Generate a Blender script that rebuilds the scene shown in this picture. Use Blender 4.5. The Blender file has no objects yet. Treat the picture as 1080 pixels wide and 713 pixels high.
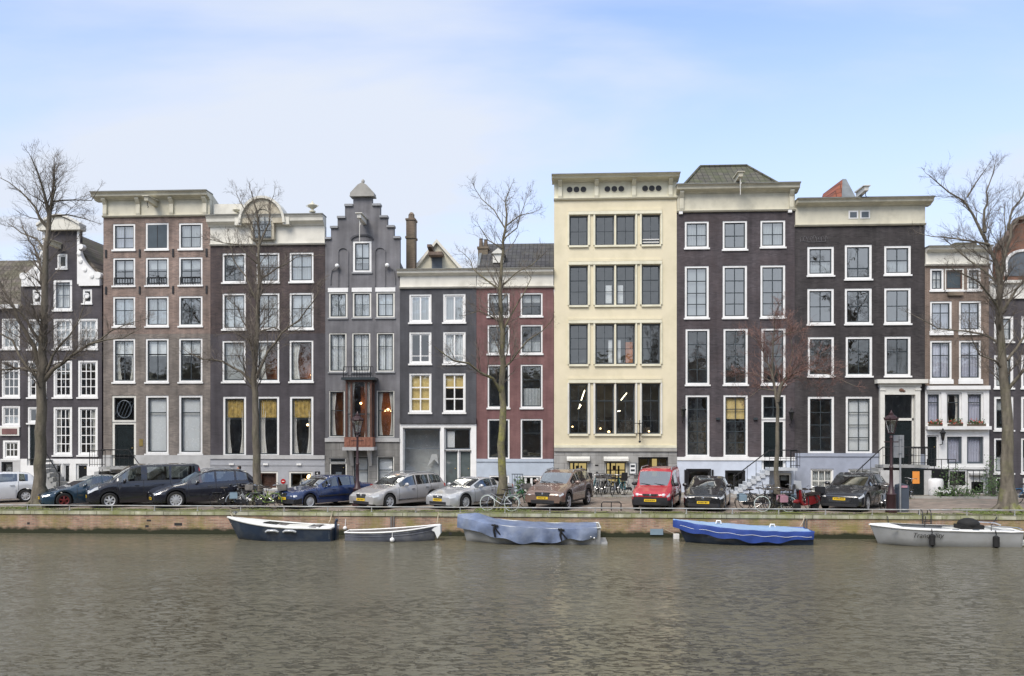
import bpy, bmesh, math, random
from mathutils import Vector
R = math.radians
PI = math.pi
random.seed(7)
sc = bpy.context.scene
COL = sc.collection

# ------------------------------------------------------------------ camera frame
PHI = R(3.2); CX, CY, CZ = 0.0, -36.0, 3.6
F = 893.0; HX = 540.0; HY = 452.0
def at(px, py, Y):
    """photo pixel -> (x, z) of the point at depth Y of the street frame"""
    u = (px-HX)/F; v = (HY-py)/F
    dx = -math.sin(PHI)+u*math.cos(PHI); dy = math.cos(PHI)+u*math.sin(PHI)
    t = (Y-CY)/dy
    return CX+t*dx, CZ+t*v
def pxof(x, y, z=0):
    rx, ry = x-CX, y-CY
    d = -rx*math.sin(PHI)+ry*math.cos(PHI); r = rx*math.cos(PHI)+ry*math.sin(PHI)
    return HX+F*r/d, HY-F*(z-CZ)/d

# ------------------------------------------------------------------ materials
M = {}
def nt(m):
    m.use_nodes = True
    n = m.node_tree.nodes; n.clear()
    return n, m.node_tree.links
def pm(name, col, rough=.7, metal=0., var=.12, scale=2.5, bump=0., bscale=30., spec=.5, coat=0., streak=0., dirt=None, dirt_amt=.5, dscale=.6, sheen=0.):
    """painted / plain surface with uneven tone, optional grime colour patches and fine bump"""
    m = bpy.data.materials.new(name); n, L = nt(m)
    out = n.new('ShaderNodeOutputMaterial'); b = n.new('ShaderNodeBsdfPrincipled')
    L.new(b.outputs[0], out.inputs[0])
    b.inputs['Roughness'].default_value = rough; b.inputs['Metallic'].default_value = metal
    b.inputs['Specular IOR Level'].default_value = spec; b.inputs['Coat Weight'].default_value = coat
    b.inputs['Coat Roughness'].default_value = .05
    tc = n.new('ShaderNodeTexCoord')
    no = n.new('ShaderNodeTexNoise'); no.inputs['Scale'].default_value = scale; no.inputs['Detail'].default_value = 5
    if streak:
        mp = n.new('ShaderNodeMapping'); mp.inputs['Scale'].default_value = (1, 1, streak)
        L.new(tc.outputs['Object'], mp.inputs[0]); L.new(mp.outputs[0], no.inputs['Vector'])
    else: L.new(tc.outputs['Object'], no.inputs['Vector'])
    cr = n.new('ShaderNodeValToRGB')
    cr.color_ramp.elements[0].position = .3; cr.color_ramp.elements[1].position = .7
    cr.color_ramp.elements[0].color = tuple(c*(1-var) for c in col)+(1,)
    cr.color_ramp.elements[1].color = tuple(min(1, c*(1+var)) for c in col)+(1,)
    L.new(no.outputs[0], cr.inputs[0])
    last = cr.outputs[0]
    if dirt:
        n2 = n.new('ShaderNodeTexNoise'); n2.inputs['Scale'].default_value = dscale; n2.inputs['Detail'].default_value = 8
        n2.inputs['Roughness'].default_value = .65
        L.new(tc.outputs['Object'], n2.inputs['Vector'])
        r2 = n.new('ShaderNodeValToRGB'); r2.color_ramp.elements[0].position = .48; r2.color_ramp.elements[1].position = .68
        L.new(n2.outputs[0], r2.inputs[0])
        mu = n.new('ShaderNodeMath'); mu.operation = 'MULTIPLY'; mu.inputs[1].default_value = dirt_amt
        L.new(r2.outputs[0], mu.inputs[0])
        mx = n.new('ShaderNodeMixRGB'); mx.inputs[2].default_value = tuple(dirt)+(1,)
        L.new(mu.outputs[0], mx.inputs[0]); L.new(last, mx.inputs[1]); last = mx.outputs[0]
    L.new(last, b.inputs['Base Color'])
    if bump:
        n3 = n.new('ShaderNodeTexNoise'); n3.inputs['Scale'].default_value = bscale; n3.inputs['Detail'].default_value = 4
        L.new(tc.outputs['Object'], n3.inputs['Vector'])
        bp = n.new('ShaderNodeBump'); bp.inputs['Strength'].default_value = bump; bp.inputs['Distance'].default_value = .03
        L.new(n3.outputs[0], bp.inputs['Height']); L.new(bp.outputs[0], b.inputs['Normal'])
    M[name] = m; return m
def brick(name, c1, c2, mortar, scale=1., rough=.85, msize=.012, bw=.22, bh=.062, stain=None, stain_amt=.5, sscale=.5, bump=.4, low=None, zlow=(0, 1), mix=0.5, plane='xz'):
    """brickwork laid in the wall plane: brick-to-brick tone, weather patches, optional band of growth low down"""
    m = bpy.data.materials.new(name); n, L = nt(m)
    out = n.new('ShaderNodeOutputMaterial'); b = n.new('ShaderNodeBsdfPrincipled'); L.new(b.outputs[0], out.inputs[0])
    b.inputs['Roughness'].default_value = rough; b.inputs['Specular IOR Level'].default_value = .3
    tc = n.new('ShaderNodeTexCoord'); sp = n.new('ShaderNodeSeparateXYZ'); cb = n.new('ShaderNodeCombineXYZ')
    L.new(tc.outputs['Object'], sp.inputs[0])
    if plane == 'xz':
        ad = n.new('ShaderNodeMath'); ad.operation = 'ADD'
        L.new(sp.outputs[0], ad.inputs[0]); L.new(sp.outputs[1], ad.inputs[1])
        L.new(ad.outputs[0], cb.inputs[0]); L.new(sp.outputs[2], cb.inputs[1])
    else:
        L.new(sp.outputs[0], cb.inputs[0]); L.new(sp.outputs[1], cb.inputs[1])
    br = n.new('ShaderNodeTexBrick'); br.inputs['Scale'].default_value = scale
    br.inputs['Brick Width'].default_value = bw; br.inputs['Row Height'].default_value = bh; br.inputs['Mortar Size'].default_value = msize/2
    br.inputs['Color1'].default_value = c1+(1,); br.inputs['Color2'].default_value = c2+(1,); br.inputs['Mortar'].default_value = mortar+(1,)
    br.inputs['Bias'].default_value = mix-.5
    L.new(cb.outputs[0], br.inputs[0])
    no = n.new('ShaderNodeTexNoise'); no.inputs['Scale'].default_value = 1.1; no.inputs['Detail'].default_value = 6
    L.new(tc.outputs['Object'], no.inputs['Vector'])
    mr = n.new('ShaderNodeMapRange'); mr.inputs['From Min'].default_value = .3; mr.inputs['From Max'].default_value = .7
    mr.inputs['To Min'].default_value = .78; mr.inputs['To Max'].default_value = 1.22
    L.new(no.outputs[0], mr.inputs[0])
    mps = n.new('ShaderNodeMapping'); mps.inputs['Scale'].default_value = (1.7, 1.7, .16); nos = n.new('ShaderNodeTexNoise'); nos.inputs['Scale'].default_value = 1.3; nos.inputs['Detail'].default_value = 6
    L.new(tc.outputs['Object'], mps.inputs[0]); L.new(mps.outputs[0], nos.inputs['Vector'])
    mr2 = n.new('ShaderNodeMapRange'); mr2.inputs['From Min'].default_value = .3; mr2.inputs['From Max'].default_value = .7; mr2.inputs['To Min'].default_value = .70; mr2.inputs['To Max'].default_value = 1.28; L.new(nos.outputs[0], mr2.inputs[0])
    mq = n.new('ShaderNodeMath'); mq.operation = 'MULTIPLY'; L.new(mr.outputs[0], mq.inputs[0]); L.new(mr2.outputs[0], mq.inputs[1]); mr = mq
    mul = n.new('ShaderNodeMixRGB'); mul.blend_type = 'MULTIPLY'; mul.inputs[0].default_value = 1
    L.new(br.outputs[0], mul.inputs[1]); L.new(mr.outputs[0], mul.inputs[2]); last = mul.outputs[0]
    def layer(last, col, amt, fac_out):
        mu = n.new('ShaderNodeMath'); mu.operation = 'MULTIPLY'; mu.inputs[1].default_value = amt; mu.use_clamp = True
        L.new(fac_out, mu.inputs[0])
        mx = n.new('ShaderNodeMixRGB'); mx.inputs[2].default_value = col+(1,)
        L.new(mu.outputs[0], mx.inputs[0]); L.new(last, mx.inputs[1]); return mx.outputs[0]
    if stain:
        n2 = n.new('ShaderNodeTexNoise'); n2.inputs['Scale'].default_value = sscale; n2.inputs['Detail'].default_value = 9; n2.inputs['Roughness'].default_value = .7
        L.new(tc.outputs['Object'], n2.inputs['Vector'])
        r2 = n.new('ShaderNodeValToRGB'); r2.color_ramp.elements[0].position = .45; r2.color_ramp.elements[1].position = .62
        L.new(n2.outputs[0], r2.inputs[0]); last = layer(last, stain, stain_amt, r2.outputs[0])
    if low:
        m2 = n.new('ShaderNodeMapRange'); m2.inputs['From Min'].default_value = zlow[1]; m2.inputs['From Max'].default_value = zlow[0]
        n4 = n.new('ShaderNodeTexNoise'); n4.inputs['Scale'].default_value = 3; n4.inputs['Detail'].default_value = 6
        L.new(tc.outputs['Object'], n4.inputs['Vector'])
        a2 = n.new('ShaderNodeMath'); a2.operation = 'MULTIPLY_ADD'; a2.inputs[1].default_value = .35; 
        L.new(n4.outputs[0], a2.inputs[0]); L.new(sp.outputs[2], a2.inputs[2])
        L.new(a2.outputs[0], m2.inputs[0]); last = layer(last, low, 1., m2.outputs[0])
    L.new(last, b.inputs['Base Color'])
    bp = n.new('ShaderNodeBump'); bp.inputs['Strength'].default_value = bump; bp.inputs['Distance'].default_value = .008; bp.invert = True
    L.new(br.outputs['Fac'], bp.inputs['Height']); L.new(bp.outputs[0], b.inputs['Normal'])
    M[name] = m; return m
def glassmat(name, refl=.3, tint=(.75, .8, .8), wob=.04, rough=.01):
    m = bpy.data.materials.new(name); n, L = nt(m)
    out = n.new('ShaderNodeOutputMaterial'); mx = n.new('ShaderNodeMixShader')
    tr = n.new('ShaderNodeBsdfTransparent'); tr.inputs[0].default_value = tint+(1,)
    gl = n.new('ShaderNodeBsdfGlossy'); gl.inputs['Roughness'].default_value = rough; gl.inputs[0].default_value = (.95, .96, .93, 1)
    lw = n.new('ShaderNodeLayerWeight'); lw.inputs['Blend'].default_value = .5; fr = n.new('ShaderNodeMath'); fr.operation = 'POWER'; fr.inputs[1].default_value = 4.; L.new(lw.outputs['Facing'], fr.inputs[0])
    ad = n.new('ShaderNodeMath'); ad.inputs[1].default_value = refl; ad.use_clamp = True
    tc = n.new('ShaderNodeTexCoord'); no = n.new('ShaderNodeTexNoise'); no.inputs['Scale'].default_value = 1.6; no.inputs['Detail'].default_value = 2
    bp = n.new('ShaderNodeBump'); bp.inputs['Strength'].default_value = wob*10; bp.inputs['Distance'].default_value = .02
    L.new(tc.outputs['Object'], no.inputs['Vector']); L.new(no.outputs[0], bp.inputs['Height']); L.new(bp.outputs[0], gl.inputs['Normal'])
    L.new(fr.outputs[0], ad.inputs[0]); L.new(ad.outputs[0], mx.inputs[0])
    L.new(tr.outputs[0], mx.inputs[1]); L.new(gl.outputs[0], mx.inputs[2]); L.new(mx.outputs[0], out.inputs[0])
    M[name] = m; return m
def emis(name, col, s):
    m = bpy.data.materials.new(name); n, L = nt(m)
    out = n.new('ShaderNodeOutputMaterial'); e = n.new('ShaderNodeEmission'); e.inputs[0].default_value = col+(1,); e.inputs[1].default_value = s
    L.new(e.outputs[0], out.inputs[0]); M[name] = m; return m
def tiles(name, col, moss, amt, rough=.8, w=.24, h=.26):
    """roof tiles: courses and rolls as bump, mossy patches"""
    m = bpy.data.materials.new(name); n, L = nt(m)
    out = n.new('ShaderNodeOutputMaterial'); b = n.new('ShaderNodeBsdfPrincipled'); L.new(b.outputs[0], out.inputs[0])
    b.inputs['Roughness'].default_value = rough
    tc = n.new('ShaderNodeTexCoord'); sp = n.new('ShaderNodeSeparateXYZ'); L.new(tc.outputs['Object'], sp.inputs[0])
    cb = n.new('ShaderNodeCombineXYZ'); L.new(sp.outputs[0], cb.inputs[0]); L.new(sp.outputs[2], cb.inputs[1])
    br = n.new('ShaderNodeTexBrick'); br.inputs['Scale'].default_value = 1; br.offset = 0
    br.inputs['Brick Width'].default_value = w; br.inputs['Row Height'].default_value = h; br.inputs['Mortar Size'].default_value = .02
    br.inputs['Mortar Smooth'].default_value = .6
    br.inputs['Color1'].default_value = tuple(c*1.25 for c in col)+(1,); br.inputs['Color2'].default_value = tuple(c*.75 for c in col)+(1,)
    br.inputs['Mortar'].default_value = tuple(c*.35 for c in col)+(1,)
    L.new(cb.outputs[0], br.inputs[0])
    n2 = n.new('ShaderNodeTexNoise'); n2.inputs['Scale'].default_value = 1.5; n2.inputs['Detail'].default_value = 7
    L.new(tc.outputs['Object'], n2.inputs['Vector'])
    r2 = n.new('ShaderNodeValToRGB'); r2.color_ramp.elements[0].position = .42; r2.color_ramp.elements[1].position = .6
    L.new(n2.outputs[0], r2.inputs[0])
    mu = n.new('ShaderNodeMath'); mu.operation = 'MULTIPLY'; mu.inputs[1].default_value = amt; L.new(r2.outputs[0], mu.inputs[0])
    mx = n.new('ShaderNodeMixRGB'); mx.inputs[2].default_value = moss+(1,)
    L.new(mu.outputs[0], mx.inputs[0]); L.new(br.outputs[0], mx.inputs[1]); L.new(mx.outputs[0], b.inputs['Base Color'])
    bp = n.new('ShaderNodeBump'); bp.inputs['Strength'].default_value = .8; bp.inputs['Distance'].default_value = .04; bp.invert = True
    L.new(br.outputs['Fac'], bp.inputs['Height']); L.new(bp.outputs[0], b.inputs['Normal'])
    M[name] = m; return m

pm('cream', (.60, .57, .45), .55, var=.06, streak=.35, dirt=(.30, .29, .22), dirt_amt=.45, dscale=1.1)
pm('shaded_cream', (.47, .43, .33), .6, var=.12, dirt=(.24, .20, .14), dirt_amt=.6, dscale=1.6)  # shadow on the arched gable mixed into the cream colour, plus grime patches
pm('pale_cream', (.68, .66, .58), .55, var=.06, streak=.35, dirt=(.36, .35, .29), dirt_amt=.35, dscale=1.1)
pm('white', (.80, .80, .78), .45, var=.04, dirt=(.45, .44, .40), dirt_amt=.22, dscale=1.6)
pm('offwhite', (.70, .69, .63), .5, var=.05, dirt=(.40, .39, .34), dirt_amt=.3, dscale=1.6)
pm('dark_sash', (.035, .045, .05), .35, var=.15)
pm('grey_sash', (.10, .12, .14), .4, var=.15)
pm('yellow', (.71, .64, .455), .6, var=.05, scale=1.2, streak=.3, dirt=(.48, .44, .28), dirt_amt=.4, dscale=.7, bump=.1, bscale=25)
pm('yellow_trim', (.73, .70, .54), .55, var=.05, dirt=(.42, .39, .26), dirt_amt=.4, dscale=1.)
pm('gutter', (.16, .16, .14), .6, var=.2)
pm('stone', (.36, .35, .32), .8, var=.12, scale=1.8, bump=.2, dirt=(.17, .17, .15), dirt_amt=.5, dscale=1.2)
pm('pale_stone', (.47, .47, .46), .8, var=.1, scale=1.5, bump=.15, dirt=(.28, .28, .26), dirt_amt=.45, dscale=1.1)
pm('blue_stone', (.27, .28, .29), .75, var=.12, scale=2, bump=.2, dirt=(.15, .15, .14), dirt_amt=.4)
pm('light_blue', (.44, .50, .57), .6, var=.06, dirt=(.3, .33, .36), dirt_amt=.35, dscale=.9)
pm('pale_blue', (.55, .60, .68), .6, var=.06, dirt=(.36, .39, .44), dirt_amt=.3, dscale=.9)
pm('grey_blue', (.32, .35, .42), .6, var=.07, dirt=(.2, .22, .26), dirt_amt=.35, dscale=.9)
pm('plinth_grey', (.36, .37, .39), .65, var=.07, dirt=(.22, .22, .23), dirt_amt=.4, dscale=.9)
pm('door_green', (.011, .016, .017), .25, var=.2)
pm('door_black', (.012, .013, .015), .25, var=.2)
pm('shutter', (.05, .07, .085), .5, var=.15)
pm('iron', (.012, .012, .013), .45, var=.2)
pm('maroon', (.034, .013, .015), .45, var=.25)
pm('galv', (.40, .41, .42), .45, metal=.6, var=.15)
pm('rail_paint', (.33, .34, .33), .55, var=.2, dirt=(.2, .13, .07), dirt_amt=.5, dscale=3)
pm('lead', (.17, .19, .20), .55, var=.2)
pm('brown_wood', (.10, .045, .03), .5, var=.25, scale=4)
pm('carved_wood', (.26, .11, .07), .6, var=.25, scale=6)
pm('net', (.72, .74, .74), .9, var=.05)
pm('drape', (.78, .76, .70), .9, var=.05)
pm('lilac_net', (.55, .56, .66), .9, var=.06)
pm('gold', (.46, .32, .09), .9, var=.45, scale=5)
pm('orange_room', (.62, .23, .09), .8, var=.3, scale=2)
pm('roller', (.74, .77, .77), .8, var=.03)
pm('cool_roller', (.46, .48, .475), .8, var=.05)
pm('room', (.42, .40, .36), .9, var=.4, scale=.8); pm('light_room', (.82, .82, .80), .9, var=.1, scale=.8)
pm('warm_room', (.36, .25, .14), .9, var=.3, scale=.8)
pm('brass', (.45, .33, .12), .35, metal=.8, var=.2)
pm('concrete', (.34, .33, .30), .85, var=.12, bump=.2, dirt=(.2, .2, .17), dirt_amt=.5)
pm('steps_stone', (.33, .335, .33), .8, var=.15, scale=4, dirt=(.13, .14, .10), dirt_amt=.6, dscale=2)
pm('rubber', (.012, .012, .012), .8, var=.2)
pm('chrome', (.6, .6, .6), .2, metal=1, var=.05)
pm('rim', (.50, .51, .52), .35, metal=.25, var=.08)
pm('black_rim', (.03, .03, .032), .35, metal=.3, var=.1)
pm('red_rim', (.15, .02, .02), .35, var=.1)
pm('plastic', (.018, .018, .02), .55, var=.2)
pm('plate', (.75, .50, .03), .4, var=.03)
pm('lamp_glass', (.50, .52, .53), .12, var=.03, coat=1)
pm('tail_red', (.45, .02, .02), .15, var=.1, coat=1)
pm('interior', (.02, .02, .022), .8, var=.2)
glassmat('glass', .20, (.93, .95, .95)); glassmat('glass_high', .40, (.88, .92, .93)); glassmat('glass_low', .17, (.96, .97, .97)); glassmat('glass_dim', .06, (.8, .82, .82))
glassmat('car_glass', .20, (.45, .49, .48), wob=0.); glassmat('screen_glass', .42, (.5, .55, .54), wob=0.)
emis('tube_light', (1., .9, .62), 3.); emis('warm_bulb', (1., .62, .28), 4.)
emis('lit_yellow', (.80, .60, .24), .42)
# brickwork
brick('brick_brown', (.285, .20, .162), (.18, .128, .106), (.26, .24, .22), stain=(.11, .095, .085), stain_amt=.4)
brick('brick_greybrown', (.25, .215, .185), (.16, .14, .122), (.20, .185, .17), stain=(.10, .09, .085), stain_amt=.4)
brick('brick_black', (.058, .053, .052), (.034, .031, .031), (.055, .05, .052), stain=(.075, .065, .068), stain_amt=.35)
brick('brick_purple', (.090, .067, .062), (.050, .040, .040), (.09, .075, .075), stain=(.035, .03, .033), stain_amt=.45)
brick('brick_violet', (.074, .068, .074), (.060, .055, .061), (.07, .065, .07), stain=(.09, .08, .09), stain_amt=.3, bump=.15)
brick('brick_umber', (.086, .074, .080), (.054, .047, .051), (.075, .067, .069), stain=(.095, .07, .068), stain_amt=.35)
brick('paint_grey', (.170, .168, .176), (.162, .160, .168), (.155, .153, .16), stain=(.10, .10, .11), stain_amt=.3, bump=.1)
brick('paint_dark', (.080, .081, .087), (.073, .074, .081), (.06, .062, .07), stain=(.09, .09, .10), stain_amt=.3, bump=.12)
brick('plum', (.190, .104, .098), (.168, .090, .086), (.17, .095, .09), stain=(.12, .055, .062), stain_amt=.35, bump=.12)
brick('brick_tan', (.21, .15, .115), (.15, .105, .08), (.26, .23, .20), stain=(.12, .1, .085), stain_amt=.35)
brick('brick_orange', (.24, .10, .06), (.17, .08, .055), (.2, .15, .12), stain=(.1, .07, .05), stain_amt=.4)
brick('quay_brick', (.46, .28, .205), (.25, .15, .115), (.34, .30, .23), stain=(.25, .225, .07), stain_amt=.8, sscale=.6, low=(.03, .034, .018), zlow=(-.66, -.5), bw=.24, bh=.07, msize=.02, bump=.8)
brick('ashlar', (.37, .365, .345), (.31, .305, .29), (.17, .165, .155), bw=.95, bh=.42, msize=.02, stain=(.2, .2, .185), stain_amt=.4)
brick('ashlar_dark', (.24, .235, .22), (.19, .185, .175), (.11, .11, .10), bw=.9, bh=.4, msize=.02, stain=(.12, .12, .11), stain_amt=.45)
brick('paving', (.30, .235, .19), (.21, .175, .15), (.17, .155, .13), bw=.22, bh=.075, msize=.012, stain=(.20, .19, .155), stain_amt=.5, plane='xy', sscale=.35)
brick('sidewalk', (.32, .29, .25), (.25, .225, .20), (.18, .17, .14), bw=.3, bh=.3, msize=.015, stain=(.18, .19, .12), stain_amt=.45, plane='xy')
tiles('tiles_dark', (.055, .055, .06), (.09, .09, .075), .4)
tiles('tiles_moss', (.135, .115, .095), (.105, .105, .055), .6, w=.3, h=.33)
tiles('tiles_hip', (.085, .08, .062), (.075, .085, .035), .6, w=.3, h=.3)
tiles('tiles_red', (.30, .09, .05), (.18, .08, .05), .4)
brick('hewn', (.20, .15, .11), (.14, .11, .085), (.15, .13, .11), stain=(.1, .1, .06), stain_amt=.4)

# ------------------------------------------------------------------ mesh builder
def worg(o):
    v = Vector((0, 0, 0))
    while o is not None: v += o.location; o = o.parent
    return v
class MB:
    def __init__(s): s.v = []; s.f = []; s.mi = []; s.cur = 0
    def quad(s, *p):
        n = len(s.v); s.v += [tuple(q) for q in p]; s.f.append(tuple(range(n, n+len(p)))); s.mi.append(s.cur)
    def box(s, x0, x1, y0, y1, z0, z1):
        if x1 < x0: x0, x1 = x1, x0
        if y1 < y0: y0, y1 = y1, y0
        if z1 < z0: z0, z1 = z1, z0
        n = len(s.v)
        s.v += [(x0,y0,z0),(x1,y0,z0),(x1,y1,z0),(x0,y1,z0),(x0,y0,z1),(x1,y0,z1),(x1,y1,z1),(x0,y1,z1)]
        for f in ((0,3,2,1),(4,5,6,7),(0,1,5,4),(1,2,6,5),(2,3,7,6),(3,0,4,7)):
            s.f.append(tuple(n+i for i in f)); s.mi.append(s.cur)
        return s
    def prism(s, poly, a0, a1, axis='y'):
        """poly: 2-D outline; extruded along axis"""
        n = len(s.v); k = len(poly)
        for a in (a0, a1):
            for (p, q) in poly:
                s.v.append({'y': (p, a, q), 'x': (a, p, q), 'z': (p, q, a)}[axis])
        s.f.append(tuple(range(n, n+k))); s.mi.append(s.cur)
        s.f.append(tuple(range(n+2*k-1, n+k-1, -1))); s.mi.append(s.cur)
        for i in range(k):
            j = (i+1) % k
            s.f.append((n+i, n+k+i, n+k+j, n+j)); s.mi.append(s.cur)
        return s
    def tube(s, path, rad, n=8, cap=True):
        P = [Vector(p) for p in path]
        if not hasattr(rad, '__len__'): rad = [rad]*len(P)
        base = len(s.v); up = None
        for i, p in enumerate(P):
            d = (P[min(i+1, len(P)-1)]-P[max(i-1, 0)])
            if d.length < 1e-9: d = Vector((0, 0, 1))
            d.normalize()
            if up is None: up = Vector((1, 0, 0)) if abs(d.x) < .8 else Vector((0, 1, 0))
            a = d.cross(up)
            if a.length < 1e-6: a = d.orthogonal()
            a.normalize(); b = d.cross(a); up = a.cross(d)*1.
            for k in range(n):
                t = 2*PI*k/n
                s.v.append(tuple(p+(a*math.cos(t)+b*math.sin(t))*rad[i]))
        for i in range(len(P)-1):
            for k in range(n):
                q = (k+1) % n
                s.f.append((base+i*n+k, base+i*n+q, base+(i+1)*n+q, base+(i+1)*n+k)); s.mi.append(s.cur)
        if cap:
            s.f.append(tuple(range(base+n-1, base-1, -1))); s.mi.append(s.cur)
            e = base+(len(P)-1)*n; s.f.append(tuple(range(e, e+n))); s.mi.append(s.cur)
        return s
    def lathe(s, prof, c=(0, 0, 0), n=16, axis='z', cap=True):
        base = len(s.v)
        for (r, h) in prof:
            for k in range(n):
                t = 2*PI*k/n; a, b = r*math.cos(t), r*math.sin(t)
                v = {'z': (a, b, h), 'y': (a, h, b), 'x': (h, a, b)}[axis]
                s.v.append((v[0]+c[0], v[1]+c[1], v[2]+c[2]))
        for i in range(len(prof)-1):
            for k in range(n):
                q = (k+1) % n
                s.f.append((base+i*n+k, base+i*n+q, base+(i+1)*n+q, base+(i+1)*n+k)); s.mi.append(s.cur)
        if not cap or prof[0] == prof[-1]: return s
        if prof[0][0] > 1e-4: s.f.append(tuple(range(base, base+n))); s.mi.append(s.cur)
        if prof[-1][0] > 1e-4:
            e = base+(len(prof)-1)*n; s.f.append(tuple(range(e, e+n))); s.mi.append(s.cur)
        return s
    def ball(s, c, rx, ry=None, rz=None, n=12, m=7):
        ry = ry or rx; rz = rz or rx
        pr = [(max(1e-5, math.sin(PI*i/m)), -math.cos(PI*i/m)) for i in range(m+1)]
        base = len(s.v); s.lathe(pr, (0, 0, 0), n)
        for i in range(base, len(s.v)):
            v = s.v[i]; s.v[i] = (c[0]+v[0]*rx, c[1]+v[1]*ry, c[2]+v[2]*rz)
        return s
    def grid(s, fn, nu, nv):
        base = len(s.v)
        for i in range(nu+1):
            for j in range(nv+1): s.v.append(tuple(fn(i/nu, j/nv)))
        for i in range(nu):
            for j in range(nv):
                a = base+i*(nv+1)+j
                s.f.append((a, a+1, a+nv+2, a+nv+1)); s.mi.append(s.cur)
        return s
    def wheel_pts(s): pass
    def build(s, name, mat, parent=None, smooth=None, recalc=True, local=False):
        me = bpy.data.meshes.new(name)
        o = Vector((0, 0, 0)) if (parent is None or local) else worg(parent)
        me.from_pydata([(v[0]-o.x, v[1]-o.y, v[2]-o.z) for v in s.v], [], s.f)
        mats = mat if isinstance(mat, (list, tuple)) else [mat]
        for mm in mats: me.materials.append(M[mm] if isinstance(mm, str) else mm)
        if len(mats) > 1:
            me.polygons.foreach_set('material_index', s.mi)
        if recalc:
            bm = bmesh.new(); bm.from_mesh(me); bmesh.ops.remove_doubles(bm, verts=bm.verts, dist=1e-5) if smooth else None
            bmesh.ops.recalc_face_normals(bm, faces=bm.faces); bm.to_mesh(me); bm.free()
        if smooth:
            me.shade_smooth(); me.set_sharp_from_angle(angle=R(smooth))
        me.update()
        ob = bpy.data.objects.new(name, me); COL.objects.link(ob)
        if parent is not None: ob.parent = parent
        return ob
def thing(name, label, cat, loc=(0, 0, 0), group=None, rz=0):
    o = bpy.data.objects.new(name, None); COL.objects.link(o); o.location = loc; o.rotation_euler = (0, 0, rz)
    o.empty_display_size = .3
    o['label'] = label; o['category'] = cat
    if group: o['group'] = group
    return o
def tag(o, label, cat, group=None):
    o['label'] = label; o['category'] = cat
    if group: o['group'] = group
    return o
def struct(o): o['kind'] = 'structure'; return o
def copy_tree(o, parent=None):
    c = o.copy(); COL.objects.link(c)
    if parent is not None: c.parent = parent
    for ch in list(o.children): copy_tree(ch, c)
    return c
pm('lit_shade', (.72, .55, .22), .9, var=.12, scale=5)
pm('grey_glazed', (.09, .11, .11), .08, var=.2, coat=1)
pm('office', (.10, .09, .07), .9, var=.6, scale=6)
pm('pale_steps', (.52, .55, .58), .75, var=.1, dirt=(.25, .26, .25), dirt_amt=.6, dscale=2)
pm('orange_paint', (.75, .28, .05), .6, var=.05)
pm('chalk', (.11, .105, .11), .9, var=.3, scale=8)
pm('leaf', (.06, .11, .03), .6, var=.5, scale=12)
pm('blossom', (.55, .10, .07), .6, var=.4, scale=20)
def bark(name, col, moss, amt, ztop):
    m = pm(name, col, .9, var=.45, scale=6, bump=.8, bscale=11, streak=.25, dirt=moss, dirt_amt=1., dscale=1.1)
    n, L = m.node_tree.nodes, m.node_tree.links
    mu = [q for q in n if q.type == 'MATH'][0]; tc = [q for q in n if q.type == 'TEX_COORD'][0]
    sp = n.new('ShaderNodeSeparateXYZ'); L.new(tc.outputs['Object'], sp.inputs[0]); mr = n.new('ShaderNodeMapRange'); mr.inputs['From Min'].default_value = 0; mr.inputs['From Max'].default_value = ztop; mr.inputs['To Min'].default_value = amt; mr.inputs['To Max'].default_value = .12
    L.new(sp.outputs[2], mr.inputs[0]); L.new(mr.outputs[0], mu.inputs[1]); return m
bark('bark', (.125, .108, .082), (.13, .14, .06), .5, 6.)
bark('bark_moss', (.135, .118, .08), (.36, .36, .05), 1., 9.)
bark('bark_foot', (.135, .118, .09), (.22, .25, .045), 1., 2.2)
pm('twig', (.13, .11, .09), .9, var=.2)
pm('twig_red', (.19, .11, .09), .9, var=.2)
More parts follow.
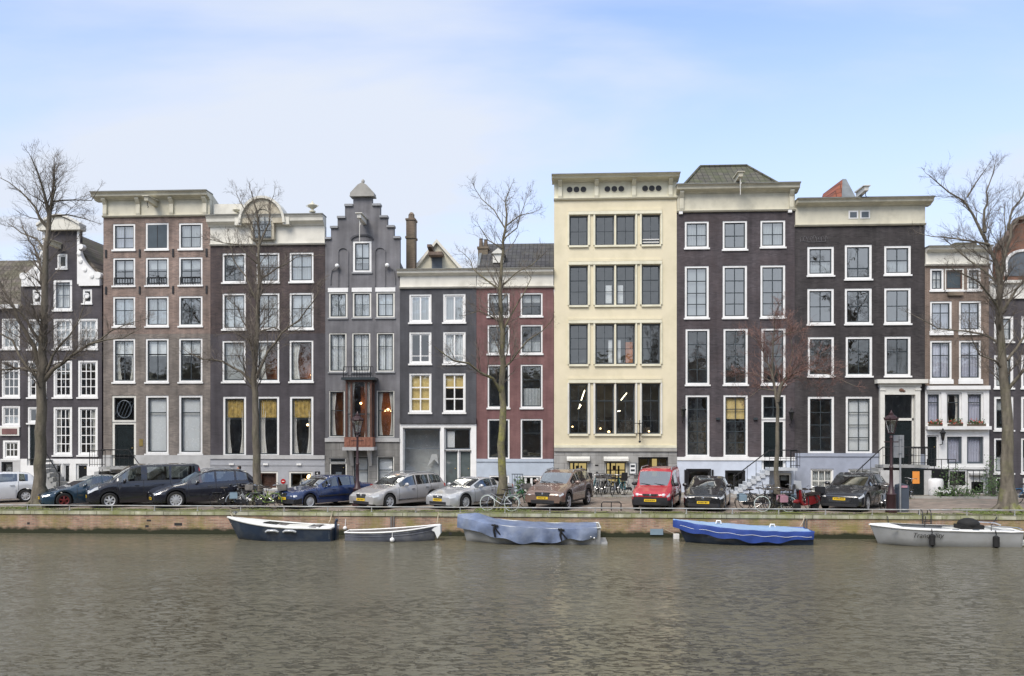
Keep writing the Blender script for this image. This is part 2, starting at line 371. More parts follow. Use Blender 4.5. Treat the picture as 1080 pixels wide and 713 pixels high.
# ------------------------------------------------------------------ houses
FY = 11.0          # facade plane
G0 = 0.10          # pavement level at the houses
GROUP = 'canal houses standing in a row behind the quay'
class House:
    def __init__(s, label, p0, p1, top, wall, D=8., name='canal_house', room='room', glass='glass'):
        s.cx = (p0+p1)/2; s.x0 = at(p0, 450, FY)[0]+.004; s.x1 = at(p1, 450, FY)[0]-.004
        s.root = thing(name, label, 'house', ((s.x0+s.x1)/2, FY, 0), GROUP)
        s.holes = []; s.pieces = []; s.D = D; s.wallm = wall; s.room = room; s.glass = glass
        s.top = s.Z(top)
    def X(s, px, Y=FY): return at(px, 450, Y)[0]
    def Z(s, py, Y=FY): return at(s.cx, py, Y)[1]
    def hole(s, a, b, c, d): s.holes.append((min(a, b), max(a, b), min(c, d), max(c, d)))
    def wall(s, px0, px1, py0, py1, mat=None, proud=0., name='wall'):
        x0 = s.x0 if px0 is None else s.X(px0); x1 = s.x1 if px1 is None else s.X(px1)
        z1 = s.top if py0 is None else s.Z(py0); z0 = 0. if py1 is None else s.Z(py1)
        s.pieces.append((x0, x1, z0, z1, mat or s.wallm, proud, name))
    def piece(s, mb, x0, x1, z0, z1, y, yb):
        hs = [(max(a, x0), min(b, x1), max(c, z0), min(d, z1)) for (a, b, c, d) in s.holes]
        hs = [h for h in hs if h[1]-h[0] > 1e-3 and h[3]-h[2] > 1e-3]
        xs = sorted(set([x0, x1]+[v for h in hs for v in h[:2]])); zs = sorted(set([z0, z1]+[v for h in hs for v in h[2:]]))
        for i in range(len(xs)-1):
            for j in range(len(zs)-1):
                mx, mz = (xs[i]+xs[i+1])/2, (zs[j]+zs[j+1])/2
                if any(a < mx < b and c < mz < d for (a, b, c, d) in hs): continue
                mb.quad((xs[i], y, zs[j]), (xs[i+1], y, zs[j]), (xs[i+1], y, zs[j+1]), (xs[i], y, zs[j+1]))
        for (a, b, c, d) in hs:
            if a > x0+1e-4: mb.quad((a, y, c), (a, yb, c), (a, yb, d), (a, y, d))
            if b < x1-1e-4: mb.quad((b, y, c), (b, y, d), (b, yb, d), (b, yb, c))
            if c > z0+1e-4: mb.quad((a, y, c), (b, y, c), (b, yb, c), (a, yb, c))
            if d < z1-1e-4: mb.quad((a, y, d), (a, yb, d), (b, yb, d), (b, y, d))
        # thickness of the piece itself
        mb.quad((x0, y, z0), (x0, yb, z0), (x0, yb, z1), (x0, y, z1)); mb.quad((x1, y, z0), (x1, y, z1), (x1, yb, z1), (x1, yb, z0))
        mb.quad((x0, y, z1), (x1, y, z1), (x1, yb, z1), (x0, yb, z1)); mb.quad((x0, y, z0), (x0, yb, z0), (x1, yb, z0), (x1, y, z0))
    def finish(s, slabs=(), body_top=None, back=None):
        by = {}
        for (x0, x1, z0, z1, m, pr, nm) in s.pieces: by.setdefault((nm, m), []).append((x0, x1, z0, z1, pr))
        for (nm, m), L in by.items():
            mb = MB()
            for (x0, x1, z0, z1, pr) in L: s.piece(mb, x0, x1, z0, z1, FY-pr, FY+.3)
            if nm == 'wall' and not getattr(s, 'body', None):
                t = body_top if body_top is not None else s.top-.02
                y0, y1 = FY+.3, FY+s.D
                mb.quad((s.x0, y0, 0), (s.x0, y1, 0), (s.x0, y1, t), (s.x0, y0, t)); mb.quad((s.x1, y0, 0), (s.x1, y0, t), (s.x1, y1, t), (s.x1, y1, 0))
                mb.quad((s.x0, y1, 0), (s.x1, y1, 0), (s.x1, y1, t), (s.x0, y1, t)); mb.quad((s.x0, y0, t), (s.x1, y0, t), (s.x1, y1, t), (s.x0, y1, t))
                s.body = True; s.t = t
            mb.build(nm, m, s.root, recalc=False)
        # rooms: back wall, side walls and a floor at every storey
        mb = MB(); a, b = s.x0+.06, s.x1-.06; y0, y1 = FY+.31, FY+min(4.5, s.D-.3); t = s.t-.1
        mb.quad((a, y1, 0), (b, y1, 0), (b, y1, t), (a, y1, t))
        mb.quad((a, y0, 0), (a, y1, 0), (a, y1, t), (a, y0, t)); mb.quad((b, y0, 0), (b, y1, 0), (b, y1, t), (b, y0, t))
        for z in [0.12, t]+[s.Z(q) for q in slabs]: mb.box(a+.01, b-.01, y0, y1-.01, z-.1, z+.1)
        mb.build('interior', s.room, s.root, recalc=False)
    def curtain(s, par, x0, x1, z0, z1, kind, m, y=None):
        y = y or FY+.22; w = x1-x0; h = z1-z0
        mb = MB()
        def sheet(a, b, c, d, waves, amp, pinch=0, side=0):
            def fn(u, v):
                k = pinch*math.sin(PI*min(1, v*1.1))*.9 if pinch else 0
                xx = a+(b-a)*u*(1-k) if side <= 0 else b-(b-a)*(1-u)*(1-k)
                return (xx, y+amp*math.sin(u*waves*2*PI)+.01*math.sin(v*7), c+(d-c)*v)
            mb.grid(fn, int(waves*6)+1, 6)
        if kind == 'net': sheet(x0, x1, z0, z1, 7*w/1., .025)
        elif kind == 'side':
            sheet(x0, x0+w*.3, z0, z1, 2.5, .03, .45, -1); sheet(x1-w*.3, x1, z0, z1, 2.5, .03, .45, 1)
        elif kind == 'sideL': sheet(x0, x0+w*.4, z0, z1, 3, .03, .3, -1)
        elif kind == 'sideR': sheet(x1-w*.4, x1, z0, z1, 3, .03, .3, 1)
        elif kind == 'blind': mb.box(x0, x1, y, y+.01, z0+.02, z1)
        elif kind == 'half': mb.box(x0, x1, y, y+.01, z0+h*.62, z1)
        elif kind == 'twothird': mb.box(x0, x1, y, y+.01, z0+h*.3, z1)
        elif kind == 'valance': mb.grid(lambda u, v: (x0+w*u, y-.03+.02*math.sin(u*30), z0+h*.66+h*.34*v), 14, 2)
        elif kind == 'cafe': sheet(x0, x1, z0, z0+h*.45, 6, .02)
        elif kind == 'back': mb.box(x0-.2, x1+.2, y+.9, y+.95, z0-.1, z1+.1)
        mb.build('curtain' if kind != 'back' else 'room_panel', m, par, recalc=False)
    def win(s, a, b, c, d, cols=2, h=(.5,), fr='white', fw=.10, sa='dark_sash', sw=.06, bw=.046, sill='white', cur=(), glass=None, rec=.03, name='window', side_w=None, midpost=0, lintel=None, sillw=.05):
        """a,c = left,right px; b,d = top,bottom px"""
        x0, x1, z1, z0 = s.X(a), s.X(c), s.Z(b), s.Z(d)
        s.hole(x0, x1, z0, z1); y = FY+rec; e = .002
        mb = MB(); X0, X1, Z0, Z1 = x0+e, x1-e, z0+e, z1-e
        mb.box(X0, X0+fw, y, y+.13, Z0, Z1); mb.box(X1-fw, X1, y, y+.13, Z0, Z1)
        mb.box(X0+fw, X1-fw, y, y+.13, Z1-fw, Z1); mb.box(X0+fw, X1-fw, y, y+.13, Z0, Z0+fw*.8)
        if midpost: mb.box((X0+X1)/2-midpost/2, (X0+X1)/2+midpost/2, y+.004, y+.126, Z0+fw*.8, Z1-fw)
        root = mb.build(name, fr, s.root, recalc=False)
        ix0, ix1, iz0, iz1 = X0+fw, X1-fw, Z0+fw*.8, Z1-fw
        mb = MB(); ys, ye = y+.05, y+.09
        mb.box(ix0, ix0+sw, ys, ye, iz0, iz1); mb.box(ix1-sw, ix1, ys, ye, iz0, iz1)
        mb.box(ix0+sw, ix1-sw, ys, ye, iz1-sw, iz1); mb.box(ix0+sw, ix1-sw, ys, ye, iz0, iz0+sw)
        jx0, jx1, jz0, jz1 = ix0+sw, ix1-sw, iz0+sw, iz1-sw
        for k in range(1, cols):
            xx = jx0+(jx1-jx0)*k/cols; mb.box(xx-bw/2, xx+bw/2, ys+.006, ye-.006, jz0, jz1)
        for q in h:
            thick = bw
            if isinstance(q, tuple): q, thick = q
            zz = jz1-(jz1-jz0)*q; mb.box(jx0, jx1, ys+.003, ye-.003, zz-thick/2, zz+thick/2)
        mb.build('sash', sa, root, recalc=False)
        tl = [random.uniform(-.011, .011) for _ in range(4)]; tl[3] = tl[0]+tl[2]-tl[1]
        mb = MB(); mb.quad((jx0-.01, y+.072+tl[0], jz0-.01), (jx1+.01, y+.072+tl[1], jz0-.01), (jx1+.01, y+.072+tl[2], jz1+.01), (jx0-.01, y+.072+tl[3], jz1+.01))
        mb.build('pane', glass or s.glass, root, recalc=False)
        if sill:
            mb = MB(); mb.box(x0-sillw, x1+sillw, FY-.07, FY-.002, z0-.09, z0-.002); mb.build('sill', sill, root, recalc=False)
        if lintel:
            mb = MB(); mb.box(x0-.04, x1+.04, FY-.03, FY-.002, z1+.004, z1+lintel[1]); mb.build('lintel', lintel[0], root, recalc=False)
        for (k, m) in cur: s.curtain(root, ix0, ix1, iz0, iz1, k, m)
        return root
    def door(s, a, b, c, d, mat='door_green', fr='white', fw=.1, panels=True, leaf=1, rec=.04):
        x0, x1, z1, z0 = s.X(a), s.X(c), s.Z(b), s.Z(d)
        s.hole(x0, x1, z0, z1); y = FY+rec; e = .002
        mb = MB(); mb.box(x0+e, x0+fw, y, y+.14, z0, z1-e); mb.box(x1-fw, x1-e, y, y+.14, z0, z1-e); mb.box(x0+fw, x1-fw, y, y+.14, z1-fw, z1-e)
        fr_o = MB(); w = (x1-x0-2*fw)/leaf
        for k in range(leaf):
            u0 = x0+fw+w*k+.005; u1 = u0+w-.01
            fr_o.box(u0, u1, y+.07, y+.12, z0, z1-fw-.004)
            if panels:
                hh = z1-fw-z0
                for (q0, q1) in ((.06, .42), (.48, .92)):
                    za, zb = z0+hh*q0, z0+hh*q1; t = .03; A, B = u0+.1, u1-.1
                    fr_o.box(A, B, y+.055, y+.07, za, za+t); fr_o.box(A, B, y+.055, y+.07, zb-t, zb)
                    fr_o.box(A, A+t, y+.055, y+.07, za+t, zb-t); fr_o.box(B-t, B, y+.055, y+.07, za+t, zb-t)
        o = fr_o.build('door', mat, s.root, recalc=False)
        mb.build('door_frame', fr, o, recalc=False)
        k = MB(); k.ball((x1-fw-.12, y+.03, z0+1.05), .03); k.build('handle', 'brass', o)
        return o
    def cornice(s, a, c, ytop, ybot, mat='cream', over=.55, crown=.3, topm='gutter', brackets=(), mid=None, name='cornice', lip=.06, side=.0):
        """classical cornice: projecting crown, flat frieze board, lower moulding"""
        x0, x1 = s.X(a), s.X(c); zt = s.Z(ytop, FY-over); zb = s.Z(ybot, FY-.1); h = zt-zb; hc = h*crown
        X0 = max(x0, s.x0-side); X1 = min(x1, s.x1+side)
        mb = MB()
        y = FY
        prof = [(y+.3, zt-hc), (y-.12, zt-hc), (y-.16, zt-hc*.86), (y-over*.6, zt-hc*.72), (y-over*.8, zt-hc*.62), (y-over*.84, zt-hc*.34), (y-over, zt-hc*.12), (y-over, zt-lip), (y+.3, zt-lip)]
        mb.prism(prof, x0, x1, 'x')
        fx0, fx1 = s.x0+.01, s.x1-.01
        mb.prism([(y+.3, zb+.12), (y-.07, zb+.12), (y-.07, zt-hc-.002), (y+.3, zt-hc-.002)], fx0, fx1, 'x')
        mb.prism([(y+.3, zb), (y-.10, zb), (y-.16, zb+.07), (y-.16, zb+.10), (y-.075, zb+.118), (y+.3, zb+.118)], fx0-.03, fx1+.03, 'x')
        o = mb.build(name, mat, s.root, recalc=True)
        mb = MB(); mb.box(x0-.02, x1+.02, y-over-.03, y+.32, zt-lip+.002, zt); mb.build('gutter', topm, o)
        for bx in brackets:
            X = s.X(bx); mb = MB()
            mb.prism([(y-.072, zb+.1), (y-.16, zb+.05), (y-.2, zb+.2), (y-.17, zt-hc-.25), (y-over*.62, zt-hc*.95), (y-over*.62, zt-hc*.75), (y-.072, zt-hc*.75)], X-.11, X+.11, 'x')
            mb.build('bracket', mat, o)
        s.corn = (zt, zb, hc); return o
    def hoist(s, px, py, L=1.1, mat='cream', rope=None, cap=True, y0=None):
        y0 = y0 if y0 is not None else FY-.05; x = s.X(px, FY-.6); z = s.Z(py, FY-.6)
        mb = MB(); mb.prism([(y0+.3, z-.13), (y0-L, z-.06), (y0-L-.03, z+.16), (y0+.3, z+.16)], x-.11, x+.11, 'x')
        if cap: mb.prism([(y0+.3, z+.165), (y0-L-.1, z+.165), (y0-L-.1, z+.20), (y0+.3, z+.24)], x-.19, x+.19, 'x')
        o = mb.build('hoist_beam', mat, s.root)
        k = MB(); k.tube([(x, y0-L+.15, z-.1), (x, y0-L+.15, z-.3), (x+.06, y0-L+.15, z-.36), (x+.02, y0-L+.15, z-.42)], .02, 6)
        if rope: k.tube([(x, y0-L+.15, z-.3), (x, y0-L+.13, s.Z(rope, FY-.9))], .018, 5)
        k.build('hook', 'iron' if not rope else 'offwhite', o)
        return o
    def ledge(s, a, c, y0, y1, mat, proud=.1, name='ledge'):
        x0 = s.x0+.005 if a is None else s.X(a); x1 = s.x1-.005 if c is None else s.X(c)
        mb = MB(); mb.box(x0, x1, FY-proud, FY-.003, s.Z(y1), s.Z(y0)); return mb.build(name, mat, s.root)
    def bit(s, name, mat, a, b, c, d, y0=-.05, y1=-.003, parent=None):
        mb = MB(); mb.box(s.X(a), s.X(c), FY+y0, FY+y1, s.Z(d), s.Z(b)); return mb.build(name, mat, parent or s.root)
    def steps(s, pa, ptop, pbot, py, n, depth=1.15, mat='steps_stone', landing=None, rail=True, name='stoop'):
        """straight flight along the facade from ptop (high) down to pbot (street); landing from ptop to pa"""
        yf = FY-depth; Y = FY-depth/2
        xa, xt, xb = at(pa, 450, Y)[0], at(ptop, 450, Y)[0], at(pbot, 450, Y)[0]; zt = at(s.cx, py, Y)[1]
        mb = MB(); mb.box(xa, xt, yf, FY-.05, zt-.14, zt)
        for i in range(n):
            z = zt-(i+1)*(zt-.1)/(n+1); u0 = xt+(xb-xt)*i/n; u1 = xt+(xb-xt)*(i+1)/n
            mb.box(u0, u1+(.03 if xb > xt else -.03), yf, FY-.05, max(.02, z-.22), z); 
        o = mb.build(name, mat, s.root)
        sd = MB(); sd.prism([(xt, .02), (xt, zt-.15), (xb, .12), (xb, .02)], yf+.1, yf+.2, 'y')
        sd.build('stringer', s.stringer if hasattr(s, 'stringer') else mat, o)
        if rail:
            r = MB()
            r.tube([(xa, yf+.06, zt+.95), (xt, yf+.06, zt+.95), (xb, yf+.06, 1.0)], .03, 6)
            k = max(2, int(abs(xt-xa)/.25))
            for i in range(k+1):
                x = xa+(xt-xa)*i/k; r.tube([(x, yf+.06, zt), (x, yf+.06, zt+.95)], .012, 4)
            r.tube([(xa, yf+.06, zt+.5), (xt, yf+.06, zt+.5)], .012, 4)
            r.tube([(xb, yf+.06, .1), (xb, yf+.06, 1.05)], .03, 6); r.ball((xb, yf+.06, 1.08), .05)
            for i in range(1, n, 2):
                x = xt+(xb-xt)*i/n; z = zt-i*(zt-.1)/(n+1); r.tube([(x, yf+.06, z-.1), (x, yf+.06, z+.9)], .012, 4)
            r.build('handrail', 'iron', o)
        return o
    def lantern(s, px, py):
        x, z = s.X(px, FY-.35), s.Z(py, FY-.35); y = FY-.4
        mb = MB(); mb.tube([(x, FY-.004, z-.55), (x, y+.05, z-.5), (x, y, z-.3)], .022, 6); mb.lathe([(.05, z-.32), (.07, z-.28), (.13, z+.06), (.15, z+.07), (.17, z+.12), (.04, z+.26), (.05, z+.3), (.001, z+.36)], (x, y, 0), 6)
        o = mb.build('wall_lantern', 'iron', s.root)
        g = MB(); g.lathe([(.075, z-.27), (.137, z+.055)], (x, y-.002, 0), 6); g.build('lamp_glass', 'glass_dim', o)
    def railing(s, pts, h=.95, post=.5, mat='iron'): pass

RAIL = []
def iron_rail(parent, x0, x1, y, z0, h=.95, name='railing', bars=None, r=.012):
    mb = MB(); mb.box(x0, x1, y-.02, y+.02, z0+h-.04, z0+h); mb.box(x0, x1, y-.015, y+.015, z0+.1, z0+.13)
    n = bars or max(2, int(abs(x1-x0)/.14))
    for i in range(n+1):
        x = x0+(x1-x0)*i/n; mb.tube([(x, y, z0), (x, y, z0+h-.03)], r if i % 5 else .025, 4)
    return mb.build(name, 'iron', parent)

# ===== house A1: far left, dark with white bars (mostly cut by the frame)
h = House('dark brick house at the far left edge with mossy tiled roof and white barred windows', -62, 22, 326, 'brick_violet', name='canal_house')
h.wall(None, None, None, 484); h.wall(None, None, 484, None, 'pale_stone', .05, 'plinth')
for a, c in ((-54, -34), (-26, -6), (1.5, 21)):
    h.win(a, 336, c, 368, 3, (.33, .66), sa='white', cur=(('net', 'net'),) if a > 0 else ())
    h.win(a, 380, c, 419, 3, (.25, .5, .75), sa='white')
    h.win(a, 428, c, 449, 3, (.5,), sa='white', cur=(('cafe', 'net'),))
    h.win(a+1, 464, c, 484, 3, (.5,), sa='white', fw=.14)
h.bit('name_board', 'offwhite', 1, 450.5, 21, 459.5, -.08); h.bit('board_inset', 'plum', 3, 452, 19, 458, -.1, -.082)
h.win(2, 487, 14, 503, 1, (), fr='iron', sa='iron', sill=None)
h.ledge(None, None, 322, 326, 'white', .25, 'gutter_board')
zt = h.Z(325); zr = h.Z(262)
mb = MB(); mb.quad((h.x0, FY-.2, zt), (h.x1+.1, FY-.2, zt), (h.x1+.1, FY+3.5, zr), (h.x0, FY+3.5, zr)); mb.quad((h.x0, FY+3.5, zr), (h.x1+.1, FY+3.5, zr), (h.x1+.1, FY+8, zt), (h.x0, FY+8, zt))
mb.quad((h.x1+.1, FY-.2, zt), (h.x1+.1, FY+8, zt), (h.x1+.1, FY+3.5, zr))
mb.build('roof', 'tiles_moss', h.root)
h.finish((374, 424, 459))

# ===== house A2: neck gable
h = House('dark brick house with white scrolled neck gable behind the big left bare tree', 22, 107.5, 301, 'brick_violet', name='canal_house')
h.wall(None, None, None, 484); h.wall(None, None, 484, None, 'white', .05, 'plinth')
h.wall(46, 84, 243, 301)
for a, c in ((29, 49), (56, 76), (82, 103)):
    h.win(a, 336, c, 368, 3, (.33, .66), sa='white', fw=.12, cur=(('twothird', 'net'),))
    h.win(a, 380, c, 419, 3, (.25, .5, .75), sa='white', fw=.12)
h.win(56, 429, 76, 480, 3, (.2, .4, .6, .8), sa='white', fw=.12, cur=(('side', 'drape'),))
h.win(82, 429, 103, 480, 3, (.2, .4, .6, .8), sa='white', fw=.12, cur=(('sideR', 'drape'),))
h.win(29, 429, 46, 446, 2, (), sa='white'); h.door(29, 446, 46, 491)
h.win(56, 295, 76, 327, 2, (.5,), fw=.14, sa='grey_sash', cur=(('net', 'net'),))
h.win(60, 267.5, 71, 283, 1, (), fw=.1, sa='white', glass='glass_dim')
for a in (87, 34): 
    h.win(a, 305, a+10, 320, 1, (), fw=.12, sa='white', sw=.03, glass='glass_dim')
    mb = MB(); x, z = h.X(a+5), h.Z(312.5); mb.lathe([(.17, FY-.06), (.13, FY-.09), (.13, FY-.003)], (x, 0, z), 14, 'y'); mb.build('oval_surround', 'white', h.root)
# cap and scrolls
x0, x1 = h.X(45), h.X(85); xm = (x0+x1)/2; z0 = h.Z(243.5); zt = h.Z(230)
n = 12; arc = [(x0-.15+(x1-x0+.3)*i/n, z0+.22+(zt-z0-.2)*math.sin(PI*i/n)) for i in range(n+1)]
mb = MB(); mb.prism([(x1+.15, z0), (x0-.15, z0)]+arc, FY-.3, FY+.3); o = mb.build('pediment', 'pale_cream', h.root)
mb = MB()
for i in range(n):
    p, q = arc[i], arc[i+1]; mb.prism([(p[0], p[1]+.003), (q[0], q[1]+.003), (q[0], q[1]+.14), (p[0], p[1]+.14)], FY-.4, FY+.3)
mb.build('pediment_moulding', 'offwhite', o)
def scroll(h, sgn, xn, xo, ytop, ymid, ybot):
    X, Z = h.X, h.Z; mb = MB(); pts = []
    for i in range(13):
        t = i/12; xx = xn+(xo-xn)*(t**2.1); yy = ytop+(ymid-ytop)*t; pts.append((X(xx), Z(yy)))
    poly = [(X(xn), Z(ybot))]+pts+[(X(xo), Z(ybot))]
    if sgn < 0: poly = poly[::-1]
    mb.prism(poly, FY-.12, FY+.25); mb.lathe([(.2, FY-.16), (.2, FY+.2)], (X(xo)-sgn*.1, 0, Z(ymid)+.05), 12, 'y')
    mb.lathe([(.16, FY-.16), (.16, FY+.2)], (X(xn)+sgn*.12, 0, Z(ytop)-.1), 12, 'y')
    for k, (fx, fy) in enumerate(((.3, .45), (.55, .72), (.8, .93), (.15, .2))):
        mb.ball((X(xn+(xo-xn)*fx**2), FY-.13, Z(ytop+(ymid-ytop)*fy)-.12), .14, .06, .16, 8, 5)
    mb.build('scroll', 'white', h.root)
scroll(h, 1, 84.2, 106, 259, 292, 302); scroll(h, -1, 45.8, 24, 259, 292, 302)
h.bit('neck_band', 'white', 45.5, 243.5, 48, 300, -.07); h.bit('neck_band', 'white', 82, 243.5, 84.5, 300, -.07)
h.hoist(56, 258, 1.2)
# tiled roof behind
zt, zr = h.Z(294), h.Z(246); xc = h.X(65); hw = h.X(107)-xc
mb = MB(); mb.quad((xc-hw, FY+.35, zt), (xc, FY+.35, zr+.3), (xc, FY+8, zr+.3), (xc-hw, FY+8, zt)); mb.quad((xc+hw, FY+.35, zt), (xc, FY+.35, zr+.3), (xc, FY+8, zr+.3), (xc+hw, FY+8, zt))
mb.quad((xc-hw, FY+.36, zt), (xc+hw, FY+.36, zt), (xc, FY+.36, zr+.28))
mb.build('roof', 'tiles_moss', h.root)
for a in (57.5, 66.5): h.win(a, 489, a+8, 510, 1, (), fr='white', sa='white', sill=None, fw=.05, rec=-.01)
h.door(80.5, 489, 93, 513, 'door_black', panels=False)
h.steps(50, 48, 68, 485, 6, 1.1)
h.finish((333, 373, 423))

# ===== house B: brown brick
h = House('tall brown brick house with cream bracketed cornice behind the black van', 109, 222, 226, 'brick_brown')
h.wall(None, None, None, 352); h.wall(None, None, 352, 480, 'brick_greybrown', .002, 'wall'); h.wall(None, None, 480, None, 'pale_stone', .06, 'plinth')
h.cornice(101, 222, 200.5, 228.5, 'cream', .62, .30, brackets=(112, 147, 182, 217), side=.5)
h.hoist(160, 213.5, 1.2)
cs = ((119, 142.5), (153.5, 177.8), (188.5, 213.5))
for i, (a, c) in enumerate(cs):
    if i == 1:
        o = h.win(a, 235, c, 263, 1, (), sa='shutter', glass='glass_dim'); h.bit('loft_shutter', 'shutter', a+2, 237, c-2, 261, .04, .08, o); h.bit('shutter_seam', 'iron', 165.4, 237, 166, 261, .03, .039, o)
    else: h.win(a, 235.5, c, 263, 2, (.55,), cur=(('half', 'cool_roller'), ('net', 'lilac_net')) if i == 0 else (('net', 'cool_roller'),), glass='glass_high')
    o = h.win(a, 271.5, c, 301, 2, (.48,), glass='glass_high', cur=(('half', 'net'),)); iron_rail(o, h.X(a)+.1, h.X(c)-.1, FY-.02, h.Z(301)+.02, .45)
    o = h.win(a, 312.5, c, 344, 2, (.45,), glass='glass_high', cur=(('net', 'cool_roller'),) if i < 2 else ())
    h.win(a, 357, c, 403, 2, (.34, (.34, .06)), cur=(('half', 'roller'),) if i else (('half', 'roller'), ('side', 'drape')))
for i in (1, 2):
    a, c = cs[i]; h.win(a, 417, c, 478.5, 1, ((.27, .06),), cur=(('blind', 'roller'),), glass='glass_low', fw=.12)
o = h.win(118, 417, 143.5, 445, 1, (), fr='offwhite', sa='iron', sill=None, glass='glass_dim', fw=.12)
mb = MB(); x, z = h.X(130.7), h.Z(431.5)
for k in range(20):
    a0, a1 = 2*PI*k/20, 2*PI*(k+1)/20; mb.tube([(x+.42*math.cos(a0), FY+.05, z+.5*math.sin(a0)), (x+.42*math.cos(a1), FY+.05, z+.5*math.sin(a1))], .025, 5)
for k in range(-2, 3): mb.tube([(x+k*.2-.2, FY+.05, z-.45), (x+k*.2+.2, FY+.05, z+.45)], .016, 4)
mb.build('grille', 'grey_sash', o)
h.door(118, 445, 143.5, 492, 'door_green', 'offwhite', .14)
h.bit('brass_plate', 'brass', 147, 463, 151, 470.5, -.03)
for a in (112, 147.5, 182.7, 218):
    for b in (267, 306): mb = MB(); mb.box(h.X(a)-.05, h.X(a)+.05, FY-.05, FY-.004, h.Z(b)-.22, h.Z(b)+.22); mb.build('tie_anchor', 'iron', h.root)
h.steps(112, 141, 160, 492, 5, 1.2); h.steps(112, 110, 94, 492, 4, 1.2, rail=False)
iron_rail(h.root, h.X(96, 10), h.X(112, 10), FY-1.14, h.Z(492, 10), .9)
h.win(104+10, 497, 139, 512, 2, (), fr='pale_stone', sa='dark_sash', sill=None, rec=0, glass='glass_dim')
for i in (1, 2): h.win(cs[i][0]+2, 495, cs[i][1], 507, 1, (), fr='pale_stone', sa='dark_sash', sill=None, rec=0, glass='glass_dim')
# pale side of the roof seen beyond the cornice, with a small ornament
mb = MB(); X, Z = h.X, h.Z; mb.prism([(FY+.35, h.t if hasattr(h, 't') else Z(228)), (FY+.35, Z(205)), (FY+4, Z(228))], h.x1-.25, h.x1+.0, 'x'); mb.build('roof_side', 'cream', h.root)
h.finish((268, 308, 350, 411, 486))

# ===== house C: purple brown with arched gable
h = House('dark purple brick house with cream arched attic gable and gold curtained ground floor', 222, 343, 255, 'brick_purple')
h.wall(None, None, None, 352); h.wall(None, None, 352, 480, 'brick_violet', .002, 'wall'); h.wall(None, None, 480, None, 'plinth_grey', .06, 'plinth')
h.hole(h.X(273.5), h.X(293), h.Z(252.5), h.Z(229))
o = h.cornice(220.5, 342.5, 225.5, 258.5, 'pale_cream', .5, .36, side=.2)
# arched attic: a ring of masonry standing on the cornice
xc = h.X(279); zb = h.Z(237); ro, ri = 1.2, .60; rise = h.Z(211.5)-zb; n = 16
mb = MB()
xs = h.x0; 
for i in range(n):
    a0, a1 = PI*i/n, PI*(i+1)/n
    P = lambda r, k, a: (xc-r*math.cos(a), zb+k*math.sin(a))
    mb.prism([P(ri, .8, a0), P(ro, rise, a0), P(ro, rise, a1), P(ri, .8, a1)], FY-.42, FY+.4)
mb.build('arched_gable', 'shaded_cream', h.root)
mb = MB()
for i in range(n):
    a0, a1 = PI*i/n, PI*(i+1)/n
    P = lambda r, k, a: (xc-r*math.cos(a), zb+k*math.sin(a))
    mb.prism([P(ro, rise+.003, a0), P(ro+.14, rise+.14, a0), P(ro+.14, rise+.14, a1), P(ro, rise+.003, a1)], FY-.55, FY+.4)
mb.box(xc-ro-.35, xc-ro, FY-.45, FY+.2, zb-.1, zb+.35); mb.box(xc+ro, xc+ro+.35, FY-.45, FY+.2, zb-.1, zb+.35)
mb.build('arch_moulding', 'pale_cream', h.root)
mb = MB(); mb.prism([(xc-.52, h.Z(252.5))]+[(xc-.52*math.cos(PI*i/10), zb+.42*math.sin(PI*i/10)) for i in range(11)]+[(xc+.52, h.Z(252.5))], FY-.44, FY-.40)
o = mb.build('window', 'glass', h.root)
mb = MB()
for k in range(1, 3): mb.box(xc-.52+1.04*k/3-.02, xc-.52+1.04*k/3+.02, FY-.46, FY-.445, h.Z(252), zb+.5)
for k in range(3): z = h.Z(252)+.35*k+.02; mb.box(xc-.5, xc+.5, FY-.462, FY-.447, z-.02, z+.02)
mb.build('sash', 'dark_sash', o)
mb = MB(); mb.prism([(xc-.66, h.Z(254))]+[(xc-.66*math.cos(PI*i/10), zb+.86*math.sin(PI*i/10)) for i in range(11)]+[(xc+.66, h.Z(254))], FY-.37, FY+.2); mb.build('gable_infill', 'shaded_cream', h.root)
mb = MB(); mb.prism([(xc-.51, h.Z(252.4))]+[(xc-.51*math.cos(PI*i/10), zb+.41*math.sin(PI*i/10)) for i in range(11)]+[(xc+.51, h.Z(252.4))], FY-.395, FY-.375); mb.build('attic_dark', 'interior', o)
# urns on the parapet
def urn(h, px, py, sc_=1., Y=FY-.1):
    x = h.X(px, Y); z = h.Z(py, Y); pr = [(.22, 0), (.22, .08), (.1, .12), (.08, .2), (.26, .34), (.32, .46), (.3, .5), (.16, .54), (.14, .6), (.06, .66), (.03, .76), (.001, .8)]
    mb = MB(); mb.lathe([(r*sc_, z+q*sc_) for r, q in pr], (x, Y, 0), 12)
    for sg in (-1, 1): mb.tube([(x+sg*.26*sc_, Y, z+.34*sc_), (x+sg*.42*sc_, Y, z+.44*sc_), (x+sg*.3*sc_, Y, z+.5*sc_)], .03*sc_, 5)
    mb.build('urn', 'cream', h.root, 40)
urn(h, 329.5, 224.5, .82); urn(h, 249, 225.5, .55)
h.bit('gable_infill', 'pale_cream', 225, 214, 255, 224.5, .1, .3)
cs = ((234.5, 259.2), (270.4, 294.6), (305.3, 330.6))
for i, (a, c) in enumerate(cs):
    h.win(a, 266.5, c, 297.5, 2, (.48,), glass='glass_high', cur=(('net', 'cool_roller'),) if i == 2 else (('half', 'roller'),))
    h.win(a, 309, c, 347, 2, ((.42, .05),), glass='glass_high', cur=(('blind', 'roller'),) if i != 1 else (('net', 'drape'),))
h.win(234.3, 359, 259, 402.5, 1, ((.34, .04),), glass='glass', cur=(('blind', 'cool_roller'),))
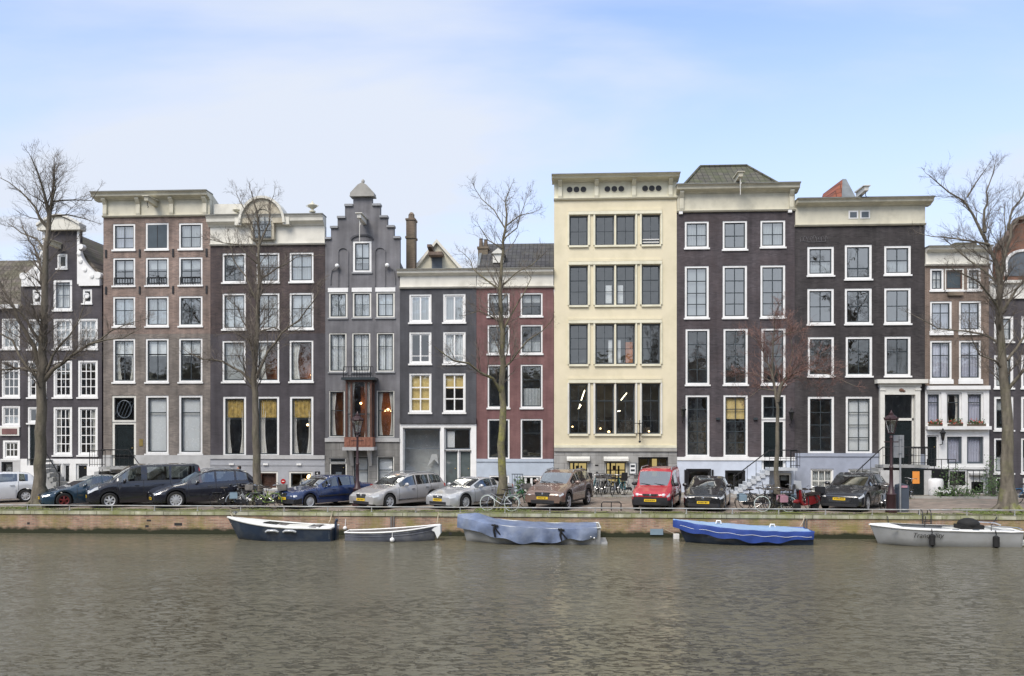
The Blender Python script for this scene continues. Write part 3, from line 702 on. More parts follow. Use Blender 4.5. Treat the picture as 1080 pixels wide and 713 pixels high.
h.win(270.4, 359, 294.4, 402.5, 1, (), glass='glass', cur=(('sideL', 'drape'), ('back', 'orange_room')))
h.win(305.2, 359, 330.4, 402.5, 1, (), glass='glass', cur=(('sideL', 'drape'), ('back', 'orange_room')))
for i, (a, c) in enumerate(((235, 259.5), (270.4, 294.4), (305.5, 330.5))):
    h.win(a, 418, c, 481, 1, ((.36, .04),), glass='glass_low', fw=.12, cur=(('valance', 'gold'), ('side', 'drape')) if i != 1 else (('valance', 'gold'), ('sideL', 'drape')))
h.ledge(None, None, 480, 484, 'pale_stone', .12); h.ledge(None, None, 489, 491, 'plinth_grey', .09)
h.win(236, 496, 260, 515, 1, (), fr='offwhite', sa='dark_sash', sill=None, rec=-.03, glass='glass_dim', cur=(('half', 'brown_wood'),))
o = h.win(273, 497, 293.5, 516, 1, (), fr='offwhite', sa='brown_wood', sill=None, rec=-.03, glass='glass_dim', cur=(('blind', 'brown_wood'),))
o = h.win(305, 497, 330, 515, 2, (), fr='offwhite', sa='dark_sash', sill=None, rec=-.03, glass='glass_dim')
for a in (245, 281, 316): h.bit('vent_lamp', 'white', a-2.5, 488.5, a+2.5, 490.5, -.16, -.1)
mb = MB(); xq, zq = h.X(298.5, FY-.1), h.Z(507.5); mb.lathe([(.14, FY-.09), (.14, FY-.063)], (xq, 0, zq), 16, 'y'); o = mb.build('round_sign', 'tail_red', h.root)
mb = MB(); mb.box(xq-.07, xq+.07, FY-.096, FY-.091, zq-.02, zq+.02); mb.build('sign_bar', 'white', o)
o = h.bit('small_sign', 'iron', 332.5, 497, 337.8, 504.5, -.09, -.063)
mb = MB(); xq, zq = h.X(335.1), h.Z(499); mb.box(xq-.05, xq+.05, FY-.096, FY-.091, zq-.015, zq+.015); mb.box(xq-.015, xq+.015, FY-.096, FY-.091, zq-.05, zq-.016); mb.box(xq-.015, xq+.015, FY-.096, FY-.091, zq+.016, zq+.05)
mb.box(xq-.05, xq+.05, FY-.096, FY-.091, zq-.24, zq-.21); mb.box(xq-.015, xq+.015, FY-.096, FY-.091, zq-.2, zq-.15); mb.build('sign_cross', 'white', o)
# lamp glowing in the basement window
o = MB(); o.ball((h.X(323.5), FY+.45, h.Z(503.5)), .13, .13, .15); o.build('window_lamp', 'warm_bulb', h.root, 60)
o = MB(); o.ball((h.X(318.5), FY+.4, h.Z(511)), .26, .15, .32); o.build('armchair', 'drape', h.root, 60)
for px, py in ((320.5, 448), (325, 395)):
    mb = MB(); mb.ball((h.X(px), FY+.7, h.Z(py)), .07); mb.build('chandelier', 'warm_bulb', h.root)
h.finish((260, 303, 352, 410, 486))

# ===== house D: grey step gable
h = House('grey painted house with stepped gable, hoist beam and carved wooden bay window', 343, 421.8, 303, 'paint_grey', room='warm_room')
h.wall(None, None, None, 464)
h.wall(349, 415.5, 251.6, 303); h.wall(356, 408.5, 240, 251.6); h.wall(363.8, 401, 229.6, 240); h.wall(371.5, 393.3, 217, 229.6) ; h.wall(372.5, 392.4, 206, 217)
h.pieces[-5] = h.pieces[-5]
h.wall(342.9, 421.8, 251.6+0, 303) if False else None
h.wall(None, None, 464, None, 'ashlar_dark', .05, 'plinth')
# shoulders of the lowest step reach the full width at y 251.6
h.pieces.append((h.x0, h.X(349), h.Z(303), h.Z(262), 'paint_grey', 0., 'wall')); h.pieces.append((h.X(415.5), h.x1, h.Z(303), h.Z(262), 'paint_grey', 0., 'wall'))
for (a, c, b) in ((364.3-7.8, 364.2, 229.6), (348.5, 356.3, 240), (401, 408.6, 229.6), (408.3, 416.2, 240), (342.6, 349.2, 251.6+0), (415.3, 423.2, 251.6)):
    pass
for (a, c, b) in ((363.5, 372.3, 217), (392.7, 401.6, 217), (355.7, 364.5, 229.6), (400.5, 409, 229.6), (348.4, 356.6, 240), (408, 416.2, 240), (342.7, 349.4, 251.6), (415, 422.2, 251.6)):
    mb = MB(); mb.box(h.X(a), h.X(c), FY-.1, FY+.35, h.Z(b)-.02, h.Z(b)+.1); mb.build('step_coping', 'blue_stone', h.root)
# the steps themselves as separate courses (union of rectangles up to each tread)
h.pieces = [p for p in h.pieces if p[4] != 'paint_grey']
h.wall(None, None, 251.6, 464); h.wall(349, 415.5, 240, 251.6); h.wall(356, 408.5, 229.6, 240); h.wall(363.8, 401, 217, 229.6); h.wall(372.5, 392.4, 206, 217)
x0, x1, z0 = h.X(370), h.X(395), h.Z(206); xm = (x0+x1)/2
mb = MB(); mb.prism([(x0, z0-.02), (x1, z0-.02), (x1, z0+.1), (xm+.25, z0+.55), (xm, z0+.68), (xm-.25, z0+.55), (x0, z0+.1)], FY-.2, FY+.4)
mb.box(x0-.02, x1+.02, FY-.22, FY+.42, z0-.1, z0-.022)
mb.lathe([(.1, z0+.6), (.06, z0+.7), (.1, z0+.78), (.09, z0+.86), (.001, z0+.95)], (xm, FY+.1, 0), 10); mb.build('gable_cap', 'stone', h.root)
h.hoist(382, 232, 1.3, 'offwhite', rope=256)
h.win(372, 254, 391.8, 287, 2, ((.55, .08),), fw=.12, cur=(('twothird', 'net'),), glass='glass_high', sill='blue_stone')
mb = MB(); x0, x1 = h.X(372), h.X(391.8); xm = (x0+x1)/2; hw = (x1-x0)/2+.05; z = h.Z(253.6)
for i in range(10):
    a0, a1 = PI*i/10, PI*(i+1)/10
    mb.prism([(xm-hw*math.cos(a0), z+.26*math.sin(a0)), (xm-hw*math.cos(a1), z+.26*math.sin(a1)), (xm-(hw+.07)*math.cos(a1), z+.07+.28*math.sin(a1)), (xm-(hw+.07)*math.cos(a0), z+.07+.28*math.sin(a0))], FY-.07, FY-.003)
mb.build('relieving_arch', 'paint_dark', h.root)
for (a, c) in ((357.3, 367), (396.2, 406)):
    mb = MB(); x0, x1 = h.X(a), h.X(c); zt = h.Z(265.5); zb = h.Z(302); xm = (x0+x1)/2; hw = (x1-x0)/2
    mb.box(x0-.04, x0, FY-.06, FY-.003, zb, zt); mb.box(x1, x1+.04, FY-.06, FY-.003, zb, zt)
    for i in range(8):
        a0, a1 = PI*i/8, PI*(i+1)/8
        mb.prism([(xm-hw*math.cos(a0), zt+.2*math.sin(a0)), (xm-hw*math.cos(a1), zt+.2*math.sin(a1)), (xm-(hw+.04)*math.cos(a1), zt+.24*math.sin(a1)), (xm-(hw+.04)*math.cos(a0), zt+.24*math.sin(a0))], FY-.06, FY-.003)
    mb.build('blind_arch', 'paint_grey', h.root)
for sg, a in ((1, 355.5), (-1, 408.3)):
    mb = MB(); x, z = h.X(a, FY-.2), h.Z(280, FY-.2); mb.ball((x, FY-.2, z), .12); o = mb.build('globe_lamp', 'white', h.root, 60)
    mb = MB(); mb.tube([(x, FY-.15, z), (x-sg*.35, FY-.05, z-.25), (x-sg*.42, FY-.05, z-.7), (x-sg*.42, FY-.05, h.Z(300))], .03, 6); mb.build('drain_pipe', 'paint_grey', o)
for (a, c) in ((346.7, 366.4), (371.8, 391.5), (396.7, 416.3)):
    h.win(a, 308, c, 335, 2, ((.48, .03),), fr='offwhite', fw=.09, cur=(('net', 'net'),), glass='glass_high', sill='blue_stone', lintel=('white', .24))
for (a, c) in ((346.8, 365.4), (371.2, 390.5), (397.2, 415.6)):
    h.win(a, 351, c, 392, 2, ((.33, .03),), fr='offwhite', fw=.07, cur=(('net', 'net'),), sill='blue_stone')
h.win(347, 412, 363.5, 461, 1, ((.42, .04),), fr='offwhite', fw=.05, cur=(('sideL', 'drape'), ('back', 'orange_room')), glass='glass_low', sill='blue_stone')
h.win(397.3, 412, 415.8, 461, 1, ((.42, .04),), fr='offwhite', fw=.05, cur=(('side', 'drape'), ('back', 'orange_room')), glass='glass_low', sill='blue_stone')
# the bay
Yb = FY-.75; x0, x1 = h.X(364.5, Yb), h.X(392, Yb); zt, zm, zb, zk = h.Z(403, Yb), h.Z(461, Yb), h.Z(471.5, Yb), h.Z(475, Yb)
h.hole(x0+.25, x1-.25, zm, zt-.2)
mb = MB()
for x in (x0, x0+.27, x1-.37, x1-.1): mb.box(x, x+.1, Yb, Yb+.1, zm, zt)
mb.box(x0, x1, Yb, Yb+.1, zt, zt+.12)
for x in (x0, x1-.1):
    mb.box(x, x+.1, FY-.1, FY-.003, zm, zt); mb.box(x, x+.1, Yb+.1, FY-.1, zt-.1, zt)
bay = mb.build('bay_window', 'brown_wood', h.root)
mb = MB(); mb.quad((x0+.05, Yb+.05, zm), (x1-.05, Yb+.05, zm), (x1-.05, Yb+.05, zt), (x0+.05, Yb+.05, zt)); mb.quad((x0+.05, Yb+.1, zm), (x0+.05, FY, zm), (x0+.05, FY, zt), (x0+.05, Yb+.1, zt)); mb.quad((x1-.05, Yb+.1, zm), (x1-.05, FY, zm), (x1-.05, FY, zt), (x1-.05, Yb+.1, zt)); mb.build('pane', 'glass_low', bay, recalc=False)
mb = MB(); mb.box(x0+.1, x1-.1, Yb+.02, Yb+.06, (zm*.58+zt*.42)-.03, (zm*.58+zt*.42)+.03); mb.build('sash', 'dark_sash', bay)
h.curtain(bay, x0+.1, x1-.1, zm, zt, 'side', 'drape', Yb+.2); h.curtain(bay, x0+.45, x1-.45, zm, zt, 'blind', 'orange_room', FY+.9)
mb = MB(); mb.box(x0-.06, x1+.06, Yb-.06, FY-.003, zb, zm-.002)
for k in range(6): mb.box(x0+.05+k*(x1-x0-.1)/6+.04, x0+.05+(k+1)*(x1-x0-.1)/6-.04, Yb-.09, Yb-.062, zb+.08, zm-.08)
mb.build('carved_panel', 'carved_wood', bay)
mb = MB(); mb.box(x0-.15, x1+.15, Yb-.15, FY-.003, zk, zb-.002); mb.prism([(FY-.1, zk-.9), (FY-.1, zk-.002), (Yb+.1, zk-.002)], x1-.3, x1-.12, 'x'); mb.prism([(FY-.1, zk-.9), (FY-.1, zk-.002), (Yb+.1, zk-.002)], x0+.12, x0+.3, 'x'); mb.build('bay_base', 'pale_stone', bay)
mb = MB(); mb.box(x0-.2, x1+.2, Yb-.2, FY-.003, zt+.122, zt+.26); mb.build('bay_roof', 'dark_sash', bay)
iron_rail(bay, x0-.1, x1+.1, Yb-.1, zt+.26, .6, 'balcony_railing')
h.ledge(None, None, 462, 466, 'pale_stone', .12)
h.win(347.5, 483, 365, 488, 1, (), fr='pale_stone', fw=.05, sa='dark_sash', sill=None, rec=0, glass='glass_low')
h.door(347.5, 488, 366, 513, 'door_black', 'offwhite', .08, rec=0); h.bit('letter_notice', 'grey_sash', 354, 498, 360, 503, .04, .055)
h.win(372, 481, 389.5, 515, 1, ((.42, .05),), fr='stone', fw=.06, sa='dark_sash', sill=None, rec=0, cur=(('blind', 'roller'),), glass='glass_low')
h.win(397.5, 481, 415.8, 515, 1, ((.42, .05),), fr='offwhite', fw=.06, sa='dark_sash', sill=None, rec=0, cur=(('blind', 'roller'),), glass='glass_low')
for px, py, q in ((407, 432, .08), (404, 433, .05), (410, 433, .05), (378, 425, .07)):
    mb = MB(); mb.ball((h.X(px), FY+.6, h.Z(py)), q); mb.build('chandelier', 'warm_bulb', h.root)
h.finish((300, 342, 402, 470), body_top=h.Z(303))
mb = MB(); x0, x1, zt, zr = h.x0+.05, h.x1-.05, h.Z(303), h.Z(222); xm = (x0+x1)/2
mb.prism([(x0, zt), (x1, zt), (xm, zr)], FY+.36, FY+8); mb.build('roof', 'tiles_dark', h.root)

# ===== house E: dark with white shop front
h = House('charcoal painted house with tall white framed shop front and pale attic gable', 421.8, 502.5, 302, 'paint_dark', room='light_room')
h.wall(None, None, None, 447); h.wall(None, None, 447, None, 'white', .04, 'shop_surround')
h.cornice(419.8, 503, 283, 304, 'pale_cream', .4, .34, side=.1)
h.cornice_top = h.corn[0]
x0, x1, xm, zb, zt = h.X(432, FY+2), h.X(492, FY+2), h.X(461, FY+2), h.Z(290, FY+2), h.Z(254.5, FY+2)
mb = MB(); mb.prism([(x0, zb), (x1, zb), (xm, zt)], FY+2, FY+6); o = mb.build('attic_gable', 'cream', h.root)
mb = MB(); mb.prism([(x0-.1, zb), (x0+.12, zb), (xm, zt-.1), (xm, zt+.1)], FY+1.8, FY+6.1); mb.prism([(x1+.1, zb), (xm, zt+.1), (xm, zt-.1), (x1-.12, zb)], FY+1.8, FY+6.1); mb.build('bargeboard', 'pale_cream', o)
mb = MB(); mb.box(xm-.3, xm+.3, FY+1.93, FY+1.99, zb+.1, zb+1.0); mb.build('attic_window', 'grey_sash', o)
mb = MB(); mb.box(xm-.4, xm+.4, FY+1.2, FY+1.98, zb+1.02, zb+1.2); mb.prism([(FY+2, zb+1.3), (FY+1.1, zb+1.45), (FY+1.1, zb+1.6), (FY+2, zb+1.6)], xm-.45, xm-.2, 'x'); mb.build('hoist_beam', 'brick_tan', o)
# tall brick chimney on the left
x0, x1, z0, z1 = h.X(429.3, FY+1.5), h.X(438.3, FY+1.5), h.Z(300, FY+1.5), h.Z(233, FY+1.5)
mb = MB(); mb.box(x0, x1, FY+1.2, FY+1.9, z0, z1); mb.box(x0-.05, x1+.05, FY+1.15, FY+1.95, h.Z(252, FY+1.5), h.Z(250, FY+1.5)); mb.box(x0-.04, x1+.04, FY+1.16, FY+1.94, z1, z1+.1)
mb.lathe([(.2, z1+.1), (.17, z1+.35), (.19, z1+.37), (.1, z1+.5), (.001, z1+.55)], ((x0+x1)/2, FY+1.55, 0), 8); mb.build('chimney', 'hewn', h.root)
for (a, c, e) in ((431.5, 455, 0), (467.3, 491, 1)):
    h.win(a, 310, c, 340, 2, (), sa='white', fw=.09, sw=.08, bw=.08, glass='glass_high', cur=(('net', 'cool_roller'),))
    h.win(a, 350, c, 383.5, 2, ((.8, .04),), sa='white', fw=.09, sw=.07, bw=.08, glass='glass', cur=(('net', 'net'),) if e else ())
    h.win(a, 393.5, c, 435, 2, (.34, .67), sa='white', fw=.09, sw=.05, bw=.07, glass='glass_low', cur=(('blind', 'lit_shade'),) if not e else (('half', 'lit_shade'),))
h.ledge(None, None, 441, 446.6, 'paint_dark', .14)
h.win(425, 451, 465, 513, 1, ((.34, .05),), fr='white', fw=.06, sa='grey_sash', sill=None, rec=.1, glass='glass_low', cur=(('back', 'cool_roller'),))  # pale panel added close behind the glass to lighten the deep shop room
h.win(468.5, 451, 497, 475, 1, (), fr='white', fw=.06, sa='grey_sash', sill=None, rec=.1, glass='glass_low')
h.bit('shop_poster', 'net', 471, 455, 479, 472, .24, .26)
h.door(468.5, 475, 483.5, 514, 'grey_glazed', 'white', .07, panels=False, rec=.1); h.door(484, 475, 497.3, 514, 'grey_glazed', 'white', .07, panels=False, rec=.1)
# white cloth hanging inside the shop
mb = MB(); xx, zz = h.X(456, FY+.7), h.Z(479, FY+.7); mb.prism([(xx-.05, zz), (xx+.25, zz), (xx+.35, zz-.6), (xx+.1, zz-.3), (xx-.3, zz-.7), (xx-.15, zz-.3)], FY+.8, FY+.84); mb.build('hanging_cloth', 'net', h.root)
h.finish((304, 346, 388, 446))

# ===== house F: plum
h = House('plum red painted house with dark tiled roof and light blue base', 502.5, 584, 302, 'plum')
h.wall(None, None, None, 485); h.wall(None, None, 485, None, 'light_blue', .05, 'plinth')
h.cornice(503, 583.8, 282, 303.5, 'pale_cream', .4, .34, side=.0)
x0, x1 = h.x0+.05, h.x1-.0; z0, z1 = h.Z(280), h.Z(257, FY+3)
mb = MB(); mb.prism([(FY+.1, z0-.3), (FY+.1, z0), (FY+3, z1), (FY+6.5, z0), (FY+6.5, z0-.3)], x0, x1, 'x'); mb.build('roof', 'tiles_dark', h.root)
mb = MB(); mb.prism([(FY+.0, z0-.25), (FY+.3, z0+.2), (FY+3, z1+.1), (FY+3, z1-.2)], x0-.05, x0+.1, 'x'); mb.build('verge', 'lead', h.root)
x0, x1 = h.X(504.8, FY+2), h.X(515, FY+2); za, zb = h.Z(285), h.Z(261.5, FY+2)
mb = MB(); mb.box(x0, x1, FY+1.6, FY+2.4, za, zb); mb.box(x0-.05, x1+.05, FY+1.55, FY+2.45, zb-.1, zb+.02)
mb.lathe([(.13, zb), (.1, zb+.5), (.13, zb+.55), (.001, zb+.56)], (x0+.14, FY+2, 0), 8); mb.lathe([(.13, zb), (.1, zb+.45), (.13, zb+.5), (.001, zb+.51)], (x1-.14, FY+2, 0), 8); mb.build('chimney', 'hewn', h.root)
x, z = h.X(526, FY+.8), h.Z(273, FY+.8); mb = MB(); mb.box(x-.3, x+.3, FY+.3, FY+1.4, z-.3, z+.2); mb.prism([(x-.4, z+.2), (x+.4, z+.2), (x, z+.5)], FY+.2, FY+1.5); mb.build('dormer', 'offwhite', h.root)
for (a, c) in ((514.2, 537.4), (549, 572.2)):
    h.win(a, 309, c, 333.5, 2, ((.6, .04),), fw=.08, glass='glass', cur=(('half', 'cool_roller'),))
    h.win(a, 342.6, c, 373, 2, ((.6, .04),), fw=.08, glass='glass', cur=(('cafe', 'cool_roller'),))
    h.win(a, 384.5, c, 430, 1, ((.33, .03),), fw=.08, glass='glass', cur=(('cafe', 'cool_roller'),) if a > 540 else ())
    h.win(a, 441.8, c, 484, 1, ((.33, .03),) if a > 540 else (), fw=.08, glass='glass')
h.ledge(None, None, 484, 487, 'light_blue', .1)
h.win(516, 501.5, 537, 516, 1, (), sill=None, rec=-.03, fw=.08, glass='glass_dim')
h.win(549.5, 501.5, 571, 521, 1, (), sill=None, rec=-.03, fw=.09, glass='glass_dim')
for a in (553, 559.3, 565.6): h.bit('shutter_slat', 'white', a, 504, a+2.3, 520, .01, .03)
mb = MB(); x, z = h.X(543), h.Z(506); mb.ball((x, FY-.1, z), .07); mb.build('bell_box', 'grey_sash', h.root)
h.finish((304, 338, 378, 436, 488))

# ===== house G: yellow
h = House('tall pale yellow house with round vents under the cornice and grey stone base', 584.3, 713.8, 205, 'yellow', D=5.)
h.wall(None, None, None, 472.5); h.wall(None, None, 472.5, None, 'ashlar', .06, 'plinth')
o = h.cornice(582.2, 715.5, 182.2, 210, 'yellow_trim', .75, .24, side=.1, brackets=(590.7, 629, 668.3, 706.8))
for px in (600.8, 608, 615.3, 640.6, 647.8, 655.1, 680.2, 687.3, 694.4):
    x, z = h.X(px), h.Z(199.8); mb = MB(); mb.lathe([(.165, FY-.083), (.165, FY-.072)], (x, 0, z), 16, 'y'); mb.build('round_vent', 'iron', o)
    mb = MB(); mb.lathe([(.165, FY-.071), (.165, FY-.10), (.19, FY-.10), (.19, FY-.071)], (x, 0, z), 16, 'y', cap=False); mb.build('vent_ring', 'yellow_trim', o)
rows = ((226.8, 258.3, (.52,)), (279.8, 321.5, ((.36, .05), .66)), (341.6, 384, ((.33, .03), .62)), (404.6, 457.6, ((.33, .06), .75)))
for r, (b, d, hh) in enumerate(rows):
    gl = 'glass' if r < 3 else 'glass_low'
    kw = dict(fr='grey_sash', fw=.045, sa='dark_sash', sw=.035, bw=.028, sill=None, rec=.14, glass=gl)
    h.win(600.6, b, 620, d, 2, hh, **kw); h.win(628, b, 647.8, d, 2, hh, **kw); h.win(650, b, 669.8, d, 2, hh, **kw); h.win(677, b, 696.3, d, 2, hh, cur=(), **kw)
    for (a, c) in ((600, 620.5), (627, 670.5), (676.5, 697)): h.ledge(a, c, d+.3, d+2.3, 'yellow_trim', .1, 'sill')
    h.ledge(599.5, 698, b-4, b-.8, 'yellow_trim', .09, 'lintel_band')
    h.ledge(599.5, 698, b-6.6, b-4.4, 'yellow', .05, 'lintel_band')
    for (a, c) in ((620.4, 622.2), (625.8, 627.6), (670.2, 671.8), (674.8, 676.6), (598.6, 600.2), (696.7, 698.4)): mb = MB(); mb.box(h.X(a), h.X(c), FY-.07, FY-.003, h.Z(d), h.Z(b-.9)); mb.build('pilaster_strip', 'yellow_trim' if r < 3 else 'offwhite', h.root)
    mb = MB(); mb.box(h.X(648)+.01, h.X(649.8)-.01, FY-.04, FY-.003, h.Z(d), h.Z(b-.9))
    mb.build('mullion_strip', 'yellow_trim' if r < 3 else 'offwhite', h.root)
for (a, c) in ((587.5, 597), (700.5, 710.5)): pass
h.ledge(None, None, 472.5, 476, 'stone', .14); h.ledge(None, None, 469.5, 472.2, 'yellow_trim', .08)
mb = MB()
for k in range(3): mb.prism([(h.X(685+k*3), h.Z(250)), (h.X(685.3+k*3), h.Z(250)), (h.X(685.3+k*3), h.Z(249)), (h.X(685+k*3), h.Z(249))], FY+.1, FY+.12)
h.bit('window_bar', 'white', 678, 252, 695.5, 252.8, .12, .15); h.bit('window_bar', 'white', 678, 255, 695.5, 255.8, .12, .15)
h.bit('curtain', 'net', 639, 300, 645.5, 319, .3, .32); h.bit('curtain', 'net', 651, 300, 657.5, 319, .3, .32); h.bit('curtain', 'net', 642, 358, 646, 382, .3, .32); h.bit('curtain', 'net', 651, 358, 655, 382, .3, .32); h.bit('curtain', 'orange_room', 660, 360, 668, 382, .5, .52)
for (a, c) in ((598.8, 621), (637.5, 661.5)):
    h.win(a, 486, c, 515, 2, ((.55, .05),), fr='offwhite', fw=.08, sa='iron', sill=None, rec=.02, glass='glass_dim', cur=(('back', 'lit_yellow'),))
    for k, (q0, q1, z0, z1) in enumerate(((.0, 1., .30, .36), (.0, 1., .62, .66), (.25, .33, .3, .9), (.62, .7, .1, .8), (.1, .3, .0, .25), (.5, .9, .0, .2), (.4, .55, .66, .8))):
        xa, xb, za, zb = h.X(a), h.X(c), h.Z(515), h.Z(486); mb = MB(); mb.box(xa+(xb-xa)*q0, xa+(xb-xa)*q1, FY+.6+.02*k, FY+.66+.02*k, za+(zb-za)*z0, za+(zb-za)*z1); mb.build('shelf', 'office', h.root)
    mb = MB(); mb.prism([(FY-.064, h.Z(485.5)), (FY-.35, h.Z(486)), (FY-.35, h.Z(483.5)), (FY-.064, h.Z(481.5))], h.X(a-1), h.X(c+1), 'x'); mb.build('awning_box', 'offwhite', h.root)
h.hole(h.X(673), h.X(704.5), h.Z(523), h.Z(482))
o = MB(); a, c = h.X(673), h.X(704.5); zz = h.Z(482)
o.box(a+.002, a+.09, FY+.1, FY+.2, .12, zz-.002); o.box(c-.09, c-.002, FY+.1, FY+.2, .12, zz-.002); o.box(a+.09, c-.09, FY+.1, FY+.2, zz-.1, zz-.002); o.box(a+(c-a)*.33, a+(c-a)*.33+.07, FY+.1, FY+.2, .12, zz-.1); o.box(a+(c-a)*.7, a+(c-a)*.7+.07, FY+.1, FY+.2, .12, zz-.1)
o = o.build('entrance', 'iron', h.root)
mb = MB(); mb.quad((a+.1, FY+.15, .12), (c-.1, FY+.15, .12), (c-.1, FY+.15, zz-.1), (a+.1, FY+.15, zz-.1)); mb.build('pane', 'glass_dim', o)
mb = MB(); mb.box(a+.9, a+1.05, FY+1.2, FY+1.3, 1.2, 1.9); mb.box(c-.7, c-.45, FY+1.4, FY+1.5, .9, 1.9); mb.build('hall_lamp', 'lit_yellow', o)
# notice board with two pictures
o = h.bit('notice_board', 'grey_sash', 663.2, 488, 671, 500, -.12, -.064); h.bit('notice_sheet', 'white', 664, 488.8, 670.2, 499.2, -.128, -.122, o); h.bit('notice_picture', 'dark_sash', 665, 490.3, 669.3, 492.6, -.134, -.13, o); h.bit('notice_picture', 'dark_sash', 665, 494.8, 669.3, 497, -.134, -.13, o)
h.bit('letter_box', 'iron', 628.5, 497.5, 630.5, 503, -.1, -.064); h.bit('number_plate', 'iron', 627.5, 490, 631, 491.5, -.075, -.064)
# wrought iron sign bracket
x, z = h.X(674.5, FY-.4), h.Z(445, FY-.4); mb = MB()
mb.box(x-.02, x+.02, FY-.9, FY-.003, z-.1, z-.06); mb.box(x-.02, x+.02, FY-.9, FY-.003, h.Z(457, FY-.4), h.Z(457, FY-.4)+.04)
mb.tube([(x, FY-.5, z+.1), (x, FY-.5, h.Z(464))], .025, 6); mb.tube([(x+.12, FY-.5, z), (x+.12, FY-.5, h.Z(457))], .02, 5); mb.tube([(x-.3, FY-.5, z-.08), (x+.15, FY-.5, z-.08)], .02, 5); mb.tube([(x-.3, FY-.5, h.Z(457)), (x+.25, FY-.5, h.Z(457))], .02, 5); mb.ball((x, FY-.5, h.Z(465.5)), .07)
mb.build('sign_bracket', 'iron', h.root)
# lamps burning inside the main floor
def tubes(h, L, mat='tube_light'):
    mb = MB()
    for (p, q, r, t, y) in L: mb.tube([(h.X(p, y), y, h.Z(q, y)), (h.X(r, y), y+.8, h.Z(t, y))], .03, 5)
    mb.build('room_lamps', mat, h.root)
tubes(h, ((655, 422, 662, 414, FY+1.5), (613, 422, 617, 411, FY+1.5), (610, 431, 613, 427, FY+2), (650, 434, 655, 433, FY+2.5), (611, 430, 612, 426, FY+2)))
for px, py in ((643, 455.5), (686, 455), (604, 450), (634, 452)): mb = MB(); mb.ball((h.X(px), FY+.8, h.Z(py)), .045 if px != 643 else .07); mb.build('desk_lamp', 'warm_bulb', h.root)
rr = random.Random(3)
for k in range(22):
    px = rr.uniform(601, 695); y = FY+rr.uniform(.8, 3.5); z = h.Z(458.5)
    mb = MB(); mb.box(h.X(px)-.2, h.X(px)+.2, y, y+.3, z, z+rr.uniform(.3, 1.1)); mb.build('cabinet', 'office', h.root)
h.finish((268, 331, 394, 462), body_top=h.corn[0]-.2)

# ===== house H: umber with hip roof
h = House('dark umber brick house with cream cornice, hipped tiled roof and pale blue base', 713.8, 838.3, 221, 'brick_umber')
h.stringer = 'pale_blue'
h.wall(None, None, None, 482); h.wall(None, None, 482, None, 'pale_blue', .05, 'plinth')
h.cornice(712.8, 841.3, 192.5, 223, 'cream', .6, .30, side=.12, brackets=(718.5, 834))
for a in (717.7, 832.6): mb = MB(); mb.box(h.X(a)-.1, h.X(a)+.1, FY-.15, FY-.004, h.Z(225.5), h.Z(222.8)); mb.build('corbel', 'white', h.root)
a0, a1 = h.X(719.5), h.X(824.5); b0, b1 = h.X(738.5, FY+3), h.X(788, FY+3); zb, zt = h.corn[0]-.05, h.Z(175.5, FY+3)
mb = MB(); y0, y1, ym = FY+.0, FY+7, FY+3
mb.quad((a0, y0, zb), (a1, y0, zb), (b1, ym, zt), (b0, ym, zt)); mb.quad((a1, y0, zb), (a1, y1, zb), (b1, ym+1, zt), (b1, ym, zt)); mb.quad((a0, y0, zb), (b0, ym, zt), (b0, ym+1, zt), (a0, y1, zb)); mb.quad((b0, ym, zt), (b1, ym, zt), (b1, ym+1, zt), (b0, ym+1, zt)); mb.quad((a0, y1, zb), (b0, ym+1, zt), (b1, ym+1, zt), (a1, y1, zb))
o = mb.build('roof', 'tiles_hip', h.root)
mb = MB(); mb.tube([(b0, ym, zt+.03), (b1, ym, zt+.03)], .09, 8); mb.tube([(b1, ym, zt+.03), (a1, y0, zb+.05)], .07, 6); mb.tube([(b0, ym, zt+.03), (a0, y0, zb+.05)], .07, 6); mb.build('ridge_tiles', 'tiles_hip', o)
h.hoist(778.5, 189, .9, 'cream', y0=FY-.4, rope=207)
for i, (a, c) in enumerate(((722.2, 747.6), (762.2, 788), (802, 828.3))):
    h.win(a, 232.8, c, 261 if i != 1 else 263, 2, (.52,), glass='glass_high', cur=(('net', 'cool_roller'),) if i != 1 else ())
    h.win(a, 280, c, 335, 2, ((.26, .05), .52, .76), glass='glass_high', fw=.11, cur=(('blind', 'cool_roller'),) if i == 0 else ())
for i, (a, c) in enumerate(((723, 748.3), (763, 788.8), (803, 828.6))):
    h.win(a, 346.5, c, 405.5, 2, (.25, .5, .75), glass='glass', fw=.11)
    if i < 2: h.win(a, 416.5, c, 481.5, 2, (.2, .42, .6, .8), glass='glass_low', fw=.11, cur=(('back', 'office'),) if i == 0 else (('half', 'lit_shade'), ('back', 'office')))
h.win(803, 416.5, 828.6, 442.5, 2, (.5,), glass='glass', fw=.11, sill=None); h.door(803, 442.5, 828.6, 495, 'door_green', 'white', .13)
h.lantern(720.5, 434); h.lantern(838-3.5, 437)
h.ledge(None, None, 482, 485.5, 'white', .1)
for a in (757, 796.5): h.bit('vent_cap', 'dark_sash', a-2, 440.5, a+2, 442.8, -.12)
h.win(723.5, 494.5, 750, 518, 1, (), fr='iron', sa='iron', sill=None, rec=0, glass='glass_low'); 
for a in (721.5, 750.2): h.bit('open_shutter', 'iron', a, 495.5, a+2, 517, -.12, -.053)
h.win(764.5, 496, 786, 519, 2, (.5,), fr='iron', sa='iron', sill=None, rec=0, glass='glass_dim')
h.win(820, 499, 834.5, 518, 1, (), fr='offwhite', sa='iron', sill=None, rec=0, glass='glass_dim', cur=(('half', 'cool_roller'),))
h.steps(846.5-8.5, 809, 772, 493, 8, 1.15, 'pale_steps')
iron_rail(h.root, h.X(828), h.X(837.5), FY-1.1, h.Z(493, 10), .9)
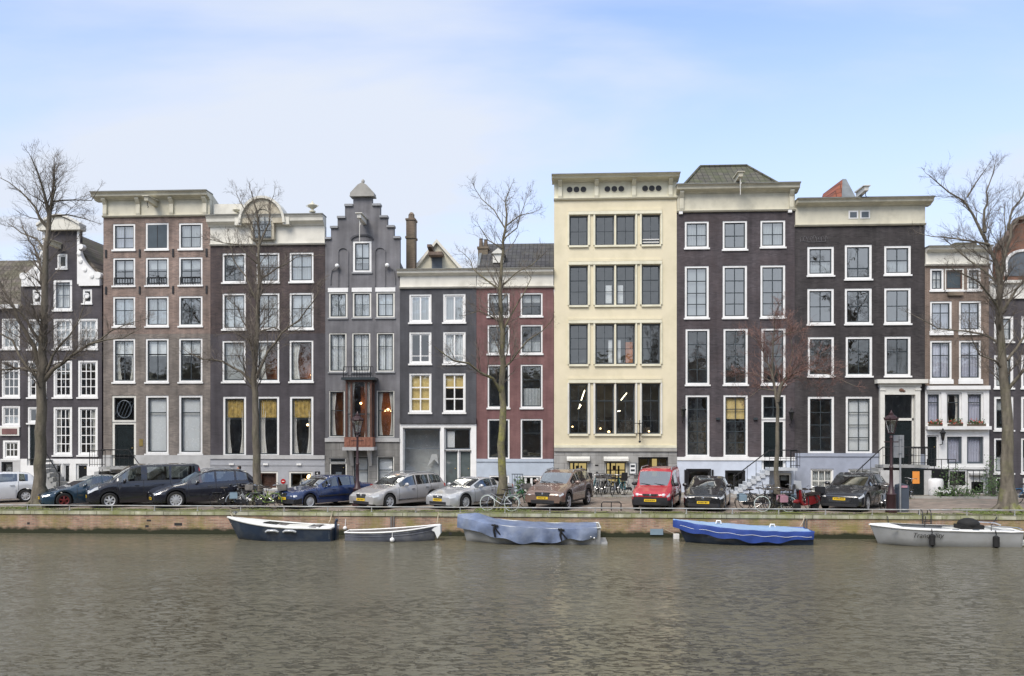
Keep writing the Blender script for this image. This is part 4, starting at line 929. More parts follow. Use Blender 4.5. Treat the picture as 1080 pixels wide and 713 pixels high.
h.finish((270, 341, 411, 489), body_top=h.corn[0]-.2)

# ===== house I: black
h = House('black brick house with wide cream cornice, white door surround and grey blue base', 838.3, 975.5, 236, 'brick_black')
h.stringer = 'stone'
h.wall(None, None, None, 479); h.wall(None, None, 479, None, 'grey_blue', .05, 'plinth')
o = h.cornice(838.6, 981, 207.5, 238, 'cream', .6, .26, side=.25)
for (a, c) in ((894.3, 904.5), (906.5, 917)):
    b_ = h.bit('attic_light', 'white', a, 222.5, c, 231, -.1, -.073, o); h.bit('attic_pane', 'grey_sash', a+1.5, 224, c-1.5, 229.8, -.108, -.102, o)
# grey and red dormer above, hoist beam
x0, x1, xt = h.X(877), h.X(909), h.X(896); zb, zt = h.corn[0]-.2, h.Z(188.5, FY+1)
mb = MB(); mb.quad((h.X(890), FY+.4, zb), (h.X(910), FY+.4, zb), (h.X(899), FY+1, zt), (h.X(895), FY+1, zt)); mb.quad((h.X(910), FY+.4, zb), (h.X(910), FY+6, zb), (h.X(899), FY+5, zt), (h.X(899), FY+1, zt)); o = mb.build('dormer', 'lead', h.root)
mb = MB(); mb.quad((x0, FY+1, zb), (h.X(890), FY+.41, zb), (h.X(895.3), FY+1.01, zt), (h.X(892), FY+4, zt)); mb.quad((x0, FY+1, zb), (h.X(892), FY+4, zt), (h.X(892), FY+6, zb)); mb.build('red_tiles', 'tiles_red', o)
h.hoist(909, 203.5, 1.0, 'offwhite', y0=FY-.3)
for i, (a, c) in enumerate(((851.5, 879.6), (891, 919.6), (932.6, 960.8))):
    k = 1.1-.9*i
    if i == 1: h.win(a, 258, c, 294.3, 2, ((.72, .07),), glass='glass_high', fw=.12, cur=())
    else: h.win(a, 259.5, c, 290, 2, (.5,), glass='glass_high', fw=.12, cur=(('cafe', 'cool_roller'),))
    h.win(a, 304, c, 341.5, 2, (.5,), glass='glass_high', fw=.12)
for i, (a, c) in enumerate(((852, 879.7), (892, 920), (933, 960.6))):
    h.win(a, 355, c, 396.5, 2, (.36,), glass='glass', fw=.12)
h.win(852, 418, 879.8, 478, 2, (.25, .5, .75), glass='glass_low', fw=.12)
h.win(892, 418, 920, 478, 2, (.25, .5, .75), glass='glass_low', fw=.12, cur=(('blind', 'roller'),))
h.ledge(None, 927, 478, 481.5, 'grey_blue', .1)
# portico
h.hole(h.X(931.6), h.X(963.6), h.Z(491), h.Z(416.5))
mb = MB()
mb.box(h.X(926.8), h.X(931.5), FY-.22, FY-.003, h.Z(491), h.Z(408)); mb.box(h.X(963.7), h.X(969), FY-.22, FY-.003, h.Z(491), h.Z(408)); mb.box(h.X(931.5), h.X(963.7), FY-.2, FY-.003, h.Z(416.4), h.Z(408))
mb.box(h.X(926), h.X(970), FY-.25, FY-.003, h.Z(407.9), h.Z(404.8)); mb.box(h.X(922.3), h.X(975.3), FY-.45, FY-.003, h.Z(404.7), h.Z(400.6)); mb.box(h.X(926.3), h.X(932.2), FY-.26, FY-.223, h.Z(412), h.Z(410)); mb.box(h.X(963.2), h.X(969.5), FY-.26, FY-.223, h.Z(412), h.Z(410))
po = mb.build('portico', 'offwhite', h.root)
mb = MB(); x, z = h.X(949), h.Z(411.7); mb.ball((x, FY-.22, z), .13, .05, .09); mb.ball((x+.12, FY-.22, z-.05), .1, .04, .05); mb.build('emblem', 'brick_orange', po)
mb = MB(); mb.box(h.X(931.7), h.X(963.5), FY+.0, FY+.12, h.Z(443.6), h.Z(441)); mb.box(h.X(931.7), h.X(933.3), FY, FY+.12, h.Z(491), h.Z(416.6)); mb.box(h.X(961.9), h.X(963.5), FY, FY+.12, h.Z(491), h.Z(416.6)); mb.build('door_frame', 'offwhite', po)
mb = MB(); mb.quad((h.X(933.3), FY+.07, h.Z(441)), (h.X(961.9), FY+.07, h.Z(441)), (h.X(961.9), FY+.07, h.Z(417)), (h.X(933.3), FY+.07, h.Z(417))); mb.build('transom_pane', 'glass_low', po)
mb = MB()
for k in range(2): mb.box(h.X(933.4+k*14.3), h.X(947.4+k*14.3), FY+.06, FY+.11, h.Z(491), h.Z(443.7)); mb.box(h.X(936+k*14.3), h.X(945+k*14.3), FY+.045, FY+.058, h.Z(487), h.Z(470)); mb.box(h.X(936+k*14.3), h.X(945+k*14.3), FY+.045, FY+.058, h.Z(467), h.Z(448))
o = mb.build('door', 'door_green', h.root); mb = MB(); mb.ball((h.X(948.5), FY+.03, h.Z(470)), .04); mb.build('handle', 'brass', o)
h.win(854.7, 494.5, 879, 520, 3, ((.5, .05),), fr='white', fw=.07, sa='offwhite', sill=None, rec=0, glass='glass', cur=(('half', 'roller'), ('net', 'cool_roller')))
h.win(894.5, 494.5, 917, 516, 3, ((.5, .05),), fr='white', fw=.07, sa='offwhite', sill=None, rec=0, glass='glass', cur=(('half', 'roller'),))
h.steps(975, 927, 893, 490, 8, 1.25)
iron_rail(h.root, h.X(950), h.X(975), FY-1.2, h.Z(490, 10), .9)
h.win(951, 494.5, 973.5, 523, 1, (), fr='iron', sa='iron', sill=None, rec=0, glass='glass_dim')
# closed dark door under the landing with orange notice
xa, xb = at(951, 450, FY-1.3)[0], at(974.2, 450, FY-1.3)[0]; zt = at(h.cx, 494, FY-1.3)[1]
mb = MB(); mb.box(xa, xb, FY-1.32, FY-1.27, .1, zt); o = mb.build('cellar_door', 'door_green', h.root)
mb = MB(); mb.box(xa+(xb-xa)*.48, xa+(xb-xa)*.8, FY-1.335, FY-1.322, 1.0-.4+.1, 1.35); mb.build('orange_notice', 'orange_paint', o)
mb = MB(); mb.box(xb+.02, xb+.4, FY-1.3, FY-.06, .02, zt-.1); mb.build('stoop_pier', 'pale_stone', o); mb = MB(); mb.box(at(928, 450, FY-1.2)[0], xa-.02, FY-1.3, FY-1.0, .02, zt-.1); mb.build('stoop_pier', 'pale_stone', o)
# faded painted lettering strokes near the top left corner
rr = random.Random(9); mb = MB(); x = h.X(845.5); xe = h.X(873)
while x < xe:
    w = rr.uniform(.08, .2); z = h.Z(251.5)+rr.uniform(-.05, .05); pts = [(x+w*math.cos(t)*.6, FY-.006, z+.16*math.sin(t*rr.uniform(.8, 1.2))) for t in [q*.9 for q in range(6)]]
    mb.tube(pts, .018, 4); x += w+.05
mb.tube([(h.X(845.5), FY-.006, h.Z(253.5)), (h.X(856), FY-.006, h.Z(255)), (h.X(871), FY-.006, h.Z(254.3))], .02, 4)
mb.build('faded_lettering', 'chalk', h.root)
h.finish((298, 348, 404, 486), body_top=h.corn[0]-.2)

# ===== house J: white lower storeys, brown brick above
h = House('narrow house with brown brick upper floors, white lower floors and red flower boxes', 975.5, 1043, 278, 'brick_tan')
h.wall(None, None, None, 407); h.wall(None, None, 407, None, 'white', .04, 'plaster_front')
h.cornice(976.2, 1043.3, 258.5, 280, 'pale_cream', .45, .3, side=.0)
mb = MB(); a, c = h.X(999, FY+1), h.X(1027, FY+1); mb.prism([(a, h.Z(262)), (c, h.Z(262)), (h.X(1024, FY+1), h.Z(254)), (h.X(1002, FY+1), h.Z(254))], FY+.4, FY+3); mb.build('roof', 'tiles_moss', h.root)
h.win(981, 283, 995.5, 306, 2, (.5,), fw=.1, cur=(('net', 'net'),)); h.win(1020, 283, 1034.5, 306, 2, (.5,), fw=.1, cur=(('net', 'net'),))
h.win(996.5, 283, 1017, 306, 1, (), fr='offwhite', fw=.08, sa='brown_wood', glass='glass_dim', cur=(('blind', 'shutter'),))
h.bit('beam_socket', 'hewn', 999, 308, 1015, 312, -.14)
for i, (a, c) in enumerate(((981, 1004), (1011.5, 1035))):
    h.win(a, 317.5, c, 349, 2, ((.36, .05),), fw=.1, cur=(('net', 'lilac_net'),), sill='white', glass='glass_high')
    h.win(a, 359, c, 400, 2, ((.36, .05),), fw=.1, cur=(('net', 'lilac_net'),), sill='white')
    h.ledge(a-1, c+1, 350.5, 353.5, 'white', .1); h.ledge(a-1, c+1, 401.5, 405, 'white', .1)
h.ledge(None, None, 407, 411, 'white', .2)
for i, (a, c) in enumerate(((976.8, 992.5), (997.3, 1014), (1019.3, 1037))):
    h.win(a, 414, c, 447.5, 1, ((.27, .05),), fw=.09, cur=(('net', 'lilac_net'),) if i != 1 else (('side', 'drape'),), sill=None, glass='glass_low')
h.ledge(None, None, 449.5, 453, 'white', .32)
rr = random.Random(5)
for i, (a, c) in enumerate(((978, 991.5), (998.5, 1013), (1019, 1037))):
    bx = MB(); bx.box(h.X(a), h.X(c), FY-.31, FY-.1, h.Z(449.4), h.Z(447)); o = bx.build('flower_box', 'hewn', h.root)
    lf, fl = MB(), MB()
    for k in range(130):
        x, y, z = rr.uniform(h.X(a), h.X(c)), FY-.2+rr.uniform(-.16, .12), h.Z(447)+abs(rr.gauss(0, .1)); q = rr.uniform(.02, .05)
        (fl if (k % 3 == 0) else lf).quad((x-q, y-q, z), (x+q, y, z-q), (x+q, y+q, z+q), (x-q*.5, y, z+q))
    lf.build('leaves', 'leaf', o, recalc=False); fl.build('blossom', 'blossom', o, recalc=False)
h.win(998.5, 460.5, 1014.3, 489, 1, (), fr='grey_sash', fw=.05, sa='grey_sash', sill=None, cur=(('net', 'lilac_net'),), glass='glass_low'); h.win(1019.5, 460.5, 1037, 489, 1, (), fr='grey_sash', fw=.05, sa='grey_sash', sill=None, cur=(('net', 'lilac_net'),), glass='glass_low')
h.door(977, 459, 990, 492, 'door_green', 'white', .08)
h.lantern(994, 458.5)
h.ledge(None, None, 492, 494.5, 'white', .12)
h.win(1001, 497, 1018, 512, 1, (), fr='iron', sa='iron', sill=None, rec=0, glass='glass_low'); h.win(1024, 508, 1037, 520, 2, (), fr='iron', sa='iron', sill=None, rec=0, glass='glass_dim'); h.ledge(1021, 1040, 499, 501, 'pale_stone', .3)
iron_rail(h.root, h.X(977, 10), h.X(1007, 10), FY-1.1, h.Z(506, 10), 1.1, bars=4, r=.02)
mb = MB(); mb.box(h.X(976.5, 10), h.X(1006, 10), FY-1.15, FY-.06, .05, .35); mb.box(h.X(976.5, 10), h.X(1000, 10), FY-1.0, FY-.06, .35, h.Z(494)); mb.build('stoop', 'iron', h.root)
iron_rail(h.root, h.X(1020, 10), h.X(1040, 10), FY-1.0, .1, 1.3, bars=3, r=.02)
h.finish((311, 355, 410, 456, 494))

# ===== house K: right edge
h = House('dark brick house at the far right edge with red brick top and arched attic window', 1043, 1146, 315, 'brick_violet')
h.wall(None, None, None, None)
h.wall(1050, 1139, 262, 296, 'brick_orange', 0, 'top_storey'); h.ledge(1043, 1146, 296, 315, 'offwhite', .12, 'string_band'); h.ledge(1043, 1146, 296, 299, 'offwhite', .3, 'string_moulding')
h.pieces[0] = (h.x0, h.x1, 0., h.Z(296), 'brick_violet', 0., 'wall')
xc = h.X(1079)
mb = MB(); pts = [(h.X(1051), h.Z(262)), (h.X(1062), h.Z(250)), (xc-.3, h.Z(232)), (xc+.3, h.Z(232)), (2*xc-h.X(1062), h.Z(250)), (2*xc-h.X(1051), h.Z(262))]
mb.prism(pts, FY-.001, FY+.35); mb.build('gable_top', 'brick_orange', h.root)
mb = MB()
for i in range(len(pts)-1):
    p, q = pts[i], pts[i+1]; mb.prism([(p[0], p[1]+.003), (q[0], q[1]+.003), (q[0], q[1]+.15), (p[0], p[1]+.15)], FY-.2, FY+.4)
mb.build('gable_coping', 'brick_tan', h.root)
r = xc-h.X(1062); z0 = h.Z(291); mb = MB(); mb.prism([(xc-r, z0)]+[(xc-r*math.cos(PI*i/12), h.Z(278)+r*.75*math.sin(PI*i/12)) for i in range(13)]+[(xc+r, z0)], FY-.03, FY-.004); o = mb.build('arched_window', 'grey_sash', h.root)
mb = MB()
for i in range(12):
    P = lambda rr_, i: (xc-rr_*math.cos(PI*i/12), h.Z(278)+rr_*.77*math.sin(PI*i/12))
    mb.prism([P(r, i), P(r+.16, i), P(r+.16, i+1), P(r, i+1)], FY-.09, FY-.035)
mb.box(xc-r-.16, xc-r, FY-.09, FY-.035, z0, h.Z(278)); mb.box(xc+r, xc+r+.16, FY-.09, FY-.035, z0, h.Z(278)); mb.build('arch_frame', 'white', o)
for (a, c) in ((1048.5, 1069), (1077, 1098), (1108, 1128)):
    h.win(a, 333, c, 360, 2, (.5,), fw=.13, cur=(('net', 'net'),)); h.win(a, 374, c, 409, 2, (.4,), fw=.13, cur=(('net', 'net'),)); h.win(a, 418, c, 453.5, 2, (.4,), fw=.13, cur=(('half', 'cool_roller'),)); 
    h.win(a, 462, c, 499, 2, (.55,), fw=.1, cur=(('cafe', 'roller'),)); h.win(a+2, 504, c-4, 519, 1, (), fr='white', sa='iron', fw=.06, sill=None, glass='glass_dim')
h.finish((322, 366, 413, 457, 501), body_top=h.Z(296))
# ------------------------------------------------------------------ cars
def interp(pts, x):
    if x <= pts[0][0]: return pts[0][1]
    for (a, b), (c, d) in zip(pts, pts[1:]):
        if x <= c:
            t = (x-a)/(c-a) if c > a else 1
            return b+(d-b)*t
    return pts[-1][1]
def sm(pts, x, w=.07):
    return sum(interp(pts, x+k*w/2)*q for k, q in ((-2, .1), (-1, .22), (0, .36), (1, .22), (2, .1)))
def make_car(label, S, paint, cat='car', name='parked_car', rim='rim', clad=None, group='cars parked at an angle along the quay'):
    L, W, top, belt = S['L'], S['W'], S['top'], S['belt']; r = S['r']; ax = S['axles']; sill = S.get('sill', .2)
    xc, xr, xe, xb = S['wind']          # cowl, roof front, roof end, rear glass base
    glz = S['side']                      # glazed ranges
    seams = S['seams']; ra = r+.07; roofw = S.get('roofw', .72)
    root = thing(name, label, cat, group=group)
    st = set([0, .03, .08, .16, .28, .42, L-.42, L-.28, L-.16, L-.08, L-.03, L, xc, xr, xe, xb, xc-.05, xr+.05])
    for a in ax:
        for k in range(-8, 9): st.add(a+ra*k/8.)
        st.add(a-ra-.001); st.add(a+ra+.001)
    for (a, b) in glz: st.update((a, b))
    for q in seams: st.update((q-.009, q+.009))
    x = .5
    while x < L-.4: st.add(x); x += .13
    st = sorted(v for v in st if 0 <= v <= L); X = [st[0]]
    for v in st[1:]:
        if v-X[-1] > .0009: X.append(v)
    def ring(x):
        e = min(x, L-x); fe = x if x < L/2 else L-x
        nose = S.get('nose', .55); tail = S.get('tail', .4); R0 = nose if x < L/2 else tail; pinch = S.get('pinch', .16) if x < L/2 else S.get('pinch_r', .12)
        t = max(0, 1-fe/R0); w = W/2*(1-pinch*t**2.2)
        wc = W/2*(1-.03*abs(x/L*2-1))
        w = min(w, wc)
        zt, zb = sm(top, x), min(sm(belt, x), sm(top, x)-.012)
        zl = sill + (.05 if x < .1 or x > L-.1 else 0)
        arch = False
        for a in ax:
            if abs(x-a) <= ra: zl = max(zl, r+math.sqrt(max(0, ra*ra-(x-a)**2))); arch = True
        k = max(0, min(1, (zt-zb)/.34))
        p = [(w*(.96 if not arch else .985), zl), (w*.99, zl+.05 if arch else zl+.09)]
        p += [(w*1.0, p[1][1]+(zb-p[1][1])*.42), (w*.985, p[1][1]+(zb-p[1][1])*.80), (w*.94, zb)]
        dz = zt-zb; w6 = w*.80*(1-k)+(W/2*roofw+.05)*k
        p += [(w*(.915*(1-k)+.925*k), zb+dz*.06+.004), (w6, zb+dz*.86), (w6*(.86*(1-k)+.93*k), zb+dz*.965), (w6*.5, zb+dz*.995), (0, zb+dz)]
        return p
    rings = [ring(x) for x in X]
    parts = {}
    def put(nm, quad): parts.setdefault(nm, MB()).quad(*quad)
    for i in range(len(X)-1):
        xm = (X[i]+X[i+1])/2
        for j in range(9):
            nm = 'body'
            if j == 0 and clad: nm = 'cladding'
            if j == 0 and not clad: nm = 'body'
            if clad and any(abs(xm-a) < ra+.09 for a in ax) and j == 1 and S.get('clad_arch'): nm = 'cladding'
            if j in (0, 1) and (xm < .42 and S.get('bumper')): nm = 'bumper'
            if j in (0, 1) and (xm > L-.35 and S.get('bumper')): nm = 'bumper'
            if j == 5 and any(a < xm < b for a, b in glz): nm = 'side_window'
            if j >= 7 and xc < xm < xr: nm = 'windscreen'
            if j >= 7 and xe < xm < xb: nm = 'rear_window'
            if j in (7,8) and S.get('glassroof') and xr < xm < xe: nm = 'glass_roof'
            if 0 < j < 5 and any(abs(xm-q) < .0095 for q in seams): nm = 'door_gap'
            if nm == 'body' and 0 <= j < 5 and len(seams) > 1 and seams[0] < xm < seams[-1]:
                nm = 'door' + str(sum(1 for q in seams if q < xm))
            hl = S.get('hl', .42)*.72
            if nm in ('body', 'bumper') and j == 3 and xm < hl: nm = 'headlight'
            if nm in ('body',) and j == 3 and xm > L-.26: nm = 'tail_light'
            if nm == 'body' and S.get('tall_tail') and j in (4, 5) and xm > L-.22: nm = 'tail_light'
            for sgn in (1, -1):
                A, B = rings[i], rings[i+1]
                q = ((L/2-X[i], sgn*A[j][0], A[j][1]), (L/2-X[i+1], sgn*B[j][0], B[j][1]), (L/2-X[i+1], sgn*B[j+1][0], B[j+1][1]), (L/2-X[i], sgn*A[j+1][0], A[j+1][1]))
                n2 = nm
                if nm in ('headlight', 'tail_light', 'side_window') or nm.startswith('door') and nm != 'door_gap': n2 = nm+('L' if sgn > 0 else 'R')
                put(n2, q)
    for i, nm in ((0, 'body'), (-1, 'body')):
        A = rings[i]; x = L/2-X[i]
        mb = parts.setdefault(nm, MB())
        bmp = parts.setdefault('bumper', MB()) if S.get('bumper') else mb
        for j in range(9): (bmp if j < S.get('cap_b', 2) else mb).quad((x, A[j][0], A[j][1]), (x, A[j+1][0], A[j+1][1]), (x, -A[j+1][0], A[j+1][1]), (x, -A[j][0], A[j][1]))
    y_ = W/2*(1-S.get('pinch', .16))*.76; z_ = S.get('hz', interp(belt, .1)-.03)
    for q, sg in (('L', 1), ('R', -1)):
        if 'headlight'+q in parts: parts['headlight'+q].ball((L/2-.10, sg*y_, z_), .115, S.get('hw', .2), S.get('hh', .065), 12, 6)
    body = None; order = sorted(parts, key=lambda k: k != 'body')
    mats = {'body': paint, 'cladding': 'plastic', 'bumper': 'plastic', 'windscreen': 'screen_glass', 'rear_window': 'car_glass', 'glass_roof': 'car_glass', 'door_gap': 'rubber'}
    for k in order:
        if k == 'bumper':
            B_ = parts[k]
            for sg in (1, -1):
                q = MB(); q.v = B_.v; q.f = [f for f in B_.f if sum(B_.v[i][0] for i in f)*sg > 0]; q.mi = [0]*len(q.f)
                used = sorted(set(i for f in q.f for i in f)); mp_ = {a: b for b, a in enumerate(used)}; q.v = [B_.v[i] for i in used]; q.f = [tuple(mp_[i] for i in f) for f in q.f]; q.build('bumper', 'plastic', root, 60)
            continue
        if k.startswith('side_window'): o = parts[k].build('side_window', 'car_glass', root, 35)
        elif k.startswith('headlight'): o = parts[k].build('headlight', 'lamp_glass', root, 35)
        elif k.startswith('tail_light'): o = parts[k].build('tail_light', 'tail_red', root, 35)
        elif k.startswith('door') and k != 'door_gap':
            o = parts[k].build('door', paint, root, 60); n = int(k[4]); xh = seams[n]-.28; sg = 1 if k.endswith('L') else -1
            rr_ = ring(xh); hb = MB(); hb.box(L/2-xh-.09, L/2-xh+.09, sg*(rr_[3][0]-.01), sg*(rr_[3][0]+.035), rr_[3][1]-.015, rr_[3][1]+.018); hb.build('handle', 'chrome' if S.get('chrome') else paint, o)
        else: o = parts[k].build(k, mats[k], root, 60)
    # floor, arches and cabin
    zc = interp(belt, L/2)-.12
    mb = MB(); mb.box(-L/2+.25, L/2-.25, -W/2+.27, W/2-.27, sill-.03, min(.55, zc)); mb.box(L/2-xb+.25, L/2-xc-.3, -W/2+.12, W/2-.12, max(.56, r*2+.1), max(.6, zc)) 
    for sx in (-1, 1): mb.box(sx*(L/2-.10)-.03, sx*(L/2-.10)+.03, -W/2+.4, W/2-.4, sill, .45)
    mb.build('underbody', 'interior', root)
    mb = MB()
    for sx in (L/2-xr-.35, L/2-xr-1.2):
        for sy in (-1, 1):
            if sx > -L/2+.5: mb.box(sx-.12, sx+.08, sy*.38-.24, sy*.38+.24, zc, zc+.30); mb.box(sx-.1, sx+.02, sy*.38-.11, sy*.38+.11, zc+.3, zc+.46)
    mb.build('seats', 'interior', root)
    for a in ax:
        for sg in (-1, 1):
            x = L/2-a; y = sg*(W/2-.115); tw = .10
            t = MB(); t.lathe([(r-.11, -tw), (r-.03, -tw), (r, -tw*.7), (r, tw*.7), (r-.03, tw), (r-.11, tw)], (x, y, r), 28, 'y', cap=False)
            rr = MB(); n = S.get('spokes', 7); rr.lathe([(r-.105, -tw*.9), (r-.105, tw*.9)], (x, y, r), 28, 'y', cap=False)
            yo = y+sg*tw*.72
            rr.lathe([(.055, 0), (.055, sg*.03), (.001, sg*.035)], (x, yo, r), 12, 'y')
            for k in range(n):
                an = 2*PI*k/n+.3; c, s = math.cos(an), math.sin(an); d0, d1 = .03, .05
                P = lambda rad, off, yy: (x+c*rad-s*off, yy, r+s*rad+c*off)
                rr.quad(P(.04, -d0, yo+sg*.02), P(r-.11, -d1, yo), P(r-.11, d1, yo), P(.04, d0, yo+sg*.02))
            rr.lathe([(r-.15, sg*.0), (r-.105, sg*.022), (r-.1, 0)], (x, yo, r), 28, 'y', cap=False)
            w = t.build('wheel', 'rubber', root, 40); rr.build('rim', rim, w, 40)
            dk = MB(); dk.lathe([(.001, 0), (r-.1, 0)], (x, y+sg*.02, r), 24, 'y'); dk.build('brake', 'interior', w)
    for sg in (-1, 1):
        xm = L/2-xc-.48; zz = interp(belt, xc+.48)+.10
        mb = MB(); mb.ball((xm, sg*(W/2+.07), zz), .08, .13, .085, 10, 6); mb.tube([(xm, sg*(W/2-.1), zz-.07), (xm, sg*(W/2+.05), zz-.03)], .025, 5); mb.build('mirror', S.get('mirror', paint), root, 60)
    # front: grille, lower intake, plate
    g = S.get('grille', (.34, .48, .62)); xf = L/2
    mb = MB(); hw, z0, z1 = g; mb.prism([(-hw*.82, z0), (hw*.82, z0), (hw, z1-.03), (hw*.9, z1), (-hw*.9, z1), (-hw, z1-.03)], xf-.02, xf+.012, 'x'); gr = mb.build('grille', S.get('grille_mat', 'plastic'), root)
    mb = MB()
    for k in range(1, 4): zz = z0+(z1-z0)*k/4; mb.box(xf+.0125, xf+.02, -hw*.8, hw*.8, zz-.006, zz+.006)
    mb.ball((xf+.02, 0, z1-.06), .012, .05, .05, 8, 5); mb.build('grille_bars', 'chrome', gr)
    mb = MB(); q = S.get('intake', (.55, .24, .36)); mb.box(xf-.06, xf+.010, -q[0]*.9, q[0]*.9, q[1], q[2])
    for sg in (-1, 1): mb.ball((xf-.10, sg*(W/2-.27), (q[1]+q[2])/2), .09, .1, .05, 10, 6)
    mb.build('air_intake', 'plastic', root)
    zp = S.get('plate', .44); mb = MB(); mb.box(xf+.014, xf+.03, -.26, .26, zp-.055, zp+.055); pl = mb.build('number_plate', 'plate', root)
    rr = random.Random(int(L*1000)); mb = MB(); y = -.2
    while y < .18:
        w = rr.uniform(.03, .045)
        if True: mb.box(xf+.0305, xf+.032, y, y+w*.3, zp-.03, zp+.03); mb.box(xf+.0305, xf+.032, y+w*.35, y+w, zp-.03+.03*rr.random(), zp+.03)
        y += w+.022
    mb.build('plate_characters', 'rubber', pl)
    mb = MB(); mb.box(-xf-.02, -xf-.004, -.26, .26, .62, .73); mb.build('number_plate', 'plate', root)
    if S.get('rails'):
        for sg in (-1, 1):
            yy = sg*(W/2*roofw-.02); mb = MB(); zr = interp(top, (xr+xe)/2)
            mb.tube([(L/2-xr-.15, yy, interp(top, xr+.15)-.02), (L/2-xr-.3, yy, interp(top, xr+.3)+.04), (L/2-(xr+xe)/2, yy, zr+.05), (L/2-xe+.3, yy, interp(top, xe-.3)+.04), (L/2-xe+.1, yy, interp(top, xe-.1)-.02)], .022, 6); mb.build('roof_rail', 'galv', root, 60)
    if S.get('strip'):
        for sg in (-1, 1):
            mb = MB(); a, b = ax[0]+ra+.1, ax[1]-ra-.1; z = S['strip']; mb.box(L/2-b, L/2-a, sg*(W/2-.01), sg*(W/2+.02), z, z+.06); mb.build('side_moulding', 'plastic' if S.get('bumper') else 'chrome', root)
    wp = MB()
    for sy in (-.1, .5):
        zc_ = interp(top, xc)+.03; wp.tube([(L/2-xc+.02, sy, zc_), (L/2-xc-.1, sy-.5, zc_+.06)], .012, 4)
    wp.build('wiper', 'rubber', root)
    return root, L, W
def place(car, xl, xr, yn=.75, th=None):
    force = th
    """stand the car nose towards the canal; it spans photo columns xl..xr"""
    root, L, W = car; L2, W2 = L*.97, W*.93
    def corners(th):
        c, s = math.cos(th), math.sin(th)
        xfr = at(xl, 500, yn+W2*c)[0]; FLx = xfr+W2*s
        FL = (FLx, yn); FR = (xfr, yn+W2*c); RL = (FL[0]+L2*c, FL[1]+L2*s); RR = (FR[0]+L2*c, FR[1]+L2*s)
        return FL, FR, RL, RR
    best = None
    for k in range(20, 90):
        th = R(k); FL, FR, RL, RR = corners(th); m = max(pxof(*RL)[0], pxof(*RR)[0], pxof(*FL)[0])
        if best is None or abs(m-xr) < best[0]: best = (abs(m-xr), th, FL, RR)
    _, th, FL, RR = best
    if force: th = R(force); FL, FR, RL, RR = corners(th)
    print('px', [round(pxof(*q)[0]) for q in corners(th)])
    root.location = ((FL[0]+RR[0])/2, (FL[1]+RR[1])/2, .012); root.rotation_euler = (0, 0, PI+th)
    print('car', root['label'][:30], 'theta', round(math.degrees(th)), 'err', round(_, 1), 'at', [round(v, 2) for v in root.location])
    return root
def paintm(name, col, metal=.35, rough=.25):
    metal *= .45
    return pm(name, col, rough, metal=metal, var=.05, coat=1., dirt=tuple(c*.8+.03 for c in col), dirt_amt=.08, dscale=.9)
paintm('paint_white', (.62, .64, .66), .1); paintm('paint_teal', (.018, .045, .075), .3); paintm('paint_van', (.012, .013, .02), .3); paintm('paint_black', (.012, .013, .022), .3)
paintm('paint_navy', (.016, .035, .11), .3); paintm('paint_silver', (.44, .43, .42), .6); paintm('paint_silver2', (.48, .49, .50), .6); paintm('paint_bronze', (.20, .135, .105), .55)
paintm('paint_red', (.42, .016, .03), .0, .35); paintm('paint_black2', (.014, .015, .017), .3); paintm('paint_dkgrey', (.020, .021, .024), .35)

HATCH = dict(L=3.95, W=1.7, r=.31, axles=(.78, 3.3), top=[(0, .58), (.1, .68), (.7, .88), (1.05, .98), (1.75, 1.40), (2.3, 1.48), (3.2, 1.45), (3.55, 1.38), (3.86, .98), (3.95, .75)], belt=[(0, .56), (.6, .82), (1.1, .92), (3.0, 1.0), (3.9, .98)], wind=(1.05, 1.75, 3.5, 3.84), side=((1.25, 2.1), (2.18, 2.95), (3.02, 3.4)), seams=(1.15, 2.14, 3.0), pinch=.2, pinch_r=.14, tall_tail=1)
COUPE = dict(L=4.4, W=1.8, r=.33, axles=(.85, 3.5), sill=.17, top=[(0, .56), (.12, .66), (.8, .84), (1.25, .95), (2.1, 1.34), (2.6, 1.40), (3.2, 1.36), (3.95, 1.02), (4.3, .96), (4.4, .75)], belt=[(0, .54), (.7, .78), (1.3, .88), (3.4, .96), (4.3, .94)], wind=(1.25, 2.1, 3.2, 3.95), side=((1.5, 2.45), (2.53, 3.15)), seams=(1.4, 2.5, 3.25), pinch=.22, spokes=5)
VAN = dict(L=4.9, W=1.92, r=.34, axles=(.88, 3.9), sill=.22, roofw=.80, top=[(0, .74), (.06, .85), (.35, 1.02), (.95, 1.18), (1.05, 1.24), (1.75, 1.84), (2.1, 1.93), (4.6, 1.93), (4.78, 1.85), (4.88, 1.2), (4.9, .9)], belt=[(0, .72), (.3, .95), (1.05, 1.13), (4.6, 1.16), (4.9, 1.1)], wind=(1.02, 1.78, 4.72, 4.86), side=((1.25, 2.2), (2.45, 3.4), (3.5, 4.55)), seams=(1.2, 2.3, 3.45), pinch=.16, pinch_r=.05, nose=.5, tail=.2, grille=(.5, .62, .76), intake=(.6, .26, .44), plate=.5, strip=0, spokes=6, tall_tail=1, hl=.5)
SUV = dict(L=4.8, W=1.93, r=.375, axles=(.9, 3.8), sill=.26, top=[(0, .66), (.1, .80), (.8, 1.02), (1.35, 1.12), (2.15, 1.60), (2.7, 1.68), (3.7, 1.64), (4.15, 1.52), (4.62, 1.12), (4.75, .95), (4.8, .7)], belt=[(0, .64), (.7, .95), (1.4, 1.06), (4.0, 1.16), (4.7, 1.08)], wind=(1.35, 2.15, 4.1, 4.62), side=((1.6, 2.6), (2.7, 3.5), (3.6, 4.15)), seams=(1.45, 2.66, 3.6), pinch=.2, clad=1, rails=1, chrome=1, grille=(.45, .4, .58), plate=.42, spokes=10)
